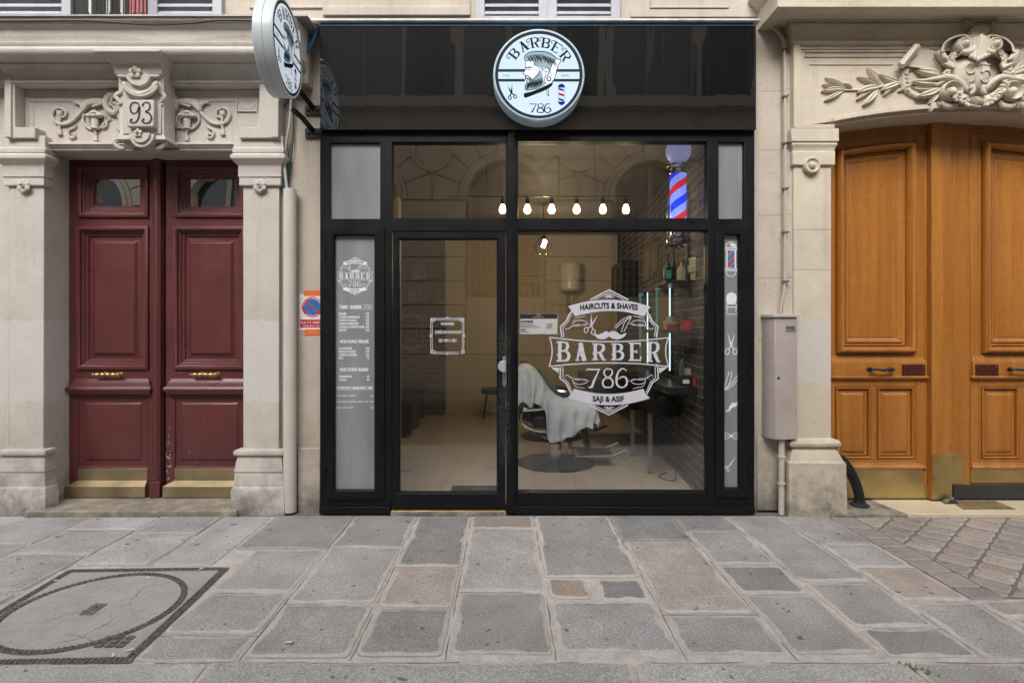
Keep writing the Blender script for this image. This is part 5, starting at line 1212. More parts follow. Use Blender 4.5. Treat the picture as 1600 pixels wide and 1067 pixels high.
# hinged side casements
def casement(x0, x1, y0, y1, g, hinge_px, label):
    m = M(); yf = -.016
    m.panel(X(x0, yf), X(x1, yf), Z(y1, yf), Z(y0, yf), [(0, .02), (0, yf + .002), (.003, yf), (X(g[0] - 3, yf) - X(x0, yf), yf), (X(g[0] - 1, yf) - X(x0, yf), yf + .012)], None, False)
    w = X(g[0], yf) - X(x0, yf); gx0, gx1, gz0, gz1 = X(g[0], 0), X(g[1], 0), Z(g[3], 0), Z(g[2], 0)
    m = M(); o_ = [(X(x0, yf), Z(y1, yf)), (X(x1, yf), Z(y1, yf)), (X(x1, yf), Z(y0, yf)), (X(x0, yf), Z(y0, yf))]
    def ringy(pts, y): return [(a, y, b_) for a, b_ in pts]
    i1 = [(gx0 - .008, gz0 - .008), (gx1 + .008, gz0 - .008), (gx1 + .008, gz1 + .008), (gx0 - .008, gz1 + .008)]; i2 = [(gx0, gz0), (gx1, gz0), (gx1, gz1), (gx0, gz1)]
    m.loops([ringy(o_, .03), ringy(o_, yf), ringy(i1, yf), ringy(i2, yf + .014), ringy(i2, .03)], False, False)
    o = m.build('casement', mBlack, sf, .002); o['label'] = label
    p = M(); p.poly([(gx0 - .01, .026, gz0 - .01), (gx1 + .01, .026, gz0 - .01), (gx1 + .01, .026, gz1 + .01), (gx0 - .01, .026, gz1 + .01)]); p.build('frosted_pane', mFrost, o)
    for py in (y0 + 45, (y0 + y1) / 2 + 15, y1 - 40): h = M(); h.tube([P(hinge_px, py - 9, yf - .004), P(hinge_px, py + 9, yf - .004)], .008, 10); h.tube([P(hinge_px, py - 1, yf - .004), P(hinge_px, py + 1, yf - .004)], .009, 10); h.build('hinge', mBlack, o)
    return o
c1 = casement(508, 600, 354, 780, (523, 585, 368, 765), 507.5, 'left casement with the white price list')
c2 = casement(1118, 1171, 353, 777, (1132, 1154, 367.5, 762), 1172, 'right casement with white barber tool decals')
# left casement lettering
TY = .0255
T = lambda u, v, l: (X(u, TY), TY - l * .00004, Z(v, TY))
m = M()
T1 = lambda u, v, l: T(526.5 + (u - 62) * (582.7 - 526.5) / 910, 402 + (v - 60) * (461 - 402) / 952, l * .25)
ik = [M(), M()]; ik[0].lay = ik[1].lay = 110; logo(m, T1, ik); m.build('emblem', mVinylB, c1); [q.build('banner_text', mGreyVin, c1) for q in ik]
m = M()
def blk(nm):
    global m
    m.build(nm, mVinylB, c1); m = M()
m.text(T, 'TARIF : BARBER', 530, 565.5, 482.5, 476.5, .035)
for ch, a in zip('786', (566.5, 572, 577.3)): glyph(m, T, ch, a, a + 5, 483.5, 475, .8)
blk('heading')
rows = [('BARBE', '12€', 490, .28), ('COUPE+SHAMPOING', '15€', 495.2, .78), ('COUPE+COULEUR', '50€', 500.2, .67), ('LISSAGE BRESILIEN', '60€', 505.3, .73), ('COULEUR OU HENNE DE BARBE', '40€', 510.5, .96), ('ENFANT', '12€', 515.6, .3),
        ('BLACKMASK', '10€', 544, .5), ('MASQUE ARGILE', '10€', 549, .62), ('VAPEUR (OZONE)', '10€', 554, .66), ('FILS', '7€', 559, .16), ('SHAMPOING', '5€', 588, .48), ("L'HUILE", '5€', 593, .28)]
for t1, t2, y, w in rows:
    if y in (544, 588): blk('price_line')
    m.text(T, t1, 529.5, 529.5 + 42 * w, y + 1.8, y - 1.8, .035); m.text(T, t2, 577 - (5.5 if len(t2) > 2 else 4), 577, y + 1.8, y - 1.8, .035)
blk('price_line')
m.text(T, 'NOS SOINS VISAGE', 531, 576, 535.8, 530.6, .035); blk('heading'); m.text(T, 'NOS SOINS BARBE', 531, 575.5, 579.6, 574.4, .035)
blk('heading')
m.text(T, 'FORFAIT BARBER 786', 526.5, 582.5, 607.5, 603.5, .03); m.ribbon(T, [(526.5, 608.6), (582.5, 608.6)], .5); blk('heading')
for t1, y, w in (('COUPE + BARBE + SHAMPOING', 618, .54), ('COUPE + BARBE + SHAMPOING + MASQUE + SOIN', 627.3, .88), ('COUPE + BARBE + ENFANT', 636.7, .47)):
    m.text(T, t1, 526, 526 + 57 * w, y + 1.0, y - 1.0, .03); m.text(T, '30€', 579, 583, y + 1.0, y - 1.0, .03)
blk('price_line')
# right casement decals
m = M()
cx = 1142.3
for v0, s_ in ((378, 1), (432, -1)):
    m.ribbon(T, [(cx - 8 * cos(a), v0 + s_ * (8.5 - 8.2 * sin(a))) for a in [pi * i / 12 for i in range(13)]], 1.1)
    m.ribbon(T, [(cx - 9, v0 + s_ * 9.5), (cx + 9, v0 + s_ * 9.5)], 1.6); m.ribbon(T, [(cx - 8, v0 + s_ * 12.5), (cx + 8, v0 + s_ * 12.5)], 1.4)
    m.ribbon(T, [(cx - 9, v0 + s_ * 9.5), (cx - 8.2, v0 + s_ * 13)], 1); m.ribbon(T, [(cx + 9, v0 + s_ * 9.5), (cx + 8.2, v0 + s_ * 13)], 1)
m.fill(T, [(cx, 379), (cx + 6, 383), (cx + 7.4, 387), (cx - 2, 384)])
m.ribbon(T, [(cx - 6.5, 391), (cx - 6.5, 419)], 1.8); m.ribbon(T, [(cx + 6.5, 391), (cx + 6.5, 419)], 2.2)
m.build('pole_decal', mVinylB, c2); m = M()
m.fill(T, [(1136, 473), (1135, 463), (1138, 458.5), (1143.5, 457), (1149, 459.5), (1151, 464), (1149, 473)], 3)
m.ribbon(T, [(1135.5, 474.5), (1150, 474.5)], 2); m.ribbon(T, [(1136.5, 480), (1149.5, 480)], 1.6)
m.ribbon(T, [(1136, 475), (1135, 481), (1136.5, 484), (1135.4, 491), (1150.5, 491), (1149.5, 484), (1150.8, 481), (1150, 475)], 1.3)
m.build('brush_decal', mVinylB, c2); m = M(); scissors(m, T, (1142.5, 538), 17, 0, .75); m.build('scissors_decal', mVinylB, c2); m = M()
razor(m, T, (1141.5, 595), 16, R(10), .9); m.build('razor_decal', mVinylB, c2); m = M()
m.fill(T, [(1133.5, 641), (1138, 640), (1140, 634), (1145, 629), (1150, 629.5), (1152.5, 625.5), (1152.5, 631), (1149.5, 635), (1144, 637), (1140.5, 641.5), (1136, 643)], 3)
m.build('moustache_decal', mVinylB, c2); m = M()
for s_ in (1, -1): m.ribbon(T, [(1142.4 + s_ * 2, 679), (1142.4 + s_ * 6, 676), (1142.4 + s_ * 9.8, 676), (1142.4 + s_ * 9, 681), (1142.4 + s_ * 9.8, 686), (1142.4 + s_ * 6, 686), (1142.4 + s_ * 2, 683)], .9, 0, True); m.ribbon(T, [(1142.4 + s_ * 3, 681), (1142.4 + s_ * 7, 679.5)], .6); m.ribbon(T, [(1142.4 + s_ * 3, 682), (1142.4 + s_ * 7, 683)], .6)
m.disc(T, (1142.4, 681), 2.2, 10); m.build('bow_tie_decal', mVinylB, c2); m = M()
m.ribbon(T, [(1148.5, 714.5), (1142, 724), (1138.5, 729)], [.8, 1.8, 1.2]); 
for c in ((1134.6, 730), (1137.5, 733.5)): m.ribbon(T, [(c[0] + 1.9 * cos(2 * pi * i / 10), c[1] + 2.3 * sin(2 * pi * i / 10)) for i in range(10)], .9, 0, True)
m.ribbon(T, [(1139, 727.5), (1135.5, 728)], 1)
m.build('scissors_decal', mVinylB, c2)
rd = M(); bl = M(); rd.lay = bl.lay = 60
rd.fill(T, [(cx - 5, 391.5), (cx + 0, 391.5), (cx - 5, 397)]); rd.fill(T, [(cx - 5, 413), (cx + 5, 401), (cx + 5, 407), (cx - 5, 418)])
bl.fill(T, [(cx - 5, 403), (cx + 5, 392), (cx + 5, 398.5), (cx - 5, 409)]); bl.fill(T, [(cx - 1, 419), (cx + 5, 411), (cx + 5, 419)])
rd.build('decal_red', mSignRed, c2); bl.build('decal_blue', mSignBlue, c2)
# door
dr = M(); dy = -.008
o_ = [(X(614, dy), Z(796, dy)), (X(790, dy), Z(796, dy)), (X(790, dy), Z(362.5, dy)), (X(614, dy), Z(362.5, dy))]
gx0, gx1, gz0, gz1 = X(625, .02), X(776, .02), Z(768, .02), Z(375, .02)
i1 = [(gx0 - .010, gz0 - .010), (gx1 + .010, gz0 - .010), (gx1 + .010, gz1 + .010), (gx0 - .010, gz1 + .010)]; i2 = [(gx0, gz0), (gx1, gz0), (gx1, gz1), (gx0, gz1)]
rg = lambda pts, y: [(a, y, b_) for a, b_ in pts]
dr.loops([rg(o_, .045), rg(o_, dy), rg(i1, dy), rg(i2, dy + .014), rg(i2, .045)], False, False)
door = dr.build('door', mBlack, sf, .002)
gp = M(); gp.poly([(gx0 - .01, .03, gz0 - .01), (gx1 + .01, .03, gz0 - .01), (gx1 + .01, .03, gz1 + .01), (gx0 - .01, .03, gz1 + .01)]); gp.build('door_pane', mGlass, door)
h = M(); hy = dy
h.prism([P(u, v, hy - .012)[::2] for u, v in [(785.2, 558), (789, 557), (791.5, 559), (791.8, 600), (790, 604), (787, 604), (785, 601)]], hy - .012, hy)
h.build('lock_plate', simple('brushed_steel', (.42, .42, .44), .35, .9), door, .002)
h = M(); hp = [(790, 563.5), (784, 563.5), (780, 566), (778, 571), (778.5, 576), (782, 580), (787, 581.5), (790, 581.5)]
h.prism([P(u, v, hy - .06)[::2] for u, v in hp], hy - .062, hy - .045); h.tube([P(787, 572, hy - .05), P(787, 572, hy)], .012, 10); h.build('pull_handle', simple('pale_grey_handle', (.46, .46, .50), .35, .3), door, .003)
m = M(); m.tube([P(612, 798.3, -.02), P(788, 798.3, -.02)], .007, 8); m.box(X(611, -.02), X(790, -.02), -.02, .1, .026, .036); m.build('brass_strip', mBrass, sf)
m = M(); m.box(X(610, -.03), X(791, -.03), -.03, .3, -.05, .027); m.build('door_sill', mStep, sf, .006)
# opening hours decal on the door
TY2 = .029; T = lambda u, v, l: (X(660 + u / 6.671, TY2), TY2 - l * .00004, Z(480 + v / 6.671, TY2))
m = M()
for o2, w in ((88, 7), (104, 5)):
    r_ = 432 - (o2 - 88); b_ = 484 - (o2 - 88)
    m.ribbon(T, [(o2, 118 + (o2 - 88)), (o2, b_)], w); m.ribbon(T, [(r_, 118 + (o2 - 88)), (r_, b_)], w); m.ribbon(T, [(o2, 116 + (o2 - 88)), (r_, 116 + (o2 - 88))], w); m.ribbon(T, [(o2 + 25, b_), (378, b_)], w)
for c in ((113, 134), (408, 134), (113, 465), (420, 465)): m.ribbon(T, [(c[0] - 20, c[1] + 14), (c[0] - 14, c[1] - 16), (c[0] + 18, c[1] - 14), (c[0] + 16, c[1] + 14)], 9, 0, True); m.disc(T, c, 6, 8)
for c, d in (((260, 110), (0, -1)), ((260, 486), (0, 1)), ((84, 300), (-1, 0)), ((436, 300), (1, 0))): m.fill(T, [(c[0] + d[0] * 18, c[1] + d[1] * 14), (c[0] + 22 * abs(d[1]) - d[0] * 12, c[1] + 18 * abs(d[0]) - d[1] * 8), (c[0] - 22 * abs(d[1]) - d[0] * 12, c[1] - 18 * abs(d[0]) - d[1] * 8)])
m.text(T, 'HORAIRES', 194, 330, 187, 156, .04); m.text(T, 'LUNDI AU DIMANCHE', 132, 405, 274, 240, .04); m.text(T, 'DE 10H A 20H', 172, 354, 361, 327, .04)
m.build('opening_hours', mVinyl, door)
# big emblem on the display pane
TY3 = .0445; T = lambda u, v, l: (X(845 + u / 4.851, TY3), TY3 - l * .00002, Z(440 + v / 4.851, TY3))
m = M(); ik = [M(), M()]; ik[0].lay = ik[1].lay = 130; logo(m, T, ik); m.build('emblem', mVinyl, mainp); [q.build('banner_text', mInk, mainp) for q in ik]
# fascia
fs = M(); fy = -.045
fs.box(X(500, fy), X(1181.5, fy), fy, .1, Z(203, fy), Z(41, fy)); fo = fs.build('fascia', mFascia, sf, .002)
m = M(); m.box(X(506, fy), X(1176, fy), fy + .03, .1, Z(207, fy + .03), Z(203.2, fy + .03)); m.build('fascia_underside', mBlack, sf)
m = M()
for px in (797, 1037): m.box(X(px, fy), X(px, fy) + .002, fy - .0006, fy + .01, Z(202.8, fy), Z(41.4, fy))
m.build('panel_seam', mSignDark, fo)
m = M(); by = -.05; m.box(X(500, by), X(1177, by), by, .1, Z(41.2, by) + .002, Z(31, by)); m.build('blue_beam', mBlueP, sf)
m = M(); m.box(X(500, fy), X(1181, fy), fy - .004, fy + .02, Z(41.5, fy), Z(40.2, fy) + .002); m.build('fascia_trim', simple('pale_blue_trim', (.10, .17, .27), .4), sf)

# round lit sign on the fascia
sg = thing('round_sign', 'round lit white barber sign fixed flat on the gloss black fascia', 'sign', (X(842, -.2), -.05, Z(117, -.2)))
c = P(842, 117, -.2); r = X(913.7, -.2) - X(842, -.2)
m = M(); m.lathe([(r * .985, .155), (r, .15), (r, .012), (r * .995, .003), (r * .985, .0), (r * .955, -.0005), (r * .95, .006), (.0001, .006)], c, 72, 'y'); m.build('drum', emit('lit_drum', (.50, .66, .76), .035), sg, 0)
m = M(); m.lathe([(r * .951, .004), (.0001, .004)], c, 72, 'y'); m.build('lit_face', mLightFace, sg)
T = lambda u, v, l: (c[0] + (u - 515) / 450 * r, c[1] + .0035 - l * .00004, c[2] - (v - 508) / 450 * r)
round_sign(sg, T)
# projecting sign
pc = Vector((-1.574, -.5, 3.526)); R2 = .329; dv = Vector((-.055, .9985, 0)); nv = Vector((.9985, .055, 0))
ps = thing('projecting_sign', 'round double-sided lit white barber sign projecting from the wall', 'sign', tuple(pc))
class PM(M): pass
m = M(); tk = .135
def pring(r_, o): return [tuple(pc + dv * (r_ * cos(2 * pi * i / 72)) + Vector((0, 0, r_ * sin(2 * pi * i / 72))) + nv * o) for i in range(72)]
m.loops([pring(R2 * .94, -.004), pring(R2 * .95, .0), pring(R2 * .985, .002), pring(R2, -.006), pring(R2, -.06), pring(R2 * .985, -.063), pring(R2 * .985, -.07), pring(R2, -.073), pring(R2, -tk + .006), pring(R2 * .985, -tk), pring(R2 * .94, -tk + .002)], True, True)
m.build('drum', emit('lit_drum_white', (.70, .75, .80), .02), ps)
m = M(); m.loops([pring(R2 * .951, -.0015), pring(.001, -.0015)], False, True); m.loops([pring(.001, -tk + .001), pring(R2 * .951, -tk + .001)], True, False); m.build('lit_face', mLightFace, ps)
T = lambda u, v, l: tuple(pc + dv * ((u - 515) / 450 * R2) + Vector((0, 0, -(v - 508) / 450 * R2)) + nv * (-.001 + l * .00006))
round_sign(ps, T)
m = M()
for zz_ in (3.36, 3.17):
    a = Vector((pc.x - .06, pc.y + R2 * .80, zz_ + .02)); b_ = Vector((-1.60, .095, zz_ - .02))
    m.tube([a, (a.x + .01, -.1, zz_ + .02), b_], .028, 4); m.box(-1.66, -1.53, .08, .099, zz_ - .085, zz_ - .005)
    for dx in (-.04, .04): m.lathe([(.012, .0), (.012, -.012), (.0001, -.014)], (-1.595 + dx, .08, zz_ - .045), 8, 'y')
m.build('bracket', mIron, ps, .002)

# ================================================================= things on the left wall
m = M(); px, y_ = 451.5, .01; xx_ = X(px, y_); rr_ = .052
m.tube([(xx_, .03, .012), (xx_, .03, Z(296, .03))], rr_, 24, 1.0); pp = m.build('plastic_pipe', mPVC, None, .003)
tag(pp, 'thick cream plastic pipe standing against the wall beside the red door', 'pipe')
m = M(); m.tube([P(u, v, .04) for u, v in catmull([(455, 152), (453, 190), (447, 225), (445, 260), (449, 300)], 6)], .012, 8); tag(m.build('grey_conduit', mGreyC), 'grey flexible conduit dropping from the projecting sign into the cream pipe', 'conduit')
m = M(); m.tube([P(u, v, .08) for u, v in catmull([(434, 232), (437, 250), (441, 272), (447, 302)], 6)], .012, 8)
tag(m.build('blue_cable', mBlueC), 'short blue cable end entering the top of the cream pipe', 'cable')
m = M(); m.tube([P(u, v, .085) for u, v in catmull([(450, 240), (453, 252), (450, 270), (449, 302)], 6)], [.006, .014, .014, .008], 8, .6)
tag(m.build('green_cable', mGreenC), 'green cable end entering the top of the cream pipe', 'cable')
m = M(); m.tube([P(u, v, .07) for u, v in catmull([(457, 150), (458, 180), (458, 220), (453, 265), (449, 302)], 6)], .004, 6); m.tube([P(u, v, .07) for u, v in catmull([(455, 156), (449, 162), (442, 170), (447, 160), (455, 152)], 6)], .004, 6)
tag(m.build('black_cable', mCable), 'thin black cable hanging beside the grey flexible conduit', 'cable')
m = M(); m.tube([P(u, v, -.03) for u, v in catmull([(461, 31), (475, 33), (486, 37), (493, 47), (490, 62), (483, 76), (476, 90), (473, 100)], 6)], .014, 8)
tag(m.build('flexible_duct', mBlueC), 'blue flexible duct looping behind the projecting sign', 'duct')
m = M(); m.tube([P(u, v, -.29) for u, v in catmull([(-60, 34.5), (60, 33.5), (130, 33), (180, 36), (240, 39.5), (300, 37), (340, 32.5), (400, 33)], 6)], .006, 6)
tag(m.build('sagging_cable', mCable), 'thin black cable sagging along the top of the cornice', 'cable')
m = M(); m.tube([P(u, v, .03) for u, v in catmull([(474, 30), (484, 28), (494, 33), (497, 44), (493, 46)], 5)], .012, 7)
tag(m.build('pipe_stub', mGreyC), 'grey pipe bend above the blue flexible duct', 'pipe')
# parking notice
nt = thing('parking_notice', 'white no-parking notice taped to the wall with orange tape', 'notice', (X(483, .097), .097, Z(490, .097)))
TY4 = .0965; T = lambda u, v, l: (X(450 + u / 10.67, TY4), TY4 - l * .0002, Z(440 + v / 10.67, TY4))
m = M(); m.fill(T, [(190, 205), (600, 205), (600, 812), (192, 812)]); m.build('sheet', mPaper, nt)
m = M(); m.lay = 2; C = (405, 425)
m.ribbon(T, [(C[0] + 150 * cos(2 * pi * i / 40), C[1] + 150 * sin(2 * pi * i / 40)) for i in range(40)], 44, 0, True); m.ribbon(T, [(300, 322), (515, 535)], 32); m.fill(T, [(205, 632), (590, 632), (590, 768), (205, 768)]); m.build('red_print', mSignRed, nt)
m = M(); m.lay = 1; m.disc(T, C, 135, 32); m.build('blue_disc', mSignBlue, nt)
m = M(); m.lay = 8; m.text(T, 'Le 11 mai 2021', 222, 690, 695, 655, .02); m.text(T, 'Opération de grutage', 245, 680, 748, 722, .01)
def arcT(rad, ang, s_): return lambda u, v, l: T(C[0] + (rad + s_ * v) * sin(ang + u / rad), C[1] - s_ * (rad + s_ * v) * cos(ang + u / rad), l)
st = 'STATIONNEMENT'
for i, ch in enumerate(st): m.text(arcT(136, R(-82 + i * 13.6), 1), ch, 7 if ch == 'I' else 0, 22 if ch != 'I' else 14, 0, 30, .02)
for i, ch in enumerate('INTERDIT'): m.text(lambda u, v, l, a=R(-40 + i * 10.5): T(C[0] + (164 - v) * sin(a + u / 160), C[1] + (164 - v) * cos(a + u / 160), l), ch, 6 if ch == 'I' else 0, 22 if ch != 'I' else 14, 0, 28, .02)
m.build('lettering', mPaper, nt)
m = M(); m.lay = 4; m.fill(T, [(268, 148), (600, 145), (600, 240), (268, 243)]); m.build('tape', mOrange, nt); m = M(); m.lay = 4; m.fill(T, [(285, 795), (600, 790), (600, 885), (275, 893), (290, 860), (272, 850)]); m.build('tape', mOrange, nt)
# ================================================================= shop interior
FZ = .05                                             # shop floor level
def tilemat():
    t = NT('cream_floor_tiles'); cx = t.n('ShaderNodeTexBrick'); cx.offset = 0; cx.inputs['Scale'].default_value = 1; cx.inputs['Brick Width'].default_value = .62; cx.inputs['Row Height'].default_value = .62; cx.inputs['Mortar Size'].default_value = .003
    t.l(t.map((1, 1, 1), (0, 0, R(3))), cx.inputs['Vector']); n_ = t.noise(2, 4)
    c = t.mix(cx.outputs['Fac'], t.ramp(n_, [(.3, (.40, .345, .27)), (.7, (.47, .41, .33))]), (.16, .13, .10)); t.set(Base_Color=c, Roughness=.28, Specular_IOR_Level=.5); return t.mat
mTile = tilemat()
mBrickD = brick('dark_grey_brick', (.036, .031, .029), (.065, .058, .053), (.21, .195, .18), axis='y')
mBrickB = brick('dark_brown_brick', (.12, .095, .08), (.17, .14, .12), (.045, .04, .036), axis='x')
mCream = simple('cream_wall_paint', (.50, .42, .30), .7, var=.06, vs=3)
mCeil = simple('ceiling_brown_grey', (.10, .084, .068), .7, vs=2)
mDk = simple('black_lacquer', (.016, .016, .018), .3); mChrome = simple('polished_chrome', (.6, .6, .6), .12, 1)
mSatin = simple('satin_steel', (.12, .12, .12), .5, .8)
mLeather = simple('black_leather', (.018, .017, .018), .4, vs=60, bump=.2)
BK = 5.3
m = M(); m.box(-2.4, 2.7, .10, BK + .1, -.1, FZ); tag(m.build('shop_floor', mTile), kind='structure')
m = M(); m.box(-2.4, 2.7, .12, BK + .1, 3.15, 3.25); tag(m.build('shop_ceiling', mCeil), kind='structure')
m = M(); m.loops([[(1.66, .101, z), (1.93, 3.4, z), (1.95, BK, z), (2.2, BK, z), (2.2, .101, z)] for z in (FZ, 3.15)]); tag(m.build('brick_wall', mBrickD), 'dark grey brick side wall inside the shop, behind the counter and mirrors', 'wall')
m = M(); m.box(-2.4, -1.05, BK - .3, BK, FZ, 3.15); tag(m.build('brick_wall', mBrickB), 'dark brown brick wall at the back of the shop, seen through the door', 'wall')
m = M(); m.box(-1.05, 1.95, BK, BK + .1, FZ, 3.15); m.box(.10, .16, BK - .03, BK, FZ, 2.5); m.box(.9, .96, BK - .03, BK, FZ, 2.5); m.box(.16, .9, BK - .03, BK, 2.44, 2.5)
for a in (.2, .55):
    for z0, z1 in ((.3, 1.1), (1.25, 2.35)): m.panel(a, a + .3, z0, z1, [(0, BK - .001), (.0, BK - .015), (.03, BK - .012), (.04, BK - .003)])
tag(m.build('back_wall', mCream, None, .003), 'cream panelled wall closing the back of the shop', 'wall')
m = M(); m.box(-1.62, -1.52, .101, 2.9, FZ, 3.15); m.box(-1.52, -1.33, 2.4, 2.6, FZ, 3.15); m.box(-2.4, -1.62, 2.8, 2.9, FZ, 3.15); m.box(-2.4, -2.3, 2.9, BK, FZ, 3.15); tag(m.build('side_wall', mCream), 'plain cream wall and pillar on the left inside the shop', 'wall')
# bulbs on their rail
bY = .85
wl = emit('warm_bulb', (1.0, .80, .50), 9.0)
rl = M(); rz = Z(307, bY); rl.box(X(700, bY), X(985, bY), bY - .006, bY + .006, rz - .006, rz + .003)
for px in (873, 930, 760): rl.tube([(X(px, bY), bY, rz), (X(px, bY), bY, 3.15)], .003, 6)
tag(rl.build('lamp_rail', mDk), 'slim dark rail carrying the row of lit bulbs', 'lamp rail')
bd = ['lit bulb half hidden behind the central mullion', 'lit bulb first clear of the central mullion', 'lit bulb second from the mullion in the row', 'lit bulb with a bare grey neck, in the middle of the row', 'lit bulb second from the barber pole', 'lit bulb closest to the barber pole, ending the row']
b0 = None
for px, d in zip((785.5, 824, 862, 901, 942, 978), bd):
    loc = (X(px, bY), bY, Z(328.5, bY))
    if b0 is None:
        b0 = thing('light_bulb', d, 'light bulb', (0, 0, 0), 'bulbs hanging in a row from the rail')
        m = M(); m.lathe([(.0001, -.037), (.019, -.032), (.031, -.016), (.0345, 0), (.032, .015), (.025, .032), (.019, .046), (.0185, .052)], (0, 0, 0), 18); m.build('glass_bulb', wl, b0)
        m = M(); m.lathe([(.019, .052), (.020, .06), (.022, .10), (.008, .112), (.006, .135), (.0001, .135)], (0, 0, 0), 14); m.build('lamp_holder', mDk, b0)
        b0.location = loc; root_b = b0
    else: dup(b0, loc, d)
for px in (824, 901, 978):
    l = bpy.data.lights.new('bulb_light', 'POINT'); l.energy = 2.0; l.color = (1, .78, .48); l.shadow_soft_size = .05
    o = bpy.data.objects.new('bulb_light', l); o.location = (X(px, bY), bY, Z(328.5, bY) - .09); COL.objects.link(o)
# cage pendant
cY = 3.0; cp = P(849, 381, cY)
cg = thing('cage_lamp', 'small lit wire cage lamp hanging at the back of the shop', 'lamp', cp)
m = M()
for k in range(6): a = pi * k / 3; m.tube(catmull([(cp[0] + .03 * cos(a), cp[1] + .03 * sin(a), cp[2] + .1), (cp[0] + .11 * cos(a), cp[1] + .11 * sin(a), cp[2] - .02), (cp[0] + .08 * cos(a), cp[1] + .08 * sin(a), cp[2] - .13)], 5), .005, 6)
m.tube([(cp[0], cp[1], cp[2] + .1), (cp[0], cp[1], 3.15)], .006, 6); m.lathe([(.03, .1), (.035, .06), (.0001, .05)], cp, 12); m.build('cage', mDk, cg)
m = M(); m.tube([(cp[0] + .03, cp[1], cp[2] + .05), (cp[0] - .01, cp[1], cp[2] - .05)], .028, 12); m.build('tube_bulb', wl, cg)
l = bpy.data.lights.new('cage_light', 'POINT'); l.energy = 20; l.color = (1, .74, .40); l.shadow_soft_size = .08
o = bpy.data.objects.new('cage_light', l); o.location = (cp[0], cp[1] + .1, cp[2] - .2); COL.objects.link(o)
# barber pole
pY = .38; pp0 = P(1059.5, 305, pY)
bp = thing('barber_pole', 'lit red white and blue barber pole with globe on the brick wall', 'barber pole', pp0)
def polemat():
    t = NT('lit_barber_stripes'); ang = t.math('ARCTAN2', t.math('SUBTRACT', t.axis(1), pp0[1]), t.math('SUBTRACT', t.axis(0), pp0[0]))
    s_ = t.math('FRACT', t.math('ADD', t.math('MULTIPLY', t.axis(2), 3.5), t.math('ADD', t.math('MULTIPLY', ang, -1 / (2 * pi)), .19)))
    c = t.ramp(s_, [(0, (.55, .02, .03)), (.22, (.22, .30, .95)), (.47, (.015, .04, .80)), (.73, (.22, .30, .95))], 'CONSTANT')
    t.set(Base_Color=c, Emission_Color=c, Emission_Strength=.5, Roughness=.15); return t.mat
m = M(); m.lathe([(.0705, Z(343, pY) - pp0[2] - .09), (.0705, Z(272, pY) - pp0[2])], pp0, 32); m.build('striped_cylinder', polemat(), bp)
m = M()
zt_ = Z(272, pY) - pp0[2]
m.lathe([(.074, zt_ - .005), (.078, zt_), (.078, zt_ + .015), (.066, zt_ + .02), (.066, zt_ + .035), (.085, zt_ + .04), (.105, zt_ + .055), (.105, zt_ + .075), (.08, zt_ + .09), (.05, zt_ + .095)], pp0, 32)
z0 = Z(343, pY) - pp0[2] - .09
m.lathe([(.05, z0 - .16), (.09, z0 - .14), (.10, z0 - .11), (.10, z0 - .07), (.08, z0 - .05), (.074, z0 + .005), (.0705, z0 + .006)], pp0, 32)
for s_ in (-1, 1): m.tube([(pp0[0] + s_ * .092, pp0[1], pp0[2] + z0 - .05), (pp0[0] + s_ * .092, pp0[1], pp0[2] + .01)], .007, 8)
m.build('chrome_collar', mChrome, bp)
m = M(); m.ball(P(1060, 237, pY), .109, 28, 16); m.build('globe', emit('globe_glow', (.30, .33, .66), .25), bp)
m = M(); m.box(pp0[0], 1.70, pp0[1] + .05, pp0[1] + .09, pp0[2] + .30, pp0[2] + .34); m.box(pp0[0], 1.70, pp0[1] + .05, pp0[1] + .09, pp0[2] + z0 - .12, pp0[2] + z0 - .08); m.build('wall_bracket', mChrome, bp)

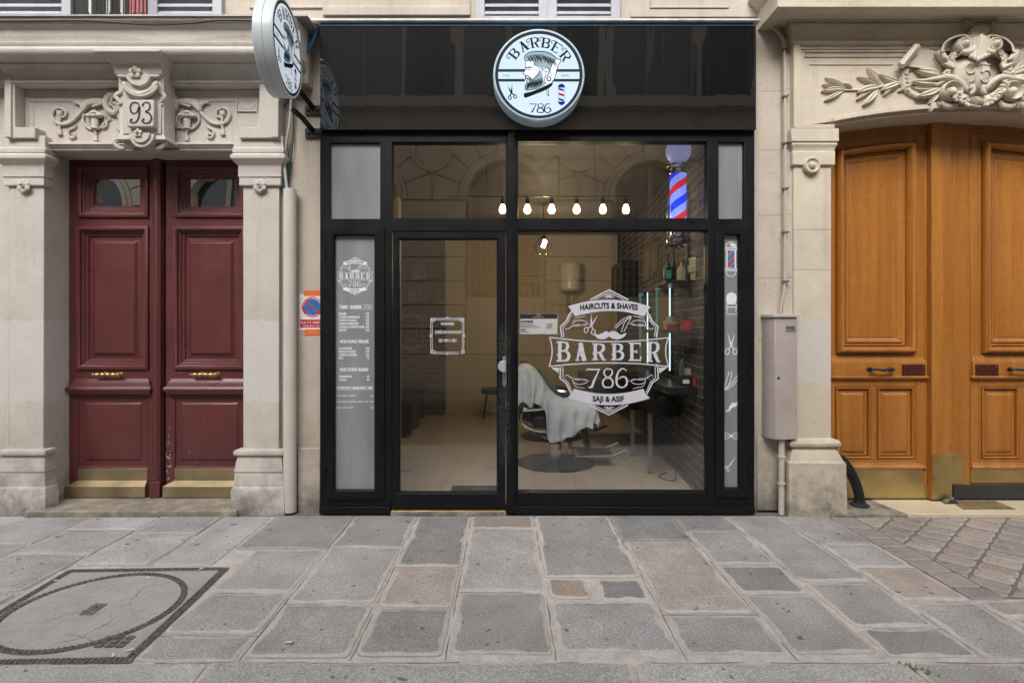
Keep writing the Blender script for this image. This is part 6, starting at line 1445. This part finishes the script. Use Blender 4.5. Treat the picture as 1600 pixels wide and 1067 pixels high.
# barber chair draped with a cape
def chair_parts(root, o, full=True):
    ox, oy, oz = o
    m = M(); m.lathe([(.0001, .0), (.42, 0), (.425, .012), (.36, .03), (.12, .05), (.07, .06), (.0001, .06)], (ox, oy, oz), 36); m.build('base_plate', mDk, root)
    m = M(); m.lathe([(.07, .05), (.07, .22), (.05, .23), (.05, .42), (.0001, .42)], (ox, oy, oz), 20); m.tube([(ox, oy - .05, oz + .24), (ox - .28, oy - .1, oz + .37)], .012, 8); m.build('hydraulic_column', mChrome, root)
    m = M(); m.box(ox - .26, ox + .28, oy - .25, oy + .25, oz + .42, oz + .55); m.build('seat', mLeather, root, .03, 3)
    m = M(); m.loops([[(ox + x, oy + y, oz + z) for x, y, z in q] for q in ([(-.34, -.24, .48), (-.26, -.24, .48), (-.26, .24, .48), (-.34, .24, .48)], [(-.40, -.22, 1.0), (-.32, -.22, 1.0), (-.32, .22, 1.0), (-.40, .22, 1.0)])]); m.build('backrest', mLeather, root, .03, 3)
    m = M(); m.box(ox - .42, ox - .33, oy - .13, oy + .13, oz + .90, oz + 1.03); m.build('headrest', mLeather, root, .02, 3)
    for s_ in (-1, 1):
        m = M(); y_ = oy + s_ * .26
        m.tube(catmull([(ox - .36, y_, oz + .62), (ox - .05, y_, oz + .64), (ox + .2, y_, oz + .62), (ox + .24, y_, oz + .54)], 5), .03, 8); m.tube(catmull([(ox - .36, y_, oz + .68), (ox - .38, y_, oz + .5), (ox - .2, y_, oz + .40), (ox + .1, y_, oz + .42)], 5), .022, 8); m.tube([(ox - .05, y_, oz + .42), (ox - .05, y_, oz + .62)], .012, 8); m.build('armrest', mChrome if s_ < 0 else mDk, root)
    m = M(); m.loops([[(ox + x, oy + y, oz + z) for x, y, z in q] for q in ([(.27, -.22, .50), (.30, -.22, .50), (.30, .22, .50), (.27, .22, .50)], [(.33, -.2, .16), (.36, -.2, .16), (.36, .2, .16), (.33, .2, .16)])]); m.build('leg_rest', mLeather, root, .012)
    m = M()
    for s_ in (-1, 1): m.tube([(ox + .1, oy + s_ * .22, oz + .42), (ox + .18, oy + s_ * .22, oz + .12), (ox + .58, oy + s_ * .2, oz + .12), (ox + .72, oy + s_ * .2, oz + .18)], .016, 6)
    m.build('footrest_frame', mSatin, root); m = M(); m.box(ox + .24, ox + .60, oy - .19, oy + .19, oz + .115, oz + .13); m.build('footplate', mDk, root)
cc = (X(868, 1.55), 1.55, FZ)
bc = thing('barber_chair', 'black and chrome barber chair draped with a pale cape near the window', 'barber chair', cc, 'barber chairs in the shop')
chair_parts(bc, cc)
o2 = (X(862, 3.1), 3.1, FZ); bc2 = copy_tree(bc); bc2.location = o2; bc2['label'] = 'second black barber chair standing further back, behind the draped one'
# cape
m = M(); rows = []
path = catmull([(-.54, .70), (-.52, .86), (-.46, 1.0), (-.37, 1.07), (-.27, 1.06), (-.18, .98), (-.11, .87), (-.03, .78), (.06, .738), (.14, .73), (.26, .725), (.37, .69), (.41, .60), (.425, .50)], 4)
low = [(-.7, .68), (-.16, .68), (-.13, .55), (-.10, .33), (-.04, .30), (.04, .31), (.2, .40), (.42, .50)]
def lowz(x):
    for (x0, z0), (x1, z1) in zip(low, low[1:]):
        if x <= x1: return z0 + (z1 - z0) * max(0, (x - x0)) / (x1 - x0)
    return low[-1][1]
nv_ = 49; rr = random.Random(5)
for i, (x, z) in enumerate(path):
    row = []; lz_ = min(lowz(x), z - .01) + .025 * sin(i * 1.15) + .015 * sin(i * 2.3 + 1); narrow = .25 if x < -.3 else .30
    for j in range(nv_):
        v = (j / (nv_ - 1) - .5) * 2; a = abs(v); sgn = 1 if v > 0 else -1
        if a < .4: q = a / .4; y_ = q * narrow; zz_ = z - .03 * q ** 5; q = 0
        else: q = (a - .4) / .6; y_ = narrow + .045 * sin(min(q * 2.4, 1) * pi / 2); zz_ = z - .03 + (lz_ - z + .03) * q
        s_ = i * .42 + q * 1.1; fold = (abs(sin(s_ * 1.55 + .8 * sin(s_ * .7))) ** 1.6) * .075 * q
        big = .020 * mnoise.noise(Vector((x * 6, v * 4, 2))) + .010 * mnoise.noise(Vector((x * 17, v * 9, 7)))
        drag = .05 * q * mnoise.noise(Vector((i * .3, 4, sgn)))
        row.append((cc[0] + x + drag + big * .5, cc[1] + sgn * (y_ + fold + big), cc[2] + zz_ + big * .8))
    rows.append(row)
m.loops(rows, False, False, False)
def capemat():
    t = NT('pale_grey_cape'); t.set(Base_Color=t.ramp(t.noise(5, 4), [(.3, (.46, .50, .54)), (.7, (.58, .62, .66))]), Roughness=.75); t.bump(t.noise(7, 5, .6), .6, .03); return t.mat
cape = m.build('barber_cape', capemat(), None, 0, angle=80); sd = cape.modifiers.new('s', 'SUBSURF'); sd.levels = sd.render_levels = 1; so = cape.modifiers.new('t', 'SOLIDIFY'); so.thickness = .006
tag(cape, 'pale blue-grey cape thrown over the front barber chair', 'barber cape')
m = M(); tp = [(cc[0] - .20, cc[1] - .02, cc[2] + 1.02), (cc[0] - .11, cc[1] - .12, cc[2] + .90), (cc[0] - .03, cc[1] - .18, cc[2] + .80), (cc[0] + .05, cc[1] - .15, cc[2] + .755), (cc[0] + .14, cc[1] - .05, cc[2] + .745)]
m.tube(catmull(tp, 6), [.02, .035, .03, .02], 8, .4); tag(m.build('neck_strap', simple('dark_green_cloth', (.02, .07, .045), .8)), 'dark green strap lying across the pale cape', 'strap')
# counter along the brick wall
ct = thing('styling_counter', 'black styling counter on grey legs along the brick wall', 'counter', (1.55, 1.8, FZ))
m = M(); m.loops([[(1.42, .35, z), (1.44, 3.3, z), (1.92, 3.3, z), (1.685, .35, z)] for z in (.93, 1.0)]); m.build('counter_top', mDk, ct, .004)
m = M(); m.loops([[(1.0, 1.9, z), (1.0, 3.25, z), (1.88, 3.25, z), (1.77, 1.9, z)] for z in (.58, .928)]); m.loops([[(1.44, .9, z), (1.44, 1.895, z), (1.76, 1.895, z), (1.70, .9, z)] for z in (.66, .928)]); m.build('drawer_box', mDk, ct, .004)
mLeg = simple('grey_metal_leg', (.2, .2, .21), .35, .5)
for p in ((1.455, 1.1), (1.45, 1.88), (1.05, 2.6)): m = M(); m.box(p[0] - .02, p[0] + .02, p[1] - .02, p[1] + .02, FZ, .66 if p[1] < 1.85 else .58); m.build('leg', mLeg, ct)
# shelves
def shelf(z, y0, y1, lab, d):
    m = M(); m.loops([[(1.40 + .06 * (y0), y0, zz_), (1.40 + .06 * y1, y1, zz_), (1.655 + .083 * y1, y1, zz_), (1.655 + .083 * y0, y0, zz_)] for zz_ in (z - .03, z)]); return tag(m.build('wall_shelf', mDk, None, .002), lab, 'shelf', 'shelves on the brick wall')
shelf(1.94, .42, 1.0, 'upper dark shelf on the brick wall carrying bottles and tubs', 0); shelf(1.50, .30, 1.5, 'lower dark shelf on the brick wall carrying red tins', 0)
def jar(kind, px, y, z, r, h, col, lid, label, cat, neck=False):
    r_ = thing(kind, label, cat, (X(px, y), y, z)); c = r_.location
    m = M()
    if neck: m.lathe([(r, 0), (r, h * .55), (r * .75, h * .66), (r * .35, h * .74), (r * .33, h * .9)], c, 16)
    else: m.lathe([(r * .96, 0), (r, h * .08), (r, h * .72), (r * .95, h * .74)], c, 20)
    m.build('body', simple(kind + '_colour', col, .35, var=.08), r_)
    m = M()
    if neck: m.lathe([(r * .42, h * .88), (r * .42, h), (.0001, h)], c, 14)
    else: m.lathe([(r * 1.04, h * .72), (r * 1.04, h * .98), (r * .98, h), (.0001, h)], c, 20)
    m.build('lid', simple(kind + '_lid', lid, .4, var=.08), r_); return r_
jar('bottle', 1043, .75, 1.94, .035, .26, (.012, .014, .013), (.02, .02, .02), 'dark bottle with a turquoise label on the upper shelf', 'bottle', True)
m = M(); yq = .75; m.box(X(1043, yq) - .025, X(1043, yq) + .025, yq - .040, yq - .036, 1.98, 2.06); tag(m.build('bottle_label', simple('turquoise_label', (.06, .38, .32), .5), bpy.data.objects['bottle']))
jar('bottle', 1052, .85, 1.94, .032, .30, (.012, .014, .013), (.02, .02, .02), 'slim black bottle behind the turquoise-labelled one on the upper shelf', 'bottle', True)
jar('bottle', 1066, .62, 1.94, .048, .20, (.55, .50, .33), (.5, .04, .03), 'cream bottle with a red cap on the upper shelf', 'bottle', True)
jar('bottle', 1075, .6, 1.94, .036, .33, (.012, .012, .012), (.02, .02, .02), 'tall black bottle between the red-capped cream one and the tub stack', 'bottle', True)
for k, (dx, d) in enumerate(((0, 'lowest cream tub of the stack on the upper shelf'), (-.02, 'middle cream tub of the stack on the upper shelf'), (-.01, 'topmost cream tub of the stack on the upper shelf'))):
    j = jar('cream_tub', 1092, .48, 1.9405 + k * .068, .075, .066, (.55, .50, .34), (.62, .57, .40), d, 'tub'); j.location.x += dx
jar('cream_tub', 1045, 1.05, 1.50, .05, .09, (.55, .48, .32), (.62, .57, .42), 'small cream tub at the inner end of the lower shelf', 'tub')
jar('pomade_tin', 1052, .85, 1.50, .06, .075, (.40, .03, .03), (.45, .45, .45), 'red tin with a grey lid on the lower shelf', 'tin')
jar('cream_tub', 1050, .95, 1.50, .055, .13, (.55, .48, .32), (.60, .55, .40), 'taller cream tub behind the grey-lidded red tin', 'tub')
jar('pomade_tin', 1077, .6, 1.50, .075, .085, (.50, .03, .035), (.42, .02, .03), 'wide all red tin on the lower shelf', 'tin')
jar('black_jar', 1074, .75, 1.50, .05, .16, (.015, .015, .017), (.02, .02, .02), 'black jar behind the wide red tin', 'jar')
m = M(); p = P(1098, 502, .5); m.box(p[0] - .045, p[0] + .045, .46, .53, 1.501, 1.61); tag(m.build('white_carton', simple('white_carton', (.5, .52, .55), .5), None, .012, 3), 'white carton on the lower shelf, closest to the window', 'carton')
jar('pump_bottle', 1070, .9, 1.0, .052, .30, (.10, .42, .42), (.15, .5, .5), 'turquoise pump bottle standing on the counter', 'bottle', True)
jar('pump_bottle', 1095, .6, 1.0, .042, .26, (.05, .25, .28), (.12, .48, .50), 'turquoise-topped dark bottle at the window end of the counter', 'bottle', True)
jar('cream_tub', 1083, .65, 1.0, .075, .14, (.5, .45, .30), (.56, .52, .36), 'cream tub on the counter beside the turquoise pump bottle', 'tub')
jar('black_jar', 1072, .5, 1.0, .06, .09, (.02, .02, .022), (.03, .03, .03), 'black jar with a white label at the counter edge', 'jar')
m = M(); p = P(1072, 590, .44); m.box(p[0] - .03, p[0] + .03, .436, .439, 1.02, 1.055); lb = m.build('jar_label', mPaper, bpy.data.objects['black_jar.001'])
jar('pomade_tin', 1088, .45, 1.0, .035, .075, (.45, .03, .03), (.4, .02, .03), 'little red tin on the counter', 'tin')
for k, (px, y, h, d) in enumerate(((1055, 1.5, .24, 'dark bottle on the counter under the nearer mirror'), (1040, 1.9, .2, 'dark bottle on the counter at the end of the nearer mirror'), (1022, 2.4, .26, 'tall dark bottle on the counter between the two mirrors'))): jar('bottle', px, y, 1.0, .035, h, (.012, .013, .015), (.03, .03, .03), d, 'bottle', True)
m = M(); m.tube(catmull([(1.70, .95, .9), (1.68, .9, .5), (1.64, .85, .15), (1.60, .8, FZ + .01), (1.5, .95, FZ + .01), (1.62, 1.1, FZ + .012)], 6), .005, 6); tag(m.build('power_cable', mCable), 'thin black cable trailing down the brick wall under the counter', 'cable')
# mirrors with strip lights
def mirror(y0, y1, z0, z1, lab):
    xw = lambda y: 1.66 + .0818 * (y - .1) - .012
    r_ = thing('wall_mirror', lab, 'mirror', (xw(y0), y0, z0), 'tall mirrors on the brick wall')
    m = M(); m.loops([[(xw(y) - .02, y, z) for y, z in ((y0, z0), (y1, z0), (y1, z1), (y0, z1))], [(xw(y) + .008, y, z) for y, z in ((y0, z0), (y1, z0), (y1, z1), (y0, z1))]]); m.build('mirror_glass', simple('silvered_mirror', (.55, .55, .53), .03, 1, var=.02), r_)
    m = M(); m.box(xw(y0) - .034, xw(y0) - .022, y0, y0 + .012, z0 + .02, z1 - .02); m.build('strip_light', emit('led_strip', (.62, .92, 1.0), .8), r_)
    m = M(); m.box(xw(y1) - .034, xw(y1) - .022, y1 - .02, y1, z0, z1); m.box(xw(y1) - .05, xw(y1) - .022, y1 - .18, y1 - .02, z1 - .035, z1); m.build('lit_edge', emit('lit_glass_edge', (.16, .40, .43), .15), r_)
sb = thing('stand_in_stool', 'round black stool standing by the cream back wall', 'stool', (-.22, 4.7, FZ))  # added stool, stands in for a bike's dark reflection in the door glass
m = M(); m.lathe([(.0001, .40), (.17, .40), (.19, .43), (.19, .48), (.16, .50), (.0001, .50)], (-.22, 4.7, FZ), 24); m.build('seat', mLeather, sb)
for k in range(4): a = pi / 4 + k * pi / 2; m = M(); m.tube([(-.22 + .2 * cos(a), 4.7 + .2 * sin(a), FZ), (-.22 + .12 * cos(a), 4.7 + .12 * sin(a), FZ + .41)], .014, 8); m.build('leg', mDk, sb)
wc = thing('wall_cabinet', 'dark wall cabinet high on the brick wall beyond the mirrors', 'cabinet', (1.8, 4.0, 2.2))
m = M(); m.box(1.68, 1.93, 3.6, 4.3, 1.85, 2.5); m.build('cabinet_body', mDk, wc, .004)
for y0 in (3.6, 3.96): m = M(); m.panel(y0, y0 + .34, 1.87, 2.48, [(0, 1.679), (0, 1.66), (.04, 1.66), (.05, 1.67)]); m.v = [(y, x, z) for x, y, z in m.v]; m.build('cabinet_door', mDk, wc)
for k, (y0, z0) in enumerate(((2.2, 2.2), (2.75, 2.15))): m = M(); m.panel(y0, y0 + .34, z0, z0 + .42, [(0, 1.66 + .0818 * y0 - .002), (0, 1.64 + .0818 * y0), (.02, 1.64 + .0818 * y0), (.025, 1.655 + .0818 * y0)]); m.v = [(y, x, z) for x, y, z in m.v]; tag(m.build('framed_card', simple('brown_print', (.13, .10, .06), .4, vs=9, var=.6)), ['brown framed print above the nearer mirror', 'brown framed print above the farther mirror'][k], 'picture frame')
mirror(1.32, 2.1, 1.05, 2.0, 'nearer tall mirror on the brick wall with a cyan strip light'); mirror(2.7, 3.35, 1.05, 2.0, 'farther tall mirror on the brick wall, half behind the window emblem')
# water heater, clock
wY = 5.05; w_ = P(891, 433, wY); wh = thing('water_heater', 'white cylindrical water heater on the cream back wall', 'water heater', w_)
m = M(); m.lathe([(.0001, -.24), (.15, -.235), (.178, -.20), (.18, .18), (.155, .225), (.0001, .235)], w_, 28); m.build('tank', simple('white_enamel', (.62, .58, .50), .3), wh)
m = M(); m.tube([(w_[0] + .06, w_[1], w_[2] - .23), (w_[0] + .06, w_[1], w_[2] - .6)], .012, 8); m.tube([(w_[0] - .06, w_[1], w_[2] - .23), (w_[0] - .06, w_[1], w_[2] - .6)], .012, 8); m.build('pipe', mChrome, wh)
k_ = P(937, 422, 4.6); m = M(); m.lathe([(.18, .0), (.19, -.02), (.17, -.03), (.16, -.02), (.0001, -.02)], (1.93, 4.5, 2.5), 30, 'x'); tag(m.build('wall_clock', simple('dark_wood', (.10, .055, .025), .5)), 'round dark wooden disc clock on the wall near the water heater', 'clock')
# waiting armchairs and misc on the left
def armchair(loc, lab):
    r_ = thing('waiting_chair', lab, 'armchair', loc, 'black waiting chairs'); x, y, z = loc
    m = M(); m.box(x - .28, x + .28, y - .28, y + .28, z + .08, z + .44); m.build('seat', mLeather, r_, .03, 3)
    m = M(); m.box(x - .36, x - .28, y - .3, y + .3, z + .08, z + .85); m.build('backrest', mLeather, r_, .03, 3)
    for s_ in (-1, 1): m = M(); m.box(x - .3, x + .28, y + s_ * .32 - .04, y + s_ * .32 + .04, z + .02, z + .62); m.build('armrest', mLeather, r_, .02, 3)
armchair((-1.55, 3.35, FZ), 'black waiting chair by the brick wall, nearest the door'); armchair((-1.6, 4.25, FZ), 'black waiting chair by the brick wall, farthest from the door')
for px, py, w, h, d in ((654, 424, .14, .2, 'pale framed card on the dark brick wall, hung highest'), (646, 460, .1, .2, 'pale frame hung low on dark brick, on the pillar side of its twin'), (660, 460, .1, .2, 'pale frame hung low on dark brick, close to the cream wall')):
    m = M(); p = P(px, py, BK - .32); m.panel(p[0] - w / 2 - .04, p[0] + w / 2 + .04, p[2] - h / 2 - .03, p[2] + h / 2 + .03, [(0, BK - .301), (0, BK - .33), (.02, BK - .33), (.025, BK - .315)]); tag(m.build('framed_card', simple('faded_card', (.17, .14, .11), .5, vs=14, var=.4)), d, 'picture frame')
m = M(); yy_ = BK - .306; T = lambda u, v, l: (X(618 + (u - 62) * 48 / 910, yy_), yy_ - l * .0004, Z(484 + (v - 60) * 68 / 952, yy_)); logo(m, T, None, False, False)
tag(m.build('wall_emblem', simple('grey_wall_vinyl', (.22, .19, .16), .6)), 'grey barber emblem on the dark brick wall beyond the door', 'emblem')
m = M(); p = G(631, 736, FZ); m.loops([[(p[0] + x, p[1] + y, FZ + .001 + z) for x, y in ((-.05, -.02), (.0, -.035), (.05, 0), (.06, .03), (-.02, .02))] for z in (0, .008)]); tag(m.build('blue_scrap', simple('blue_scrap', (.01, .22, .38), .5)), 'small blue scrap lying on the shop floor just inside the door', 'scrap')
m = M(); a = G(705, 766, FZ); m.box(a[0], X(778, .2), .14, a[1] + .12, FZ, FZ + .012); tag(m.build('doormat', simple('black_mat', (.02, .02, .021), .9, vs=200)), 'black mat on the shop floor inside the glass door', 'doormat')
# price sheet hung in the window
pl_ = thing('price_sheet', 'white price sheet with dark header hung inside the display window', 'price sheet', (X(842, .07), .07, Z(506, .07)))
ty = .07; T = lambda u, v, l: (X(u, ty), ty - l * .0003, Z(v, ty)); m = M(); m.fill(T, [(812, 490), (871, 490), (871, 522), (812, 522)]); m.build('sheet', mPaper, pl_)
m = M(); m.lay = 2; m.fill(T, [(812.3, 490.3), (870.7, 490.3), (870.7, 498), (812.3, 498)]); m.text(T, 'HOMME', 814, 833, 504, 500.5, .05)
for k, (w, t2) in enumerate(((20, '12,00€'), (24, '15,00€'), (30, '20,00€'))): m.ribbon(T, [(814, 506.4 + k * 2.5), (814 + w, 506.4 + k * 2.5)], .55); m.text(T, t2, 854, 863, 507.3 + k * 2.5, 505.6 + k * 2.5, .02)
m.text(T, 'BARBE', 814, 822, 516, 514, .04); m.ribbon(T, [(814, 518.5), (826, 518.5)], .5); m.build('print', mInk, pl_)
m = M(); m.lay = 8; m.text(T, 'TARIF', 838, 845, 493.2, 491.4, .03); m.ribbon(T, [(832, 495.3), (851, 495.3)], .5); m.build('header_text', mPaper, pl_)
# weeds and litter on the pavement
m = M(); c = Vector(G(1428, 1045))
for k in range(46):
    t = k / 45; b_ = (c.x - .03 + t * .085 + random.uniform(-.012, .012), c.y + .045 - t * .095 + random.uniform(-.01, .01)); a = random.uniform(0, 6.28); l_ = random.uniform(.012, .03); w = .004
    m.poly([(b_[0] - w * sin(a), b_[1] + w * cos(a), -.004), (b_[0] + w * sin(a), b_[1] - w * cos(a), -.004), (b_[0] + cos(a) * l_, b_[1] + sin(a) * l_, random.uniform(.004, .02))])
tag(m.build('weed_tuft', simple('weed_green', (.11, .13, .05), .7, var=.4), None, smooth=False), 'small green weed growing in a joint of the kerb stones', 'weed')
ls = None
for k, (px, py, d) in enumerate(((88, 909, 'by the manhole frame corner that points to the red door'), (314, 891, 'on the upper edge of the manhole frame'), (231, 905, 'inside the top of the manhole ring'), (203, 1018, 'by the manhole frame corner closest to the kerb and shop'), (177, 1026, 'below the manhole hinge'), (450, 1006, 'on a slab between the manhole and the shop'), (301, 849, 'on the slabs in front of the red door step'))):
    p = G(px, py)
    if ls is None:
        m = M(); m.loops([[(x, y, z + .004) for x, y in ((-.016, -.005), (.015, -.006), (.018, .004), (-.012, .006))] for z in (.006, .0075)]); ls = m.build('paper_scrap', simple('litter_paper', (.6, .58, .55), .8)); tag(ls, '', 'scrap', 'paper scraps on the pavement'); o = ls
    else: o = ls.copy(); COL.objects.link(o)
    o.location = p; o.rotation_euler[2] = k * 1.3; o['label'] = 'tiny pale paper scrap ' + d

# ================================================================= the street front opposite (shows in the glass)
OYB = -9.4
ob = thing('arcade_building', 'pale stone arcaded building over the road, mirrored in the shop glass', 'building', (0, OYB, 0))
mOpp = stone('opposite_limestone', (.62, .53, .41), 12, 0, .3, .3); mOppD = simple('opposite_window_glass', (.03, .035, .04), .08, spec=.8)
mOppJ = simple('opposite_joint', (.12, .10, .08), .8)
oy = OYB
m = M(); m.box(-22, 22, oy - .6, oy - .34, 0, 9.9); m.build('core_wall', mOppJ, ob)
w = M(); pitch = 3.64; cz = 4.72
def wedge(c, r0, r1, a0, a1, yb, yf, n=4):
    q = [(c[0] + r0 * cos(a0 + (a1 - a0) * k / n), c[1] + r0 * sin(a0 + (a1 - a0) * k / n)) for k in range(n + 1)] + [(c[0] + r1 * cos(a1 - (a1 - a0) * k / n), c[1] + r1 * sin(a1 - (a1 - a0) * k / n)) for k in range(n + 1)]
    w.loops([[(x, yb, z) for x, z in q], [(x, yf, z) for x, z in q]])
for i in range(-5, 6):
    c = (i * pitch, cz)
    for k in range(9): wedge(c, 1.22, 1.80, pi * k / 9 + .012, pi * (k + 1) / 9 - .012, oy - .35, oy + .02)
    for r0, r1, d in ((.97, 1.08, .10), (1.09, 1.2, .04)): wedge(c, r0, r1, 0, pi, oy - .35, oy + d, 24)
    w.box(c[0] - .2, c[0] + .2, oy - .3, oy + .12, cz + .98, cz + 1.5)
    xm = c[0] + pitch / 2
    for r0, r1, d in ((.0, .40, .03), (.42, .52, .08)): wedge((xm, 5.94), max(r0, .001), r1, 0, 2 * pi, oy - .35, oy + d, 28)
    for k, (z0, z1) in enumerate(((.9, 1.5), (1.53, 2.1), (2.13, 2.7), (2.73, 3.3), (3.33, 3.9), (3.93, 4.7))): w.box(c[0] + 1.0, c[0] + pitch - 1.0, oy - .35, oy + .0, z0, z1)
    w.box(c[0] + .9, c[0] + pitch - .9, oy - .345, oy - .07, 4.7, 5.9); w.box(c[0] - pitch / 2, c[0] + pitch / 2, oy - .35, oy - .06, 5.9, 6.9)
    w.box(c[0] - .97, c[0] + .97, oy - .3, oy + .06, .9, 2.3)
    for s_ in (-1, 1): w.box(c[0] + s_ * 1.82 - .30, c[0] + s_ * 1.82 + .30, oy - .35, oy + .1, 7.15, 9.55)
    for s_ in (-1, 1): w.box(c[0] + s_ * 1.2 - .10, c[0] + s_ * 1.2 + .10, oy - .35, oy + .02, 7.15, 9.52)
    w.box(c[0] - pitch / 2, c[0] + pitch / 2, oy - .35, oy + .0, 9.5, 9.9)
w.box(-22, 22, oy - .35, oy + .25, 6.9, 7.15); w.box(-22, 22, oy - .35, oy + .12, 0, .88)
w.build('stonework', mOpp, ob, 0)
g = M(); fr = M(); gr = M()
for i in range(-5, 6):
    c = (i * pitch, cz)
    g.prism([(c[0] - .97, 2.3), (c[0] + .97, 2.3)] + [(c[0] + .97 * cos(pi * k / 16), cz + .97 * sin(pi * k / 16)) for k in range(17)], oy - .30, oy - .25)
    g.box(c[0] - 1.12, c[0] + 1.12, oy - .3, oy - .25, 7.15, 9.5)
    for x0 in (-.06, -.97, .85): fr.box(c[0] + x0, c[0] + x0 + .12, oy - .25, oy - .18, 2.3, cz + (.9 if x0 == -.06 else .35))
    fr.box(c[0] - .97, c[0] + .97, oy - .25, oy - .19, 4.15, 4.25); fr.box(c[0] - .04, c[0] + .04, oy - .25, oy - .2, 7.15, 9.5)
    for k in range(13): x0 = c[0] - .9 + k * .15; gr.box(x0 - .012, x0 + .012, oy - .02, oy + .004, 2.35, 4.72)
    for k in range(12): gr.box(c[0] - .92, c[0] + .92, oy - .012, oy - .004, 2.5 + k * .19 - .01, 2.5 + k * .19 + .01)
g.build('window_glass', mOppD, ob); fr.build('window_frame', simple('opposite_frame', (.42, .37, .29), .6), ob); gr.build('window_grille', simple('opposite_grille', (.30, .29, .27), .5), ob)

# unseen dark car added across the street to darken the display window's reflection
pcx, pcy = 4.25, -6.75
pk = thing('reflection_car', 'black car parked over the road, mirrored in the display window', 'car', (pcx, pcy, -.13))
mCar = simple('black_car_paint', (.008, .008, .010), .25, coat=.6); gz_ = -.13
side = [(-2.15, .38), (-2.2, .62), (-2.1, .82), (-1.25, .92), (-.55, 1.36), (.2, 1.45), (1.1, 1.40), (1.75, 1.02), (2.1, .95), (2.18, .6), (2.12, .36)]
side = catmull(side, 4) + [(1.75, .24), (-1.75, .24)]
m = M(); L = []
for y_, k, dz in ((-.86, .97, .0), (-.80, .995, .0), (0, 1.0, .03), (.80, .995, .0), (.86, .97, .0)):
    L.append([(pcx + x * k, pcy + y_ * (1 - .16 * max(0, (z - .9) / .5)), gz_ + z + dz * (z > .9)) for x, z in side])
m.loops(L); m.build('body', mCar, pk)
for s_ in (1, -1):
    for q in ([(-1.08, .93), (-.52, 1.30), (.12, 1.37), (.12, .93)], [(.18, .93), (.18, 1.37), (1.02, 1.33), (1.45, 1.0)]):
        m = M(); m.loops([[(pcx + x, pcy + s_ * (.875 - .12 * max(0, (z - .9) / .5)) , gz_ + z) for x, z in q], [(pcx + x, pcy + s_ * (.80 - .14 * max(0, (z - .9) / .5)), gz_ + z) for x, z in q]]); m.build('window', mOppD, pk)
    for x in (-1.35, 1.35):
        m = M(); m.lathe([(.20, -.02), (.31, -.02), (.325, .02), (.325, .16), (.31, .2), (.20, .2)], (pcx + x, pcy + (.70 if s_ > 0 else -.88), gz_ + .325), 28, 'y'); w_ = m.build('wheel', mCable, pk)
        m = M(); m.lathe([(.205, 0), (.19, .0), (.05, .02 * s_), (.0001, .02 * s_)], (pcx + x, pcy + s_ * .885, gz_ + .325), 20, 'y'); m.build('rim', mLeg, w_)
    m = M(); m.ball((pcx - 2.08, pcy + s_ * .62, gz_ + .68), .1, 12, 8, (.5, 1.4, .7)); m.build('headlight', mChrome, pk)

# ================================================================= camera, light, sky
cam = bpy.data.cameras.new('camera'); co = bpy.data.objects.new('camera', cam); COL.objects.link(co)
co.location = (0, -D, H); co.rotation_euler = (R(90), 0, 0)
cam.sensor_width = 36; cam.lens = F / 1600 * 36; cam.shift_x = (800 - VX) / 1600; cam.shift_y = -(533.5 - VY) / 1600; cam.clip_end = 500; cam.clip_start = .05
S.camera = co
SE, SA = R(43), R(-12)          # sun elevation, azimuth from the street axis
sd_ = Vector((sin(SA) * cos(SE), -cos(SA) * cos(SE), sin(SE)))
sun = bpy.data.lights.new('sun', 'SUN'); sun.energy = 1.55; sun.angle = R(40); sun.color = (1, .955, .89)
so_ = bpy.data.objects.new('sun', sun); COL.objects.link(so_); so_.rotation_euler = sd_.to_track_quat('Z', 'Y').to_euler()
W = bpy.data.worlds.new('World'); S.world = W; W.use_nodes = True
wt_ = W.node_tree; bg = wt_.nodes['Background']; sk = wt_.nodes.new('ShaderNodeTexSky'); sk.sky_type = 'NISHITA'; sk.sun_disc = False
sk.sun_elevation = SE; sk.sun_rotation = math.atan2(sd_.x, sd_.y); sk.air_density = 1.0; sk.dust_density = 4.0; sk.ozone_density = 1.0
hs = wt_.nodes.new('ShaderNodeHueSaturation'); hs.inputs['Saturation'].default_value = .14
wt_.links.new(sk.outputs[0], hs.inputs['Color']); wt_.links.new(hs.outputs[0], bg.inputs[0]); bg.inputs[1].default_value = .15
S.view_settings.view_transform = 'Standard'; S.view_settings.look = 'None'; S.view_settings.exposure = 1.02; S.view_settings.gamma = 1
S.render.engine = 'CYCLES'; S.cycles.use_denoising = True; S.cycles.max_bounces = 8; S.cycles.diffuse_bounces = 3; S.cycles.glossy_bounces = 4; S.cycles.transparent_max_bounces = 12; S.cycles.sample_clamp_indirect = 6
S.cycles.use_adaptive_sampling = True; S.cycles.adaptive_threshold = .015
